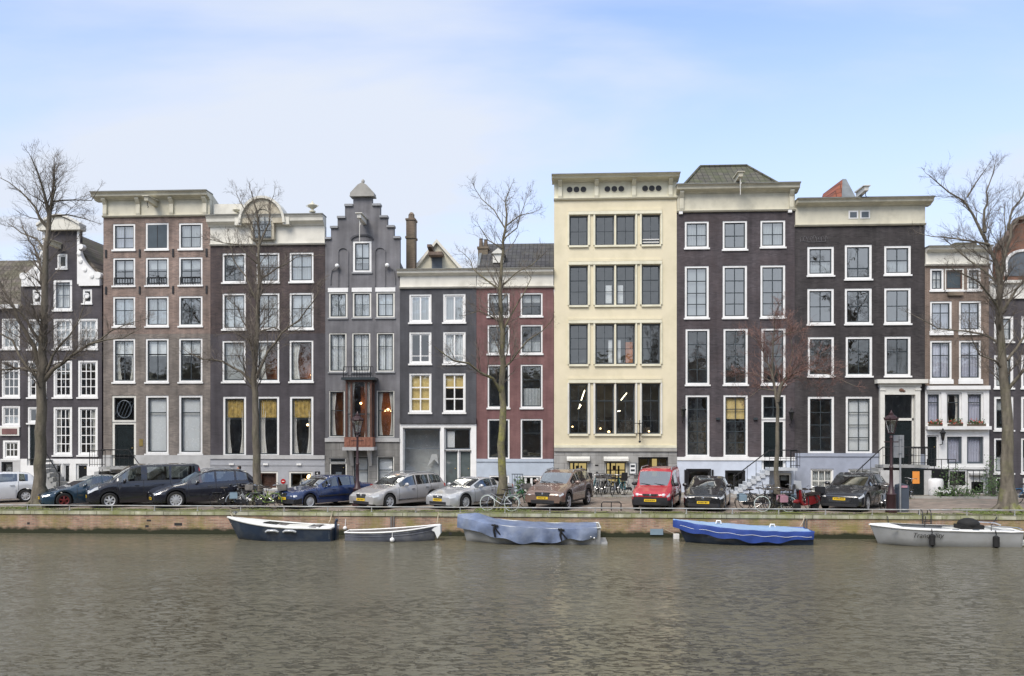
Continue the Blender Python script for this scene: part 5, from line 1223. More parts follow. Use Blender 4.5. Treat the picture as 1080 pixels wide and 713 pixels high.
OLD = dict(L=4.7, W=1.76, r=.32, axles=(.85, 3.55), sill=.22, roofw=.74, top=[(0, .60), (.03, .76), (.5, .84), (1.35, .93), (2.0, 1.34), (2.35, 1.42), (3.2, 1.41), (3.5, 1.36), (4.0, 1.02), (4.66, .97), (4.7, .7)], belt=[(0, .58), (.5, .80), (1.35, .89), (4.3, .94), (4.7, .9)], wind=(1.35, 2.0, 3.45, 4.0), side=((1.6, 2.45), (2.52, 3.2), (3.26, 3.55)), seams=(1.45, 2.48, 3.4), pinch=.07, pinch_r=.06, nose=.3, bumper=1, strip=.5, grille=(.3, .58, .73), intake=(.5, .26, .34), plate=.48, spokes=14, hl=.2, hw=.22, hh=.075)
WAGON = dict(L=4.82, W=1.86, r=.33, axles=(.9, 3.72), sill=.2, top=[(0, .60), (.08, .70), (.8, .90), (1.4, 1.0), (2.15, 1.42), (2.6, 1.51), (3.9, 1.49), (4.35, 1.42), (4.65, 1.08), (4.76, .95), (4.82, .7)], belt=[(0, .58), (.7, .83), (1.4, .93), (4.2, 1.0), (4.7, .97)], wind=(1.4, 2.15, 4.3, 4.65), side=((1.6, 2.62), (2.7, 3.5), (3.58, 4.35)), seams=(1.5, 2.66, 3.6), pinch=.17, rails=1, chrome=1, strip=.34, grille=(.3, .5, .68), spokes=7, tall_tail=1)
LEXUS = dict(L=4.52, W=1.83, r=.33, axles=(.88, 3.5), sill=.17, roofw=.70, top=[(0, .58), (.1, .68), (.8, .84), (1.35, .93), (2.1, 1.30), (2.5, 1.36), (2.95, 1.32), (3.6, 1.04), (4.3, 1.0), (4.48, .9), (4.52, .7)], belt=[(0, .56), (.7, .79), (1.4, .88), (3.5, .97), (4.4, .97)], wind=(1.35, 2.1, 2.95, 3.6), side=((1.6, 2.75),  (2.8, 3.15)), seams=(1.5, 2.95), pinch=.22, pinch_r=.16, strip=.25, grille=(.28, .5, .62), spokes=9)
XC = dict(L=4.63, W=1.89, r=.37, axles=(.88, 3.65), sill=.3, top=[(0, .70), (.07, .84), (.8, 1.02), (1.3, 1.12), (2.0, 1.58), (2.5, 1.69), (3.7, 1.66), (4.15, 1.55), (4.45, 1.15), (4.6, 1.0), (4.63, .7)], belt=[(0, .68), (.7, .95), (1.3, 1.05), (4.0, 1.16), (4.5, 1.1)], wind=(1.3, 2.0, 4.1, 4.45), side=((1.5, 2.5), (2.58, 3.4), (3.48, 4.0)), seams=(1.4, 2.54, 3.5), pinch=.14, rails=1, clad=1, clad_arch=1, grille=(.36, .62, .80), intake=(.6, .32, .46), plate=.56, spokes=5, tall_tail=1)
BERL = dict(L=4.13, W=1.73, r=.31, axles=(.78, 3.47), sill=.22, roofw=.80, top=[(0, .70), (.06, .82), (.6, .98), (.95, 1.06), (1.55, 1.68), (1.85, 1.80), (3.9, 1.80), (4.0, 1.72), (4.1, 1.1), (4.13, .8)], belt=[(0, .68), (.5, .90), (.95, 1.0), (3.9, 1.04), (4.1, 1.0)], wind=(.95, 1.55, 3.92, 4.08), side=((1.15, 2.0), (2.1, 2.8)), seams=(1.1, 2.05, 3.0), pinch=.14, pinch_r=.03, nose=.4, tail=.15, bumper=1, cap_b=3, hw=.15, hh=.10, strip=.55, grille=(.36, .66, .76), intake=(.5, .3, .4), plate=.48, rails=1, mirror='plastic', spokes=6)
CLA = dict(L=4.63, W=1.80, r=.33, axles=(.9, 3.6), sill=.18, roofw=.70, top=[(0, .62), (.08, .72), (.8, .90), (1.3, .97), (2.05, 1.34), (2.6, 1.42), (3.3, 1.37), (4.15, 1.02), (4.5, .98), (4.63, .75)], belt=[(0, .60), (.7, .83), (1.35, .92), (3.7, 1.0), (4.5, .96)], wind=(1.3, 2.05, 3.3, 4.15), side=((1.55, 2.5), (2.58, 3.5)), seams=(1.45, 2.54, 3.4), pinch=.2, grille=(.38, .46, .64), intake=(.72, .22, .36), plate=.40, spokes=5, chrome=1, hl=.5)
AUDI = dict(L=4.85, W=1.95, r=.38, axles=(.92, 3.78), sill=.24, top=[(0, .66), (.08, .80), (.8, .96), (1.3, 1.05), (2.1, 1.50), (2.6, 1.60), (3.6, 1.55), (4.2, 1.38), (4.65, 1.08), (4.8, .98), (4.85, .7)], belt=[(0, .64), (.7, .9), (1.35, 1.0), (3.9, 1.12), (4.7, 1.04)], wind=(1.3, 2.1, 4.1, 4.65), side=((1.55, 2.55), (2.63, 3.5), (3.58, 4.05)), seams=(1.45, 2.59, 3.5), pinch=.15, grille=(.52, .40, .64), intake=(.8, .24, .36), plate=.56, spokes=10, hl=.5)

place(make_car('small white hatchback cut off by the left edge of the picture', HATCH, 'paint_white'), -58, 35.5, 1.9, th=38)
# this one stands nose to the left, almost parallel to the quay
place(make_car('dark teal blue coupe with red rimmed wheels beside the big left tree', COUPE, 'paint_teal', rim='red_rim'), 38, 141, th=44)
place(make_car('black transit van in front of the brown brick house', VAN, 'paint_van', 'van', 'parked_van'), 92, 209, th=33)
place(make_car('black sport utility car with pale roof rails right of the black van', SUV, 'paint_black'), 157, 268, th=36)
place(make_car('older dark blue saloon car with square headlights and yellow plate', OLD, 'paint_navy'), 288, 381, th=54)
place(make_car('silver beige station wagon with roof rails behind the small open rowing boat', WAGON, 'paint_silver'), 368, 466, th=56)
place(make_car('silver low coupe convertible beside the green mossy tree', LEXUS, 'paint_silver2'), 448, 532, th=55)
place(make_car('bronze brown sport utility car in front of the yellow house', XC, 'paint_bronze', clad=True), 553, 621, th=70)
place(make_car('red delivery van with black bumper and roof rack', BERL, 'paint_red', 'van', 'parked_van'), 666.5, 717.5)
place(make_car('black sedan with large chrome grille next to the red van', CLA, 'paint_black2'), 721, 771)
place(make_car('dark grey crossover car with wide grille left of the street lamp', AUDI, 'paint_dkgrey'), 863, 938)

# ------------------------------------------------------------------ boats
WZ = -1.0
def hull(L, B, H, rise=.35, stern=.75, rake=.5, full=.55, n=24, dead=.12, tail_rise=.0):
    """local +X is the bow; returns section(t) -> list of points keel..gunwale (starboard, y<0 mirrored later)"""
    def sec(t):
        b = B/2*min(1, math.sin(PI/2*min(1, t/full))**.75)
        if t > full: b *= 1-(1-stern)*((t-full)/(1-full))**1.6
        if t == 0: b = .015
        g = H+rise*(1-t)**2.2+tail_rise*t**3
        pts = []
        for v, wv in ((0, .0), (.08, .45+.3*t), (.28, .78+.1*t), (.6, .93), (1, 1.)):
            z = -.25*min(1, t*3+.2)+dead*0 + (g+.25*min(1, t*3+.2))*v
            x = L/2-L*t-rake*(1-v)*(1-t)**3
            pts.append((x, b*wv, z))
        return pts, g, b
    return sec
def make_boat(name, label, L, B, H, outer, gun, inner, stripe=None, deck=None, cat='boat', **kw):
    root = thing(name, label, cat, group='boats moored along the quay wall'); n = 26; sec = hull(L, B, H, **kw)
    S = [sec(i/n) for i in range(n+1)]
    mb, sp = MB(), MB()
    for i in range(n):
        for j in range(4):
            for sg in (1, -1):
                A, C = S[i][0], S[i+1][0]
                q = [(A[j][0], sg*A[j][1], A[j][2]), (C[j][0], sg*C[j][1], C[j][2]), (C[j+1][0], sg*C[j+1][1], C[j+1][2]), (A[j+1][0], sg*A[j+1][1], A[j+1][2])]
                (sp if (stripe and j <= 1 and i > n*.35) else mb).quad(*q)
    T = S[-1][0]
    for j in range(4): mb.quad((T[j][0], T[j][1], T[j][2]), (T[j+1][0], T[j+1][1], T[j+1][2]), (T[j+1][0], -T[j+1][1], T[j+1][2]), (T[j][0], -T[j][1], T[j][2]))
    h_ = mb.build('hull', outer, root, 50)
    if stripe: sp.build('boot_stripe', stripe, root, 50)
    # gunwale
    mb = MB(); 
    for sg in (1, -1): mb.tube([(s[0][4][0], sg*s[0][4][1], s[0][4][2]) for s in S], .035, 6)
    mb.tube([(T[4][0], -T[4][1], T[4][2]), (T[4][0], T[4][1], T[4][2])], .035, 6)
    mb.build('gunwale', gun, root, 60)
    # inner skin with a floor
    if inner:
        mb = MB()
        for i in range(1, n):
            for sg in (1, -1):
                P = []
                for k in (i, i+1):
                    s = S[k]; x = s[0][4][0]; b = max(.01, s[2]-.06); q_ = min(1, k/n/.4); fz = .12+(s[1]-.30)*(1-q_); P.append([(x, sg*b, s[1]), (x, sg*b*(.5+.38*q_), fz), (x, 0, fz-.02)])
                for j in range(2): mb.quad(P[0][j], P[1][j], P[1][j+1], P[0][j+1])
        mb.quad((T[4][0]+.05, -T[4][1], .1), (T[4][0]+.05, T[4][1], .1), (T[4][0]+.05, T[4][1], T[4][2]), (T[4][0]+.05, -T[4][1], T[4][2]))
        mb.build('inside', inner, root, recalc=False)
    return root, S, L
def set_boat(b, xl, xr, bow_left=True, yc=-1.35):
    root = b[0]; x0, x1 = at(xl, 560, yc)[0], at(xr, 560, yc)[0]
    root.location = ((x0+x1)/2, yc, WZ); root.rotation_euler = (0, 0, PI if bow_left else 0)
def blen(xl, xr, yc=-1.35): return at(xr, 560, yc)[0]-at(xl, 560, yc)[0]
def between(S, t):
    n = len(S)-1; i = min(n-1, int(t*n)); f = t*n-i
    P, Q = S[i], S[i+1]; return (P[0][4][0]*(1-f)+Q[0][4][0]*f, P[2]*(1-f)+Q[2]*f, P[1]*(1-f)+Q[1]*f)   # x, half beam, gunwale z
pm('hull_navy', (.014, .028, .055), .35, var=.15, coat=.3, dirt=(.10, .11, .11), dirt_amt=.4, dscale=2); pm('hull_white', (.60, .61, .58), .45, var=.06, dirt=(.3, .3, .25), dirt_amt=.4, dscale=2)
pm('hull_grey', (.38, .39, .39), .45, var=.06, dirt=(.28, .28, .25), dirt_amt=.35, dscale=2); pm('hull_blue', (.03, .09, .36), .4, var=.12, coat=.3); pm('antifoul', (.28, .07, .05), .7, var=.3)
pm('tarp_blue', (.14, .18, .28), .5, var=.2, scale=3, bump=.7, bscale=4, dirt=(.27, .31, .38), dirt_amt=.6, dscale=1.3); pm('tarp_royal', (.025, .06, .26), .5, var=.15, scale=3, bump=.3, bscale=6); pm('tarp_pale', (.26, .38, .55), .6, var=.08, scale=3, bump=.25, bscale=5, dirt=(.33, .40, .47), dirt_amt=.5, dscale=1.2)
pm('old_wood', (.14, .13, .12), .8, var=.3, scale=5); pm('rope', (.42, .36, .26), .9, var=.2); pm('lapstrake', (.10, .11, .14), .6, var=.3, scale=2.5, dirt=(.3, .3, .29), dirt_amt=.5, dscale=2); pm('green_algae', (.10, .12, .04), .8, var=.3)
# 1 navy sloop with white decks
b = make_boat('motor_boat', 'navy blue sloop with white deck and red waterline moored below the left trees', blen(240, 353), 1.75, .52, 'hull_navy', 'hull_white', 'hull_white', stripe='antifoul', rise=.38, stern=.8, rake=.5)
root, S, L = b
mb = MB()
for i in range(0, 26):
    t0, t1 = i/26, (i+1)/26
    xa, ba, za = between(S, t0); xb, bb, zb = between(S, min(.999, t1))
    cut = .0 if t1 < .38 or t0 > .86 else .52
    for sg in (1, -1): mb.quad((xa, sg*ba*.97, za-.0), (xb, sg*bb*.97, zb-.0), (xb, sg*bb*cut, zb+.04), (xa, sg*ba*cut, za+.04))
mb.build('deck', 'white', root, recalc=False)
mb = MB(); mb.box(-L*.28, L*.05, -.5, .5, .52, .58); mb.build('engine_cover', 'offwhite', root); mb = MB(); mb.box(-L*.05, L*.02, -.6, .6, .45, .6); mb.box(-L*.36, -L*.30, -.6, .6, .4, .56); mb.build('bench', 'old_wood', root)
for k in (.02, -.14):
    mb = MB(); xx = L*k; mb.tube([(xx-.25, .83, .40), (xx-.15, .93, .46), (xx+.15, .93, .46), (xx+.25, .83, .40)], .05, 7); mb.build('fender', 'lamp_glass', root, 60)
mb = MB(); mb.box(-L/2-.10, -L/2-.01, -.08, .08, -.1, .75); mb.ball((-L/2-.08, 0, .8), .07); mb.build('rudder', 'hull_navy', root)
mb = MB(); mb.tube([(L/2-.35, 0, 1.02), (L/2-.35, 0, 1.15)], .04, 6); mb.tube([(L/2-.45, 0, 1.1), (L/2-.25, 0, 1.1)], .025, 6); mb.build('mooring_post', 'chrome', root)
set_boat(b, 240, 353)
# 2 small open rowing boat, bow to the right
b = make_boat('rowing_boat', 'small open dark lapstrake rowing boat with white rim, lowest of the moored boats', blen(366, 464), 1.35, .34, 'lapstrake', 'white', 'old_wood', rise=.30, stern=.55, rake=.25, full=.5)
root, S, L = b
for t in (.35, .58, .8):
    x, bb, z = between(S, t); mb = MB(); mb.box(x-.12, x+.12, -bb+.05, bb-.05, z-.13, z-.09); mb.build('thwart', 'old_wood', root)
mb = MB(); mb.prism([(L/2-.45, .45), (L/2+.04, .64), (L/2+.05, .30), (L/2-.08, .1), (L/2-.2, .38)], -.2, .2); mb.build('bow_fender', 'net', root)
mb = MB(); mb.ball((.1, -.74, .1), .10); mb.tube([(.1, -.70, .4), (.1, -.74, .15)], .012, 4); mb.build('fender', 'white', root, 60)
for v in (.35, .7):
    mb = MB(); P = []
    for s in S[1:]: p, q = s[0][3], s[0][4]; P.append((p[0]+(q[0]-p[0])*v, -(p[1]+(q[1]-p[1])*v)-.012, p[2]+(q[2]-p[2])*v))
    mb.tube(P, .012, 4); mb.build('strake', 'lapstrake', root)
set_boat(b, 366, 464, bow_left=False)
# covers
def cover(S, root, ridge, drop, m_top, m_side, t0=0., t1=.999, seed=1, folds=.05, over=.05, name='tarpaulin'):
    rr = random.Random(seed); n = 44; top, side = MB(), MB(); ph = [rr.uniform(0, 6) for _ in range(6)]
    def row(i):
        t = t0+(t1-t0)*i/n; x, bb, z = between(S, t); bb += over
        if i == 0: x += .08
        if i == n: x -= .06
        zr = z+interp(ridge, t); out = []
        for v in [0, .2, .4, .6, .8, 1]:
            y = bb*v; zz = zr+(z+.03-zr)*v**1.6-.03*math.sin(v*PI)*(1+math.sin(t*19+ph[0]))+.012*math.sin(t*40+v*9+ph[1]); out.append((x, y, zz))
        d = drop*(1+.08*math.sin(t*11+ph[2])+.10*math.sin(t*29+ph[3]))*(.72+.42*math.sin(PI*min(1, max(0, t*.95+.03))))
        for v in (.3, .65, 1):
            f = folds*math.sin(t*34+ph[4]+v*1.5+2*math.sin(t*9))*v
            out.append((x, bb*(1-.03*v)+.03+f, z+.03-d*v))
        return out
    rows = [row(i) for i in range(n+1)]
    for i in range(n):
        for j in range(8):
            for sg in (1, -1):
                q = [(p[0], sg*p[1], p[2]) for p in (rows[i][j], rows[i+1][j], rows[i+1][j+1], rows[i][j+1])]
                (top if j < 5 else side).quad(*q)
    for k in (0, n):
        for j in range(8): side.quad(*[(p[0], sg*p[1], p[2]) for sg, p in ((1, rows[k][j]), (1, rows[k][j+1]), (-1, rows[k][j+1]), (-1, rows[k][j]))])
    a = top.build(name, m_top, root, 70); side.build('cover_skirt', m_side, root, 70)
    return rows
b = make_boat('covered_boat', 'large moored boat under a faded blue tarpaulin with tied skirt', blen(484, 631), 2.15, .55, 'hull_grey', 'hull_white', None, rise=.42, stern=.86, rake=.3, full=.4, tail_rise=.12)
root, S, L = b
cover(S, root, [(0, .12), (.12, .30), (.3, .08), (.8, .10), (1, .12)], .50, 'tarp_blue', 'tarp_blue', 0, .965, 4, .10, .1)
for t in (.27, .73):
    x, bb, z = between(S, t); mb = MB(); mb.tube([(x, bb+.16, z+.05), (x+.05, bb+.19, z-.2), (x, bb+.14, z-.45)], .045, 5); mb.tube([(x-.12, bb+.17, z-.02), (x+.14, bb+.17, z+.02)], .04, 5); mb.tube([(x, bb+.18, z-.1), (x-.22, bb+.15, z-.38)], .03, 5); mb.build('tie_strap', 'iron', root, 60)
mb = MB(); mb.box(-L/2-.28, -L/2-.0, -.75, .75, .0, .08); mb.build('swim_platform', 'hull_grey', root)
for k in range(4): mb = MB(); mb.ball((-L/2+.25+k*.14, 1.0, .28+.05*(k % 2)), .035); mb.build('deck_fitting', 'white', root, 60)
set_boat(b, 485, 632, yc=-1.45)
b = make_boat('covered_boat', 'royal blue boat with taut pale blue cover and reddish waterline, right of the red van', blen(712, 853), 1.95, .52, 'hull_navy', 'hull_blue', None, stripe='antifoul', rise=.36, stern=.72, rake=.45, full=.5)
root, S, L = b
cover(S, root, [(0, .05), (.3, .12), (.8, .12), (1, .04)], .40, 'tarp_pale', 'tarp_royal', 0, .985, 9, .025, .05, 'boat_cover')
for t in (.32, .72):
    x, bb, z = between(S, t); mb = MB(); zz = z+.1; mb.tube([(x+.1, .2, zz), (x+.07, .2, zz+.12), (x-.07, .2, zz+.12), (x-.1, .2, zz)], .035, 6); mb.build('cover_handle', 'white', root, 60)
mb = MB(); P = []
for i in range(40):
    t = i/39*.97+.01; x, bb, z = between(S, t); P.append((x, bb+.075, z-.17+.022*math.sin(t*38)))
mb.tube(P, .008, 4); mb.build('cover_cord', 'net', root)
set_boat(b, 713, 852)
# 5 pale grey open motor launch
b = make_boat('motor_launch', 'pale grey open motor launch with black lettering and black fenders at far right', blen(916.5, 1066), 1.95, .60, 'hull_grey', 'white', 'hull_grey', rise=.16, stern=.92, rake=.35, full=.3)
root, S, L = b
mb = MB()
for i in range(0, 26):
    xa, ba, za = between(S, i/26); xb, bb, zb = between(S, min(.999, (i+1)/26)); cut = .0 if i < 5 or i > 23 else .78
    for sg in (1, -1): mb.quad((xa, sg*ba*.98, za+.03), (xb, sg*bb*.98, zb+.03), (xb, sg*bb*cut, zb+.05), (xa, sg*ba*cut, za+.05))
mb.build('deck', 'white', root, recalc=False)
mb = MB(); mb.ball((-L*.19, .1, .82), .42, .4, .24, 12, 7); mb.box(-L*.27, -L*.11, -.2, .45, .55, .8); mb.build('covered_console', 'rubber', root, 50)
mb = MB(); mb.box(-L*.32, -L*.05, -.5, .5, .4, .64); mb.box(-L*.45, -L*.38, -.75, .75, .4, .66); mb.build('bench', 'hull_white', root)
for k in range(5): x = L*.38-k*L*.14; mb = MB(); mb.box(x-.12, x+.12, .80, .86, .66, .69); mb.build('deck_cleat', 'grey_sash', root)
P1 = [(-L*.28, .88, .62), (-L*.28, .88, .82), (-L*.46, .86, .76), (-L*.5, .8, .68)]; mb = MB(); mb.tube(P1, .025, 6); mb.build('grab_rail', 'chrome', root); mb = MB(); mb.tube([(a, -c, d) for a, c, d in P1], .025, 6); mb.build('grab_rail', 'chrome', root)
mb = MB(); mb.box(-L/2-.42, -L/2+.0, -.62, .62, .12, .2); mb.prism([(-L/2+.01, .0), (-L/2-.4, .12), (-L/2, .12)], -.6, .6); mb.build('swim_platform', 'hull_white', root)
mb = MB(); mb.ball((-L/2-.03, .5, .45), .12, .2, .16); mb.build('outboard_well', 'rubber', root, 60)
for t, w in ((.36, .11), (.80, .12)):
    x, bb, z = between(S, t); mb = MB(); mb.tube([(x, bb+.05, z+.06), (x, bb+.12, z-.1)], .02, 5); mb.lathe([(.02, z-.12), (w, z-.18), (w, z-.55), (.02, z-.62)], (x, bb+.1, 0), 10); mb.build('fender', 'rubber', root, 50)
def text(parent, s, loc, size, m, rot, shear=0, name='lettering'):
    cu = bpy.data.curves.new(name, 'FONT'); cu.body = s; cu.size = size; cu.extrude = .003; cu.shear = shear; cu.align_x = 'CENTER'
    o = bpy.data.objects.new(name, cu); me = bpy.data.meshes.new_from_object(o); me.materials.clear(); me.materials.append(M[m])
    ob = bpy.data.objects.new(name, me); COL.objects.link(ob); ob.parent = parent; ob.location = loc; ob.rotation_euler = rot; bpy.data.objects.remove(o); return ob
x, bb, z = between(S, .30); 
text(root, 'Tranquility', (L*.165, bb+.022, z-.30), .27, 'rubber', (R(90-2), 0, PI), .35)
set_boat(b, 917, 1067)
# ------------------------------------------------------------------ trees (bare)
def tree(label, base, limbs, Y, seed, bark='bark', twigm='twig', dens=1., roots=True, spread=1., r_tip=.03, tw=1., maxl=2.4):
    """limbs: (polyline of photo columns/rows, start radius, end radius); first is the trunk"""
    rr = random.Random(seed); bx = at(base[0], base[1], Y)[0]
    root = thing('bare_tree', label, 'tree', (bx, Y, 0), 'bare elm trees along the quay')
    T, C = MB(), MB(); n_t = 0
    def rp(v, s): return Vector((v.x+rr.gauss(0, s), v.y+rr.gauss(0, s), v.z+rr.gauss(0, s)))
    def path3(pl, i):
        out = []; slope = 0 if i == 0 else rr.uniform(-.75, .75)*spread; x0 = None; acc = 0
        for k, (px, py) in enumerate(pl):
            x, z = at(px, py, Y)
            if x0 is not None: acc += math.hypot(x-x0[0], z-x0[1])
            x0 = (x, z); out.append([x, Y+slope*acc*.8, z])
        return [Vector(p) for p in out]
    def subdiv(P, j):
        out = []
        for a, b in zip(P, P[1:]):
            L = (b-a).length; n = max(1, int(L/.45))
            for k in range(n):
                p = a+(b-a)*(k/n)
                if k or (a is not P[0]): p = rp(p, j)
                out.append(p)
        out.append(P[-1]); return out
    def grow(p, d, L, r, lev):
        nonlocal n_t
        n = 4 if lev == 1 else 3 if lev == 2 else 2
        P = [p]; dd = d.normalized()
        for k in range(n):
            dd = (dd+Vector((rr.gauss(0, .17), rr.gauss(0, .17), rr.gauss(.07, .14)))).normalized(); P.append(P[-1]+dd*L/n)
        rad = [r*(1-.75*k/n) for k in range(n+1)]
        C.tube(P, rad, 4 if lev == 1 else 3, cap=False); n_t += 1
        if lev >= 4: return
        m = {1: 6, 2: 5, 3: 3}[lev]
        for k in range(int(m*dens+rr.random())):
            t = rr.uniform(.2, 1); q = t*n; i = min(n-1, int(q)); pp = P[i]+(P[i+1]-P[i])*(q-i)
            ax = (P[i+1]-P[i]).normalized(); side = ax.cross(Vector((rr.gauss(0, 1), rr.gauss(0, 1), rr.gauss(0, 1)))).normalized()
            nd = ax*rr.uniform(.5, 1.1)+side*rr.uniform(.5, 1.1)+Vector((0, 0, .22))
            grow(pp, nd, L*rr.uniform(.38, .68), max(.0035*tw, r*(1-.6*t)*.55), lev+1)
    for i, (pl, r0, r1) in enumerate(limbs):
        if i: r0 *= .84; r1 *= .65
        else: r1 *= .6
        P = path3(pl, i)
        if i and len(P) > 1: pass
        Q = subdiv(P, .035 if i else .02); N = len(Q)
        rad = [r0+(r1-r0)*(k/(N-1))**(.95 if i == 0 else .75) for k in range(N)]
        if i == 0 and roots:
            rad = [r*(1+.55*math.exp(-(q.z)/.35)) for r, q in zip(rad, Q)]
            Q.insert(0, Q[0]-Vector((0, 0, .25))); rad.insert(0, rad[0]*1.15); N += 1
            # finer foot
            foot = []
            for k in range(1, 6):
                z = .15*k
                foot.append((Vector((Q[1].x, Q[1].y, z)), r0*(1+.55*math.exp(-z/.35))))
            Q = Q[:2]+[f[0] for f in foot]+[q for q in Q[2:] if q.z > .85]; rad = rad[:2]+[f[1] for f in foot]+[rd for q, rd in zip(list(Q[7:]), [r0+(r1-r0)*((k)/(len(Q)))**.95 for k in range(7, len(Q))])]
            while len(rad) < len(Q): rad.append(r1)
            N = len(Q)
        T.tube(Q, rad, 12 if i == 0 else 8 if r0 > .06 else 6)
        if i == 0: 
            for k in range(7):
                if not roots: break
                an = k*.9+rr.random(); rr0 = r0*1.25; c, s = math.cos(an), math.sin(an)
                T.tube([(Q[1].x+c*rr0*.7, Y+s*rr0*.7, .35), (Q[1].x+c*rr0*1.2, Y+s*rr0*1.2, .12), (Q[1].x+c*rr0*1.75, Y+s*rr0*1.75, -.05)], [r0*.25, r0*.3, r0*.2], 6)
        tot = sum((b-a).length for a, b in zip(Q, Q[1:]))
        start = .42 if i == 0 else .12
        cnt = int(tot*(1.6 if i else 1.0)*dens*2.6)
        for k in range(cnt):
            t = start+(1-start)*rr.random(); q = t*(N-1); j = min(N-2, int(q)); pp = Q[j]+(Q[j+1]-Q[j])*(q-j)
            if pp.z < 5 and roots: continue
            ax = (Q[j+1]-Q[j]).normalized(); side = ax.cross(Vector((rr.gauss(0, 1), rr.gauss(0, 1), rr.gauss(0, 1)))).normalized()
            rl = rad[j]; ln = min(maxl, .62+rl*15)*rr.uniform(.45, 1.05)*(1-.35*t)
            grow(pp+side*rl*.5, ax*rr.uniform(.5, 1.1)+side*rr.uniform(.5, 1)+Vector((0, 0, .25)), ln, min(.032, max(.008, rl*.35)), 2 if ln < 1.3 else 1)
        grow(Q[-1], Q[-1]-Q[-2], rr.uniform(.3, .55), r1, 2)
    t = T.build('trunk', bark, root, 80, recalc=False); c = C.build('crown', twigm, root, recalc=False)
    print('tree', label[:20], n_t, len(C.f)); return root
tree('big bare tree at far left with thick straight grey trunk and low forks', (42, 533), [
 ([(42, 533), (42, 480), (44, 430), (44, 395), (46, 340), (48, 270), (52, 225)], .32, .14),
 ([(52, 225), (53, 205), (50, 188), (46, 172)], .12, .03), ([(52, 228), (57, 200), (60, 184), (61, 174)], .11, .03), ([(53, 222), (64, 200), (67, 180)], .07, .02),
 ([(46, 402), (58, 388), (75, 376), (95, 363), (112, 358), (130, 356), (144, 350)], .13, .03), ([(95, 363), (112, 350), (128, 340), (143, 334)], .06, .02), ([(47, 396), (56, 375), (74, 352), (86, 335), (90, 322)], .10, .02),
 ([(43, 392), (34, 365), (18, 335), (0, 300), (-16, 272), (-24, 250)], .15, .03), ([(43, 400), (28, 386), (14, 360), (-8, 345), (-30, 335)], .10, .03), ([(46, 305), (36, 282), (18, 258), (0, 238), (-12, 226)], .10, .03), ([(48, 268), (34, 250), (16, 243), (-2, 232)], .08, .02),
 ([(50, 240), (40, 220), (26, 202), (6, 190)], .09, .02), ([(52, 228), (70, 226), (95, 232)], .06, .02), ([(53, 213), (74, 208), (88, 207), (94, 194)], .06, .02), ([(43, 392), (24, 388), (2, 390), (-14, 384)], .09, .02), ([(42, 360), (30, 330), (10, 312), (-10, 300)], .09, .02)],
 1.6, 11, dens=1.2, tw=1.2)
tree('bare tree with lichen flecked trunk in front of the arched gable house', (272, 524), [
 ([(272, 524), (270, 470), (270, 430), (268, 400), (271, 350), (273, 300), (274, 255), (271, 222), (265, 202)], .25, .03),
 ([(268, 408), (255, 392), (235, 381), (214, 378), (198, 372)], .10, .03), ([(269, 392), (262, 350), (250, 326), (236, 312)], .07, .02), ([(270, 400), (284, 372), (300, 352), (320, 338), (336, 322), (345, 302)], .10, .02), ([(273, 325), (258, 292), (244, 272), (237, 246)], .07, .02), ([(274, 295), (292, 282), (312, 270), (330, 268)], .06, .02),
 ([(274, 258), (284, 236), (286, 214), (290, 206)], .06, .02), ([(273, 262), (262, 232), (252, 212), (248, 203)], .06, .02), ([(272, 350), (290, 346), (305, 352), (318, 346)], .05, .02), ([(274, 280), (256, 262), (232, 258)], .05, .02), ([(271, 365), (245, 350), (226, 352)], .05, .02)],
 3.2, 23, dens=1.25, tw=1.25, maxl=1.9)
tree('slender bare tree with yellow green mossy trunk beside the silver coupe', (530, 534), [
 ([(530, 534), (530, 507), (528.5, 480), (529, 455), (530.5, 430), (529, 405), (531, 384), (528, 326), (528.5, 289), (531, 253), (534.5, 227)], .235, .06),
 ([(534.5, 227), (532, 209), (538, 192)], .055, .02), ([(529, 415), (520, 400), (498, 387), (482, 383), (466, 371)], .10, .02), ([(531, 388), (545, 374), (557, 362), (572, 352), (582, 342)], .06, .02), ([(529, 352), (540, 330), (553, 306), (560, 292), (551, 280)], .07, .02), ([(528, 306), (512, 294), (498, 280), (486, 262)], .06, .02), ([(529, 302), (545, 287), (562, 280), (574, 268)], .05, .02),
 ([(534, 243), (520, 222), (508, 210), (500, 197)], .05, .02), ([(534, 238), (548, 226), (562, 222)], .04, .02), ([(530, 262), (516, 254), (506, 240)], .04, .02), ([(529, 340), (506, 325), (488, 330)], .05, .02), ([(531, 252), (545, 240), (556, 205)], .04, .015)],
 1.5, 31, bark='bark_moss', dens=1.1, tw=1.25, maxl=1.7)
tree('short pollarded tree with reddish twigs in front of the umber brick house', (819, 536), [
 ([(819, 536), (819, 500), (820, 455), (820, 430), (818, 410), (814, 392)], .17, .08), ([(820, 424), (823, 408), (829, 398)], .12, .10),
 ([(815, 400), (809, 378), (803, 362), (790, 352)], .06, .02), ([(815, 395), (814, 362), (812, 336), (818, 322)], .06, .02), ([(829, 400), (850, 388), (870, 396), (893, 408)], .04, .015), ([(828, 400), (838, 372), (836, 345), (832, 332)], .04, .015), ([(818, 412), (800, 410), (784, 422)], .04, .012), ([(829, 400), (852, 398), (872, 412)], .03, .012), ([(814, 362), (826, 352), (842, 350)], .04, .012), ([(829, 398), (850, 378), (868, 372)], .03, .012), ([(818, 405), (796, 392), (780, 396)], .03, .012)],
 1.8, 41, bark='bark', twigm='twig_red', dens=1.7, tw=1.2, maxl=1.3)
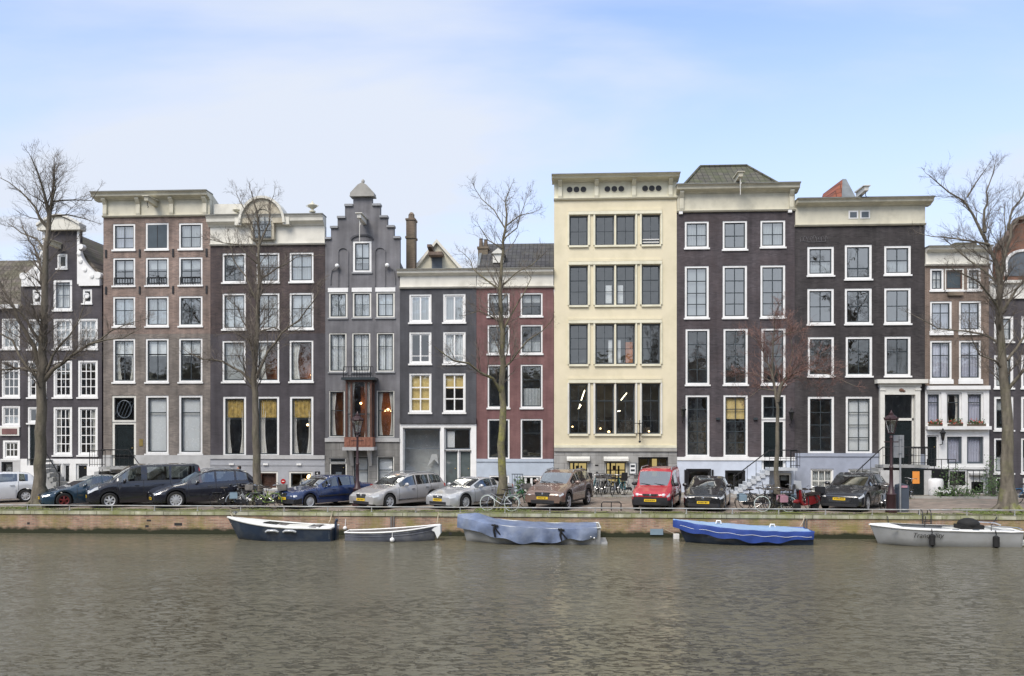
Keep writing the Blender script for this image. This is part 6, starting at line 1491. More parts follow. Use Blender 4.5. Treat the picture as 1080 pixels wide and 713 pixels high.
tree('big bare tree at far right with flared mossy foot standing in grass', (1063, 534), [
 ([(1063, 534), (1062, 500), (1063, 450), (1059, 400), (1056, 360), (1053, 330), (1055, 296)], .34, .17),
 ([(1055, 300), (1051, 276), (1043, 257), (1037, 242), (1029, 225), (1020, 210), (1005, 200), (994, 188), (984, 182)], .14, .025), ([(1039, 245), (1041, 222), (1048, 198), (1055, 178), (1059, 168)], .09, .02), ([(1044, 258), (1032, 252), (1016, 248), (996, 242), (985, 239)], .07, .02), ([(1020, 208), (1029, 193), (1036, 180)], .05, .02),
 ([(1055, 296), (1060, 262), (1064, 240), (1072, 231), (1088, 222), (1104, 208)], .12, .03), ([(1063, 242), (1070, 220), (1080, 206), (1092, 184)], .07, .02), ([(1056, 302), (1041, 284), (1028, 272), (1015, 257), (1008, 248)], .08, .02), ([(1056, 352), (1044, 325), (1030, 314), (1014, 303), (994, 296), (973, 291)], .09, .02), ([(1058, 366), (1047, 355), (1027, 348), (1000, 342), (978, 327)], .08, .02), ([(1059, 392), (1047, 382), (1028, 376), (1014, 362), (1006, 350)], .06, .02),
 ([(1062, 412), (1070, 396), (1082, 378), (1100, 362)], .10, .03), ([(1057, 330), (1070, 306), (1084, 290), (1100, 262)], .10, .03), ([(1062, 380), (1082, 356), (1102, 342), (1124, 330)], .08, .03), ([(1054, 290), (1064, 262), (1075, 214)], .06, .02), ([(1100, 262), (1108, 230), (1104, 200)], .05, .02)],
 1.7, 53, bark='bark_foot', dens=1.2, tw=1.2)

# ------------------------------------------------------------------ bicycles
pm('bike_black', (.015, .015, .016), .35, var=.2); pm('bike_green', (.05, .25, .12), .35, var=.2); pm('bike_blue', (.02, .14, .30), .35, var=.2); pm('bike_red', (.20, .012, .014), .35, var=.2); pm('bike_silver', (.4, .42, .43), .3, metal=.6, var=.1); pm('bike_teal', (.03, .16, .18), .35, var=.2)
pm('pink', (.42, .22, .27), .6, var=.12); pm('crate_blue', (.20, .28, .34), .6, var=.1); pm('lime', (.20, .30, .05), .6, var=.1); pm('white_tyre', (.55, .62, .58), .7, var=.08); pm('saddle', (.03, .022, .018), .5, var=.2)
def make_bike(label, m, tyre='rubber', lady=True, extras=(), group='bicycles parked along the quay and the houses'):
    root = thing('bicycle', label, 'bicycle', group=group); r = .34
    for x in (-.55, .55):
        w = MB(); w.lathe([(r-.02, -.018), (r, -.012), (r+.004, 0), (r, .012), (r-.02, .018), (r-.028, 0), (r-.02, -.018)], (x, 0, r), 26, 'y'); o = w.build('wheel', tyre, root, 60)
        s = MB()
        for k in range(12):
            an = PI*2*k/12; s.tube([(x+.02*math.cos(an+1), .02*(-1)**k, r+.02*math.sin(an+1)), (x+(r-.02)*math.cos(an), 0, r+(r-.02)*math.sin(an))], .003, 3, cap=False)
        s.lathe([(.03, -.04), (.03, .04)], (x, 0, r), 8, 'y'); s.build('spokes', 'chrome', o)
    f = MB(); bb = (-.08, 0, .30); hd = (.42, 0, .78); hl_ = (.45, 0, .62); sc_ = (-.24, 0, .80)
    f.tube([bb, sc_], .017, 6); f.tube([bb, hl_], .02, 6); f.tube([(.4, 0, .88), hl_, (.47, 0, .56)], .02, 6); f.tube([(-.2, 0, .62) if not lady else (-.14, 0, .48), hd], .016, 6)
    for sg in (-1, 1): f.tube([bb, (-.55, sg*.05, r)], .011, 5); f.tube([(-.2, 0, .68), (-.55, sg*.05, r)], .010, 5); f.tube([(.47, sg*.03, .6), (.52, sg*.05, .42), (.55, sg*.05, r)], .012, 5)
    f.build('frame', m, root, 60)
    k = MB()
    for x in (-.55, .55):
        if x > 0: k.build('mudguard', m, root); k = MB()
        P = [(x+(r+.035)*math.cos(a), 0, r+(r+.035)*math.sin(a)) for a in [R(q) for q in (range(20, 200, 18) if x < 0 else range(30, 160, 18))]]; k.tube(P, .016, 4)
    k.build('mudguard', m, root); k = MB(); k.tube([(-.75, 0, .42), (-.75, 0, .7), (-.35, 0, .72)], .010, 4); k.box(-.8, -.35, -.06, .06, .71, .725); k.build('carrier', m, root)
    k = MB(); k.tube([(-.24, 0, .8), (-.27, 0, .9)], .013, 5); k.build('seat_post', 'chrome', root); k = MB(); k.ball((-.30, 0, .94), .13, .085, .04, 10, 6); k.ball((-.18, 0, .94), .12, .03, .03, 8, 5); k.build('saddle', 'saddle', root, 60)
    k = MB(); k.tube([(.4, 0, .88), (.37, 0, 1.02)], .013, 5); k.tube([(.22, -.29, 1.04), (.34, -.27, 1.07), (.39, -.08, 1.02), (.39, .08, 1.02), (.34, .27, 1.07), (.22, .29, 1.04)], .013, 6); k.build('handlebar', 'chrome', root, 60)
    k = MB(); k.lathe([(.09, -.05), (.09, -.042)], (-.08, 0, .30), 14, 'y'); k.tube([(-.08, -.06, .3), (.02, -.07, .16)], .01, 4); k.tube([(-.08, .06, .3), (-.18, .07, .44)], .01, 4); k.box(-.02, .06, -.14, -.06, .15, .17); k.box(-.22, -.14, .06, .14, .43, .45); k.box(-.55, -.08, -.055, -.045, .27, .41); k.build('chain_case', 'plastic', root)
    if 'crate' in extras or 'pinkbag' in extras or 'bluebag' in extras:
        mm = {'crate': 'old_wood', 'pinkbag': 'pink', 'bluebag': 'crate_blue'}[[e for e in extras if e in ('crate', 'pinkbag', 'bluebag')][0]]
        k = MB(); x0 = .38 if 'crate' in extras else -.8
        if x0 > 0: k.box(.42, .80, -.2, .2, .82, .86); [k.box(.42, .80, s*.2-.01, s*.2+.01, .86, 1.08) for s in (-1, 1)]; k.box(.41, .43, -.2, .2, .86, 1.08); k.box(.79, .81, -.2, .2, .86, 1.08)
        else: k.box(-.76, -.44, -.19, -.07, .46, .72); k.box(-.76, -.44, .07, .19, .46, .72); k.box(-.74, -.46, -.07, .07, .735, .75)
        k.build('crate' if x0 > 0 else 'pannier', mm, root)
    if 'seat' in extras:
        k = MB(); k.box(-.75, -.42, -.15, .15, .76, .82); k.prism([(-.75, .82), (-.68, .82), (-.74, 1.2), (-.82, 1.2)], -.15, .15); k.build('child_seat', 'plastic', root)
    if 'shield' in extras:
        k = MB(); k.grid(lambda u, v: (.47+.08*v, (u-.5)*.4, .9+.4*v), 6, 4); k.build('windscreen', 'lamp_glass', root)
    return root
def put(o, px, Y, yaw, lean=0):
    x = at(px, 520, Y)[0]; o.location = (x, Y, .012 if Y < 8.6 else G0); o.rotation_euler = (R(lean), 0, R(yaw)); return o
def lab(o, s): o['label'] = s; return o
bk = make_bike('black bicycle leaning at the rear of the black sport utility car', 'bike_black')
put(bk, 243, 1.4, 10, 6); 
put(make_bike('bicycle with white panniers left of the lichen flecked tree', 'bike_silver', extras=('bluebag',)), 261, 1.3, 25, -5)
put(make_bike('bicycle with lime green mudguards and crate at the foot of the lichen flecked tree', 'lime', extras=('crate',)), 277, 1.1, 170, 5)
put(lab(copy_tree(bk), 'black bicycle standing between the lichen flecked tree and the old blue car'), 286, 2.2, 35, 4)
put(make_bike('bicycle with bright white tyres leaning on the green mossy tree', 'bike_silver', tyre='white_tyre'), 526.5, .75, 168, 8)
put(make_bike('green bicycle with basket just right of the mossy tree', 'bike_green', extras=('crate',)), 543, 2.2, 30, -6)
put(lab(copy_tree(bk), 'black bicycle low behind the mossy tree trunk'), 540, 1.3, 12, 14)
names = ['teal bicycle at the left end of the row against the yellow house', 'second bicycle from the left against the yellow house, with white child seat', 'dark bicycle in the middle of the row against the yellow house', 'pale bicycle with wide handlebar right of the middle in the yellow house row', 'black bicycle below the second lit window of the yellow house', 'bicycle second from the right end of the yellow house row', 'lone silver bicycle at right end of the yellow house row by the entrance']
bt = make_bike(names[0], 'bike_teal', extras=('seat',)); put(bt, 624, 9.3, 70, 6)
bs = make_bike(names[3], 'bike_silver', extras=('crate',)); put(bs, 642, 9.1, 105, 6)
for i, px, src, yw in ((1, 630, bs, 82), (2, 636, bk, 78), (4, 649, bk, 70), (5, 655, bt, 100), (6, 666, bs, 40)): put(lab(copy_tree(src), names[i]), px, 9.2+.1*(i % 2), yw, 5-i)
b1 = make_bike('black bicycle with blue pannier at the left of the group under the pollarded tree', 'bike_black', extras=('bluebag',)); put(b1, 796, 1.5, 8, 5)
put(make_bike('black bicycle with grey windscreen directly before the pollarded tree', 'bike_black', tyre='white_tyre', extras=('shield', 'seat')), 818, .95, 172, 6)
put(make_bike('bicycle with pink pannier right of the pollarded tree', 'bike_black', extras=('pinkbag',)), 837, 1.1, 20, 5)
put(lab(copy_tree(bk), 'black bicycle half hidden behind the pink pannier bicycle'), 828, 2.3, 30, 4)
put(lab(copy_tree(bs), 'silver bicycle behind the bicycle with blue pannier'), 806, 2.4, 30, -5)
put(lab(copy_tree(bk), 'black bicycle between the red scooter and the dark grey car'), 859, 1.9, 60, -5)
put(lab(copy_tree(bs), 'silver bicycle parked between the dark grey crossover and the tall street lamp'), 931, 2.6, 62, 5)
put(make_bike('blue bicycle cut by the right edge beside the big right tree', 'bike_blue'), 1083, 6., 20, 3)
put(lab(copy_tree(bk), 'black bicycle leaning behind the maroon lamp base'), 957, 8.2, 50, 5)
put(lab(copy_tree(bk), 'black bicycle lying close behind the blue pannier bicycle'), 801, 1.9, 160, -4)
put(lab(copy_tree(b1), 'bicycle with blue pannier right behind the pollarded tree'), 823, 1.6, 200, -5)
put(lab(copy_tree(bk), 'black bicycle just right of the pink pannier bicycle'), 843, 1.8, 145, -4)
put(lab(copy_tree(bk), 'black bicycle close to the trunk on the left of the lichen flecked tree'), 266, 1.9, 150, -4)
put(lab(copy_tree(bs), 'silver bicycle with crate right of the lichen flecked tree'), 283, 1.2, 12, -4)
# red scooter
sct = thing('scooter', 'red motor scooter between pink pannier bicycle and dark grey car', 'scooter')
for x in (-.55, .6):
    w = MB(); w.lathe([(.14, -.05), (.22, -.05), (.24, 0), (.22, .05), (.14, .05)], (x, 0, .24), 18, 'y'); w.build('wheel', 'rubber', sct, 60)
mb = MB(); mb.prism([(-.8, .45), (-.55, .35), (-.2, .30), (.3, .28), (.42, .4), (.5, .95), (.42, 1.0), (.34, .5), (.2, .36), (-.1, .36), (-.15, .68), (-.75, .72)], -.11, .11); mb.ball((.6, 0, .46), .2, .09, .1); mb.build('body', 'bike_red', sct)
mb = MB(); mb.prism([(-.8, .722), (-.12, .69), (-.12, .78), (-.5, .84), (-.82, .82)], -.14, .14); mb.build('seat', 'saddle', sct)
mb = MB(); mb.tube([(.6, 0, .26), (.46, 0, .98)], .03, 6); mb.tube([(.42, -.33, 1.05), (.46, 0, 1.0), (.42, .33, 1.05)], .02, 6); mb.ball((.52, 0, .95), .07); mb.build('handlebar', 'iron', sct)
mb = MB(); mb.grid(lambda u, v: (.5+.05*v, (u-.5)*.4, .98+.38*v), 4, 4); mb.build('windscreen', 'lamp_glass', sct); mb = MB(); mb.box(-1.05, -.78, -.17, .17, .76, 1.05); mb.build('top_box', 'plastic', sct)
put(sct, 850, 1.2, 215)

# ------------------------------------------------------------------ street furniture
def street_lamp(label, px, Y, zt=4.45):
    x = at(px, 500, Y)[0]; root = thing('street_lamp', label, 'street lamp', (x, Y, 0), 'old style lamp posts'); k = zt/4.45
    mb = MB(); mb.lathe([(.24, 0), (.24, .12), (.2, .16), (.19, .75), (.22, .8), (.14, .88), (.11, 1.1), (.085, 1.15), (.07, 1.9), (.095, 1.95), (.06, 2.02), (.05, 3.25*k), (.08, 3.28*k), (.05, 3.4*k)], (x, Y, 0), 14); mb.tube([(x-.3, Y, 3.1*k), (x+.3, Y, 3.1*k)], .02, 6); mb.build('post', 'maroon', root, 40)
    z = 3.45*k
    mb = MB(); mb.lathe([(.12, z), (.14, z+.03), (.14, z+.05)], (x, Y, 0), 6)
    for q in range(6):
        a = PI*2*q/6; mb.tube([(x+.13*math.cos(a), Y+.13*math.sin(a), z+.04), (x+.27*math.cos(a), Y+.27*math.sin(a), z+.60)], .014, 4)
    mb.lathe([(.29, z+.58), (.31, z+.64), (.20, z+.76), (.10, z+.82), (.1, z+.88), (.05, z+.92), (.03, z+1.0), (.001, z+1.03)], (x, Y, 0), 6)
    for q in range(6): a = PI*2*q/6; mb.ball((x+.3*math.cos(a), Y+.3*math.sin(a), z+.68), .03, n=6, m=4)
    mb.build('lantern_frame', 'maroon', root, 40)
    mb = MB(); mb.lathe([(.115, z+.05), (.26, z+.575)], (x, Y, 0), 6); mb.build('lantern_glass', 'lantern_pane', root)
glassmat('lantern_pane', .25, (.8, .8, .8))
street_lamp('maroon old style street lamp left of the silver station wagon before the carved bay', 377, 2.9, 4.35)
street_lamp('maroon old style street lamp beside the grey signpost on the right', 940, .95, 4.35)
x = at(949.5, 500, 1.3)[0]; t = thing('signpost', 'thin grey signpost with tall grey back of a sign panel', 'sign', (x, 1.3, 0)); mb = MB(); mb.tube([(x, 1.3, 0), (x, 1.3, 3.3)], .04, 8); mb.build('pole', 'galv', t, 50)
mb = MB(); mb.box(x-.27, x+.17, 1.33, 1.35, 2.35, 3.32); mb.build('sign_panel', 'galv', t); mb = MB(); mb.box(x-.25, x+.15, 1.324, 1.328, 2.82, 2.84); mb.box(x-.06, x+.06, 1.26, 1.325, 2.5, 2.53); mb.box(x-.06, x+.06, 1.26, 1.325, 3.1, 3.13); mb.build('brackets', 'grey_sash', t)
x = at(945.8, 500, 1.6)[0]; t = thing('litter_bin', 'dark grey blue street bin with rounded top beside the maroon lamp', 'bin', (x, 1.6, 0)); mb = MB(); mb.box(x-.02, x+.44, 1.4, 1.8, .06, 1.02); mb.box(x, x+.42, 1.42, 1.78, 0, .06); mb.build('body', 'bin_grey', t) if 'bin_grey' in M else (pm('bin_grey', (.06, .075, .10), .5, var=.1), mb.build('body', 'bin_grey', t))
mb = MB(); mb.prism([(x-.03, 1.02), (x+.45, 1.02), (x+.42, 1.16), (x+.21, 1.22), (x, 1.16)], 1.39, 1.81); o = mb.build('hood', 'bin_grey', t); mb = MB(); mb.box(x+.06, x+.36, 1.37, 1.388, 1.05, 1.14); mb.build('red_label', 'pink', t); 
x = at(987, 510, 9.6)[0]; t = thing('waste_container', 'round white container with small dark emblem by the cellar door', 'container', (x, 9.6, G0)); mb = MB(); mb.lathe([(.36, .1), (.38, .14), (.38, .85), (.36, .9), (.3, .97), (.001, 1.0)], (x, 9.6, .0), 18); mb.build('drum', 'white', t, 40); mb = MB(); mb.ball((x+.02, 9.22, .5), .08, .015, .08); mb.tube([(x+.06, 9.215, .44), (x+.11, 9.22, .36)], .018, 5); mb.build('emblem', 'rubber', t)
# hoop bicycle rack
t = thing('bicycle_rack', 'low empty steel hoop rack between the bronze car and the red van', 'bike rack', (at(645, 530, 1.2)[0], 1.2, 0)); xa, xb = at(634.5, 530, 1.2)[0], at(655, 530, 1.2)[0]; xm = (xa+xb)/2
mb = MB()
mb.tube([(xa, 1.2, 0), (xa, 1.2, .32), (xa+.07, 1.2, .39), (xb-.07, 1.2, .39), (xb, 1.2, .32), (xb, 1.2, 0)], .025, 8); mb.tube([(xm, 1.2, 0), (xm, 1.2, .38)], .022, 6); mb.build('hoop', 'iron', t, 50)
t = thing('bicycle_rack', 'small hoop rack right in front of the entrance of the yellow house', 'bike rack', (at(648, 530, 4)[0], 4, 0)); bpy.data.objects.remove(t)
# distribution box near plum house door
x = at(545.8, 510, 9.9)[0]; t = thing('utility_box', 'grey narrow utility gate standing before the plum house plinth', 'gate', (x, 9.9, G0)); mb = MB()
for k in range(5): mb.box(x-.3+k*.14, x-.27+k*.14, 9.88, 9.92, G0, 1.15)
mb.box(x-.32, x+.31, 9.87, 9.93, 1.1, 1.15); mb.box(x-.32, x+.31, 9.87, 9.93, .3, .35); mb.build('bars', 'grey_sash', t)
# quay rail: low pipe on short posts
t = thing('quay_railing', 'low weathered steel pipe railing running along the edge of the quay', 'railing', (0, .12, 0)); mb = MB(); mb.tube([(-60, .12, .22), (60, .12, .22)], .027, 8); mb.build('pipe', 'rail_paint', t, 60)
x = -58.
while x < 58:
    mb = MB(); mb.tube([(x, .12, -.02), (x, .12, .2)], .022, 6); mb.lathe([(.05, -.0), (.05, .02)], (x, .12, 0), 8)
    if abs(x) < 26: mb.build('post', 'rail_paint', t, 60)
    x += 1.92
# quay wall
wall = thing('quay_wall', 'weathered brick canal wall with green growth and pale stone coping', 'wall', (0, 0, 0))
mb = MB(); mb.box(-75, 75, 0, .6, -2.2, -.16); mb.build('brickwork', 'quay_brick', wall)
pm('coping', (.42, .41, .31), .85, var=.12, scale=1.5, bump=.3, dirt=(.20, .22, .07), dirt_amt=.75, dscale=1.1)
brick('coping_stone', (.46, .45, .35), (.33, .33, .24), (.13, .13, .08), bw=.75, bh=.3, msize=.03, stain=(.22, .24, .08), stain_amt=.8, sscale=.9)
mb = MB(); x = -74; rr = random.Random(2)
while x < 74:
    mb.box(x+.006, x+1.494, -.05, .45, -.155, .0+rr.uniform(-.006, .004)); x += 1.5
mb.build('coping_stones', 'coping_stone', wall)
mb = MB()
for px in (413, 836+12): x = at(px, 555, 0)[0]; mb.box(x-.05, x+.03, -.04, -.004, -1.3, -.16); mb.box(x+.07, x+.13, -.04, -.004, -1.3, -.16)
mb.build('timber_rubbing_strip', 'old_wood', wall)
for px, py, w_, h_ in ((188, 553, .35, .12), (157, 549, .2, .08), (155, 561-6, .15, .1), (30, 552, .12, .1), (475, 565-2, .12, .12)): x, z = at(px, py, 0); mb = MB(); mb.box(x-w_/2, x+w_/2, -.004, .0-.001, z-h_/2, z+h_/2); mb.build('drain_hole', 'interior', wall)
x, z = at(692.5, 561, 0); t = thing('quay_plate', 'small pale blue plate fixed to the quay wall left of the royal blue boat', 'sign', (x, -.03, z)); mb = MB(); mb.box(x-.27, x+.27, -.04, -.01, z-.12, z+.13); mb.build('plate', 'crate_blue', t)
x, z = at(713, 567, -.3); t = thing('buoy', 'small white float tied between quay and royal blue boat', 'buoy', (x, -.3, WZ)); mb = MB(); mb.box(x-.11, x+.12, -.4, -.2, WZ-.03, WZ+.2); mb.build('float', 'white', t); mb = MB(); mb.tube([(x, -.3, WZ+.18), (x-.3, -.15, z+.25), (x-.5, -.01, z+.35)], .012, 4); mb.build('rope', 'rope', t)
x, z = at(364, 557, -.1); t = thing('buoy', 'small white fender hanging on the wall left of the rowing boat', 'fender', (x, -.1, z)); mb = MB(); mb.ball((x, -.12, z), .09); mb.tube([(x, -.1, z+.05), (x, .1, .0)], .012, 4); mb.build('float', 'white', t)
# mooring ropes
for i, (pa, za, pb, s) in enumerate(((243, .02, 249, 'navy sloop'), (350, -.35, 345, 'navy sloop stern'), (462, .0, 460, 'rowing boat'), (486, -.1, 492, 'tarpaulin boat'), (848, .0, 846, 'royal blue boat'), (935, .1, 941, 'pale launch bow'), (975, .1, 978, 'pale launch middle'), (1050, .1, 1046, 'pale launch stern'))):
    xa = at(pa, 545, 0)[0]; xb = at(pb, 558, -1)[0]; mb = MB(); mb.tube([(xa, .05, .02), (xa+.02, -.06, -.05), ((xa+xb)/2, -.4, -.3), (xb, -.75, -.38)], .018, 5)
    o = mb.build('mooring_rope', 'rope' if i < 5 else 'iron'); tag(o, f'mooring line from the quay down to the {s}', 'rope')
# ladder hoops on the coping above the launch
t = thing('quay_ladder', 'dark iron ladder hoops over the coping above the pale launch', 'ladder', (at(980, 545, 0)[0], 0, 0)); mb = MB()
for px in (972, 981): x = at(px, 545, 0)[0]; mb.tube([(x, .3, 0), (x, .25, .22), (x, .0, .22), (x, -.09, .1), (x, -.09, -1.2)], .02, 6)
for k in range(4): mb.tube([(at(972, 545, 0)[0], -.09, -.25*k-.25), (at(981, 545, 0)[0], -.09, -.25*k-.25)], .015, 5)
mb.build('rails', 'iron', t, 60)
# plants in front of the white fronted house
def bush(label, px, Y, w, hgt, seed, name='shrub', m='leaf'):
    x = at(px, 515, Y)[0]; t = thing(name, label, 'plant', (x, Y, G0)); rr = random.Random(seed); mb = MB(); st = MB()
    for k in range(12):
        an = rr.uniform(0, 6.3); q = Vector((x+w*.6*math.cos(an)*rr.random(), Y+.3*math.sin(an)*rr.random(), G0+hgt*rr.uniform(.5, 1))); st.tube([(x+rr.gauss(0, .05), Y, G0), q], [.018, .006], 4)
    for k in range(420):
        p = Vector((x+rr.gauss(0, w*.42), Y+rr.gauss(0, .2), G0+hgt*min(1.1, abs(rr.gauss(.45, .3))))); s = rr.uniform(.03, .07); a = Vector((rr.gauss(0, 1), rr.gauss(0, 1), rr.gauss(0, 1))).normalized()*s; b_ = a.orthogonal().normalized()*s*.6
        mb.quad(p-a, p-b_, p+a, p+b_)
    st.build('stem', 'old_wood', t); mb.build('foliage', m, t, recalc=False)
bush('tall loose green shrub by the black steps of the white fronted house', 1006, 9.2, .8, 1.5, 3); bush('low shrub spreading before the white fronted house', 1016, 8.9, 1.1, .45, 4); bush('dense green bush left of the big right tree trunk', 1048, 9.2, .75, 1.0, 5); bush('climbing plant at the corner of the dark right house', 1044, 10.3, .4, 1.9, 6); bush('low plants under the white flowered steps', 996, 9.1, .6, .4, 8)
bush('small green bush by the left side of the bronze car', 549, 9.6, .4, .8, 9)
mb = MB(); x = at(996.5, 519, 8.9)[0]; rr = random.Random(8)
for k in range(40): mb.ball((x+rr.gauss(0, .2), 8.8+rr.gauss(0, .1), G0+.25+rr.gauss(0, .05)), .03, n=5, m=3)
o = mb.build('white_flowers', 'white'); tag(o, 'cluster of small white flowers by the black steps', 'flowers')

# ------------------------------------------------------------------ people
def person(label, px, Y, yaw, bend, top, legs, hair, z0=.012):
    x = at(px, 500, Y)[0]; root = thing('person', label, 'person', (x, Y, z0), rz=R(yaw))
    b_ = R(bend); hip = Vector((0, 0, .92)); up = Vector((math.sin(b_), 0, math.cos(b_)))
    ch = hip+up*.42; nk = hip+up*.56; hd = nk+Vector((math.sin(b_*.6), 0, math.cos(b_*.6)))*.12
    def skin(name, V, E, Rr, m, rootv=0):
        me = bpy.data.meshes.new(name); me.from_pydata([tuple(v) for v in V], E, []); me.materials.append(M[m]); o = bpy.data.objects.new(name, me); COL.objects.link(o); o.parent = root
        md = o.modifiers.new('s', 'SKIN'); lay = me.skin_vertices[0] if me.skin_vertices else None
        if lay is None:
            bm = bmesh.new(); bm.from_mesh(me); bm.verts.layers.skin.verify(); bm.to_mesh(me); bm.free(); lay = me.skin_vertices[0]
        for i, r_ in enumerate(Rr): lay.data[i].radius = r_ if isinstance(r_, tuple) else (r_, r_); lay.data[i].use_root = (i == rootv)
        sb = o.modifiers.new('d', 'SUBSURF'); sb.levels = 1; sb.render_levels = 2
        dg = bpy.context.evaluated_depsgraph_get(); m2 = bpy.data.meshes.new_from_object(o.evaluated_get(dg)); o.modifiers.clear(); o.data = m2; m2.shade_smooth(); return o
    sh = [ch+Vector((0, s*.19, 0)) for s in (1, -1)]; el = [s+Vector((.12, 0, -.26)) for s in sh]; ha = [e+Vector((.22, 0, -.10)) for e in el]
    V = [hip, hip+up*.2, ch, nk, hd, hd+Vector((.0, 0, .1))]; E = [(0, 1), (1, 2), (2, 3), (3, 4), (4, 5)]; Rd = [(.13, .16), (.12, .15), (.12, .17), .055, .085, .09]
    for s in (0, 1): n = len(V); V += [sh[s], el[s], ha[s], ha[s]+Vector((.08, 0, -.03))]; E += [(2, n), (n, n+1), (n+1, n+2), (n+2, n+3)]; Rd += [.065, .045, .033, .03]
    body = skin('body', V, E, Rd, top)
    V, E, Rd = [hip], [], [(.14, .17)]
    for sg in (1, -1): n = len(V); V += [hip+Vector((0, sg*.1, -.1)), Vector((.03, sg*.11, .48)), Vector((-.02, sg*.12, .09)), Vector((.14, sg*.13, .04))]; E += [(0, n), (n, n+1), (n+1, n+2), (n+2, n+3)]; Rd += [.09, .065, .05, .045]
    skin('trousers', V, E, Rd, legs)
    mb = MB(); c = hd+Vector((.02, 0, .06)); mb.ball(c, .085, .075, .11, 12, 8); mb.ball(c+Vector((.09, 0, -.01)), .02, .015, .025, 6, 4)
    for sg in (1, -1): mb.ball(c+Vector((0, sg*.077, -.01)), .02, .012, .03, 6, 4)
    o = mb.build('face', 'skin', root, 60, local=True); mb = MB(); mb.ball(c+Vector((-.02, 0, .035)), .092, .083, .095, 12, 8); mb.build('hair', hair, root, 60, local=True)
    for s in (0, 1):
        mb = MB(); p = ha[s]+Vector((.1, 0, -.04)); mb.ball(p, .045, .035, .02, 8, 5)
        for k in range(4): mb.tube([p+Vector((.03, (k-1.5)*.017, 0)), p+Vector((.075, (k-1.5)*.02, -.01)), p+Vector((.1-.01*abs(k-1.5), (k-1.5)*.02, -.035))], [.009, .008, .006], 5)
        mb.tube([p+Vector((0, -.03*(1 if s == 0 else -1), 0)), p+Vector((.05, -.05*(1 if s == 0 else -1), -.02))], [.01, .008], 5); mb.build('hand', 'skin', root, 60, local=True)
    return root
pm('skin', (.50, .27, .19), .55, var=.05); pm('jacket', (.03, .045, .075), .8, var=.15); pm('trousers', (.03, .03, .035), .85, var=.15); pm('hair_dark', (.03, .02, .015), .7, var=.2)
person('person in dark navy jacket bending down behind the tail of the black sport utility car', 259, 6.0, 205, 28, 'jacket', 'trousers', 'hair_dark')
# ------------------------------------------------------------------ ground, water, other bank
pm('earth', (.17, .16, .13), .95, var=.2, scale=.2)
def sheet(name, x0, x1, y0, y1, z, m):
    mb = MB(); mb.quad((x0, y0, z), (x1, y0, z), (x1, y1, z), (x0, y1, z)); return struct(mb.build(name, m, recalc=False))
sheet('ground', -1500, 1500, .4, 1500, -.02, 'earth')
sheet('road', -80, 80, .45, 8.62, .008, 'paving')
mb = MB(); mb.box(-80, 80, 8.8, FY+.29, -.05, G0); struct(mb.build('pavement', 'sidewalk'))
mb = MB(); x = -80; rr = random.Random(4)
while x < 80: mb.box(x+.004, x+.996, 8.62, 8.797, -.05, G0+.004); x += 1.
struct(mb.build('kerb', 'stone'))
sheet('canal_bed', -1500, 1500, -27.5, .5, -2.6, 'earth')
sheet('ground_near_bank', -1500, 1500, -1500, -27.2, -.02, 'earth')
mb = MB(); mb.box(-75, 75, -27.6, -27.2, -2.2, .0); w2 = mb.build('quay_wall', 'quay_brick'); tag(w2, 'brick canal wall of the near bank below the camera', 'wall')
# grass and moss strip at the quay edge and in the verge behind
pm('grass', (.12, .17, .03), .9, var=.45, scale=5); pm('moss', (.17, .18, .05), .95, var=.35, scale=6, bump=.5, bscale=20)
rr = random.Random(12); mb = MB()
def patch(px0, px1, y0, y1, dens):
    xa, xb = at(px0, 540, 1)[0], at(px1, 540, 1)[0]; n = int((xb-xa)*(y1-y0)*dens)
    for k in range(n):
        x, y = rr.uniform(xa, xb), y0+(y1-y0)*rr.random()
        a = rr.uniform(0, 6.3); hgt = rr.uniform(.03, .09); w = .012; c, s = math.cos(a)*w, math.sin(a)*w
        mb.quad((x-c, y-s, 0), (x+c, y+s, 0), (x+rr.gauss(0, .03), y+rr.gauss(0, .03), hgt))
patch(0, 36, .46, 1.4, 420); patch(-60, 1140, .46, .62, 260); patch(60, 160, .5, .8, 150); patch(500, 560, .46, 1.9, 330); patch(1022, 1130, .46, 2.8, 420); patch(255, 300, .5, 1.2, 150); patch(800, 840, .5, 1.4, 130); patch(600, 720, 8.3, 8.6, 120); patch(975, 1045, 8.35, 8.6, 120)
for px in (43, 530, 819, 1063, 272):
    patch(px-9, px+9, 1.0, 2.3, 200)
o = mb.build('grass', 'grass', recalc=False); o['kind'] = 'stuff'; o['label'] = 'short grass and moss tufts along the quay edge and round the tree feet'
mb = MB(); rr = random.Random(77)
for k in range(260):
    x = rr.uniform(-40, 40); y = rr.uniform(.46, .85); s = rr.uniform(.08, .5); pts = []
    for q in range(7): a = 2*PI*q/7; pts.append((x+s*math.cos(a)*rr.uniform(.6, 1.2), y+s*.35*math.sin(a)*rr.uniform(.6, 1.2), .010+.0001*k))
    mb.quad(*pts)
o = mb.build('moss', 'moss', recalc=False); o['kind'] = 'stuff'; o['label'] = 'flat mossy patches on the paving by the quay'

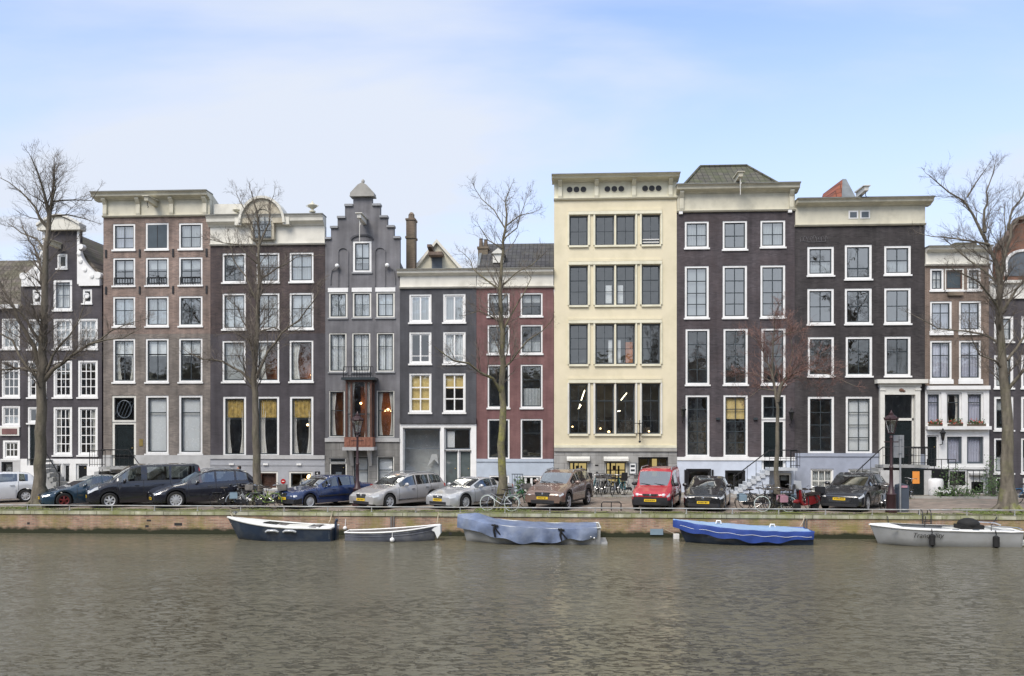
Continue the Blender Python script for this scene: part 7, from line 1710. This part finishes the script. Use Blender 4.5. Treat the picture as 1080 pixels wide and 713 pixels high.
# water
m = bpy.data.materials.new('water'); n, L = nt(m); out = n.new('ShaderNodeOutputMaterial'); b = n.new('ShaderNodeBsdfPrincipled'); L.new(b.outputs[0], out.inputs[0])
b.inputs['Base Color'].default_value = (.13, .120, .082, 1); b.inputs['Roughness'].default_value = .16; b.inputs['IOR'].default_value = 1.33; b.inputs['Specular IOR Level'].default_value = .8
tc = n.new('ShaderNodeTexCoord'); 
def noise(scale, detail, sx, sy, rough=.5, dist=0):
    mp = n.new('ShaderNodeMapping'); mp.inputs['Scale'].default_value = (sx, sy, 1); mp.inputs['Rotation'].default_value = (0, 0, R(8)); L.new(tc.outputs['Object'], mp.inputs[0])
    q = n.new('ShaderNodeTexNoise'); q.inputs['Scale'].default_value = scale; q.inputs['Detail'].default_value = detail; q.inputs['Roughness'].default_value = rough; q.inputs['Distortion'].default_value = dist; L.new(mp.outputs[0], q.inputs['Vector']); return q
def bump(h, st, dist, prev=None):
    q = n.new('ShaderNodeBump'); q.inputs['Strength'].default_value = st; q.inputs['Distance'].default_value = dist; L.new(h, q.inputs['Height'])
    if prev is not None: L.new(prev, q.inputs['Normal'])
    return q.outputs[0]
n1 = noise(1.9, 3, .8, 1.25, .55, .6); n2 = noise(7, 3, .7, 1.3, .6, .3); n3 = noise(.45, 2, 1, 1)
mm = n.new('ShaderNodeMath'); mm.operation = 'MULTIPLY'; L.new(n1.outputs[0], mm.inputs[0]); L.new(n3.outputs[0], mm.inputs[1])
v = bump(mm.outputs[0], 1., WB1 if 'WB1' in globals() else .06); v = bump(n2.outputs[0], 1., .006, v)
n5 = noise(4.6, 4, .85, 1.7, .6, .8); r5 = n.new('ShaderNodeMapRange'); r5.interpolation_type = 'SMOOTHSTEP'; r5.inputs['From Min'].default_value = .50; r5.inputs['From Max'].default_value = .70; L.new(n5.outputs[0], r5.inputs[0]); m5 = n.new('ShaderNodeMath'); m5.operation = 'MULTIPLY'; L.new(r5.outputs[0], m5.inputs[0]); n6 = noise(.16, 3, 1, 1.4); r6 = n.new('ShaderNodeMapRange'); r6.inputs['From Min'].default_value = .4; r6.inputs['From Max'].default_value = .6; r6.inputs['To Min'].default_value = .25; r6.inputs['To Max'].default_value = 1.; L.new(n6.outputs[0], r6.inputs[0]); L.new(r6.outputs[0], m5.inputs[1]); sy = n.new('ShaderNodeSeparateXYZ'); L.new(tc.outputs['Object'], sy.inputs[0]); ry = n.new('ShaderNodeMapRange'); ry.inputs['From Min'].default_value = -3; ry.inputs['From Max'].default_value = -14; ry.inputs['To Min'].default_value = .10; L.new(sy.outputs[1], ry.inputs[0]); m7 = n.new('ShaderNodeMath'); m7.operation = 'MULTIPLY'; L.new(m5.outputs[0], m7.inputs[0]); L.new(ry.outputs[0], m7.inputs[1]); v = bump(m7.outputs[0], 1., .16, v); L.new(v, b.inputs['Normal'])
M['water'] = m
sheet('water', -1500, 1500, -27.3, .1, WZ, 'water')

trs = [o for o in list(COL.objects) if o.name.startswith('bare_tree') and o.parent is None]
for i, (xx, src) in enumerate(((-47, 1), (-38, 0), (-28, 4), (-19, 2), (-10.5, 1), (10.5, 4), (19.5, 2), (28, 0), (37, 1), (46, 4))):
    if i % 2 == 0 or True:
        s_ = trs[src]; c_ = copy_tree(s_); c_.location = (xx, -30.2, 0); c_.rotation_euler = (0, 0, 1.1*i); c_['label'] = f'bare tree on the near bank, {["short", "leaning", "tall", "broad", "narrow"][i%5]} crown, {"east" if xx > 0 else "west"} of the viewpoint'; c_['group'] = 'bare trees on the near bank'
# houses of the near bank behind the camera (seen only as reflections)
rr = random.Random(21); x = -62.
k = 0
tones = ['brick_brown', 'paint_grey', 'brick_tan', 'brick_violet', 'pale_stone', 'brick_purple']
desc = ['brown brick', 'grey painted', 'tan brick', 'dark violet brick', 'pale stone', 'purple brick']
while x < 62:
    w = rr.uniform(6.5, 8.5); hh = rr.uniform(8.8, 11.5); Yb = -41.5
    t = thing('canal_house', f'{desc[k%6]} house on the near bank behind the camera, number {k+1} from the west'.replace(f', number {k+1} from the west', f', {["tallest gable", "wide front", "narrow front", "plain cornice"][k%4]}'), 'house', (x+w/2, Yb, 0), 'canal houses of the near bank')
    mb = MB(); mb.box(x, x+w-.02, Yb-8, Yb, 0, hh); mb.build('wall', tones[k % 6], t)
    wn = MB(); gl = MB()
    for r_ in range(4):
        for c in range(3):
            xa = x+w*(.12+.29*c); za = 1.5+r_*(hh-2.5)/4; wn.box(xa, xa+1.3, Yb+.004, Yb+.08, za, za+2.2); gl.box(xa+.12, xa+1.18, Yb+.082, Yb+.1, za+.12, za+2.08)
    o = wn.build('window', 'white', t); gl.build('pane', 'grey_sash', o)
    mb = MB(); mb.box(x-.1, x+w+.08, Yb-.1, Yb+.5, hh+.004, hh+.8); mb.build('cornice', 'cream', t); x += w; k += 1

# ------------------------------------------------------------------ camera, sun, sky
cam = bpy.data.cameras.new('Camera'); co = bpy.data.objects.new('Camera', cam); COL.objects.link(co); sc.camera = co
co.location = (CX, CY, CZ); co.rotation_euler = (R(90), 0, PHI)
cam.sensor_width = 36; cam.lens = F/1080*36; cam.shift_y = (HY-356.5)/1080; cam.clip_end = 4000; cam.clip_start = .1
EL, AZ = 50, 205      # sun height; azimuth measured so that the light comes from behind the camera, a little from the left
sun = bpy.data.lights.new('Sun', 'SUN'); sun.energy = 1.9; sun.angle = R(30); sun.color = (1, .93, .84)
so = bpy.data.objects.new('Sun', sun); COL.objects.link(so)
d = Vector((-math.sin(R(25))*math.cos(R(EL)), -math.cos(R(25))*math.cos(R(EL)), math.sin(R(EL))))   # towards the sun
so.rotation_euler = d.to_track_quat('Z', 'Y').to_euler()
w = bpy.data.worlds.new('World'); sc.world = w; w.use_nodes = True; n = w.node_tree.nodes; L = w.node_tree.links; n.clear()
out = n.new('ShaderNodeOutputWorld'); bg = n.new('ShaderNodeBackground'); bg.inputs[1].default_value = .12; L.new(bg.outputs[0], out.inputs[0])
sk = n.new('ShaderNodeTexSky'); sk.sky_type = 'NISHITA'; sk.sun_disc = False; sk.sun_elevation = R(EL); sk.sun_rotation = math.atan2(d.x, d.y); sk.air_density = 1.0; sk.dust_density = .8; sk.ozone_density = 1.5; sk.altitude = 0
tc = n.new('ShaderNodeTexCoord'); sp = n.new('ShaderNodeSeparateXYZ'); L.new(tc.outputs['Generated'], sp.inputs[0])
# clouds: project the direction on a high flat layer, streaked
az_ = n.new('ShaderNodeMath'); az_.operation = 'MAXIMUM'; az_.inputs[1].default_value = .0; L.new(sp.outputs[2], az_.inputs[0])
ad = n.new('ShaderNodeMath'); ad.inputs[1].default_value = .18; L.new(az_.outputs[0], ad.inputs[0])
dx = n.new('ShaderNodeMath'); dx.operation = 'DIVIDE'; L.new(sp.outputs[0], dx.inputs[0]); L.new(ad.outputs[0], dx.inputs[1])
dy = n.new('ShaderNodeMath'); dy.operation = 'DIVIDE'; L.new(sp.outputs[1], dy.inputs[0]); L.new(ad.outputs[0], dy.inputs[1])
cb = n.new('ShaderNodeCombineXYZ'); L.new(dx.outputs[0], cb.inputs[0]); L.new(dy.outputs[0], cb.inputs[1])
mp = n.new('ShaderNodeMapping'); mp.inputs['Scale'].default_value = (.55, 1.15, 1); mp.inputs['Rotation'].default_value = (0, 0, R(-28)); mp.inputs['Location'].default_value = (3.4, 1.2, 0); L.new(cb.outputs[0], mp.inputs[0])
no = n.new('ShaderNodeTexNoise'); no.inputs['Scale'].default_value = 1.15; no.inputs['Detail'].default_value = 9; no.inputs['Roughness'].default_value = .5; no.inputs['Distortion'].default_value = .35; L.new(mp.outputs[0], no.inputs['Vector'])
rp = n.new('ShaderNodeMapRange'); rp.interpolation_type = 'SMOOTHSTEP'; rp.inputs['From Min'].default_value = .37; rp.inputs['From Max'].default_value = .63; L.new(no.outputs[0], rp.inputs[0])
# cloud layer thickens towards the horizon
hz = n.new('ShaderNodeMapRange'); hz.interpolation_type = 'SMOOTHSTEP'; hz.inputs['From Min'].default_value = .55; hz.inputs['From Max'].default_value = .08; hz.inputs['To Min'].default_value = 0; hz.inputs['To Max'].default_value = .8; L.new(sp.outputs[2], hz.inputs[0])
ma = n.new('ShaderNodeMath'); ma.operation = 'MULTIPLY_ADD'; ma.inputs[1].default_value = .85; ma.use_clamp = True; L.new(rp.outputs[0], ma.inputs[0]); L.new(hz.outputs[0], ma.inputs[2])
mx = n.new('ShaderNodeMixRGB'); mx.inputs[2].default_value = (3.3, 3.58, 4.12, 1); z2 = n.new('ShaderNodeMapRange'); z2.interpolation_type = 'SMOOTHSTEP'; z2.inputs['From Min'].default_value = .47; z2.inputs['From Max'].default_value = .75; z2.inputs['To Max'].default_value = .9; L.new(sp.outputs[2], z2.inputs[0])
m3 = n.new('ShaderNodeMath'); m3.operation = 'MAXIMUM'; L.new(ma.outputs[0], m3.inputs[0]); L.new(z2.outputs[0], m3.inputs[1]); L.new(m3.outputs[0], mx.inputs[0])
gm = n.new('ShaderNodeMixRGB'); gm.blend_type = 'MULTIPLY'; gm.inputs[0].default_value = 1; gm.inputs[2].default_value = (1.17, 1.17, 1.32, 1); L.new(sk.outputs[0], gm.inputs[1])
L.new(gm.outputs[0], mx.inputs[1]); L.new(mx.outputs[0], bg.inputs[0])
sc.view_settings.view_transform = 'Standard'; sc.view_settings.look = 'None'; sc.view_settings.exposure = .97; sc.view_settings.gamma = 1
sc.render.engine = 'CYCLES'; sc.cycles.max_bounces = 6; sc.cycles.diffuse_bounces = 2; sc.cycles.glossy_bounces = 3; sc.cycles.transparent_max_bounces = 10; sc.cycles.caustics_reflective = False; sc.cycles.caustics_refractive = False
sc.render.resolution_x = 1024; sc.render.resolution_y = 676
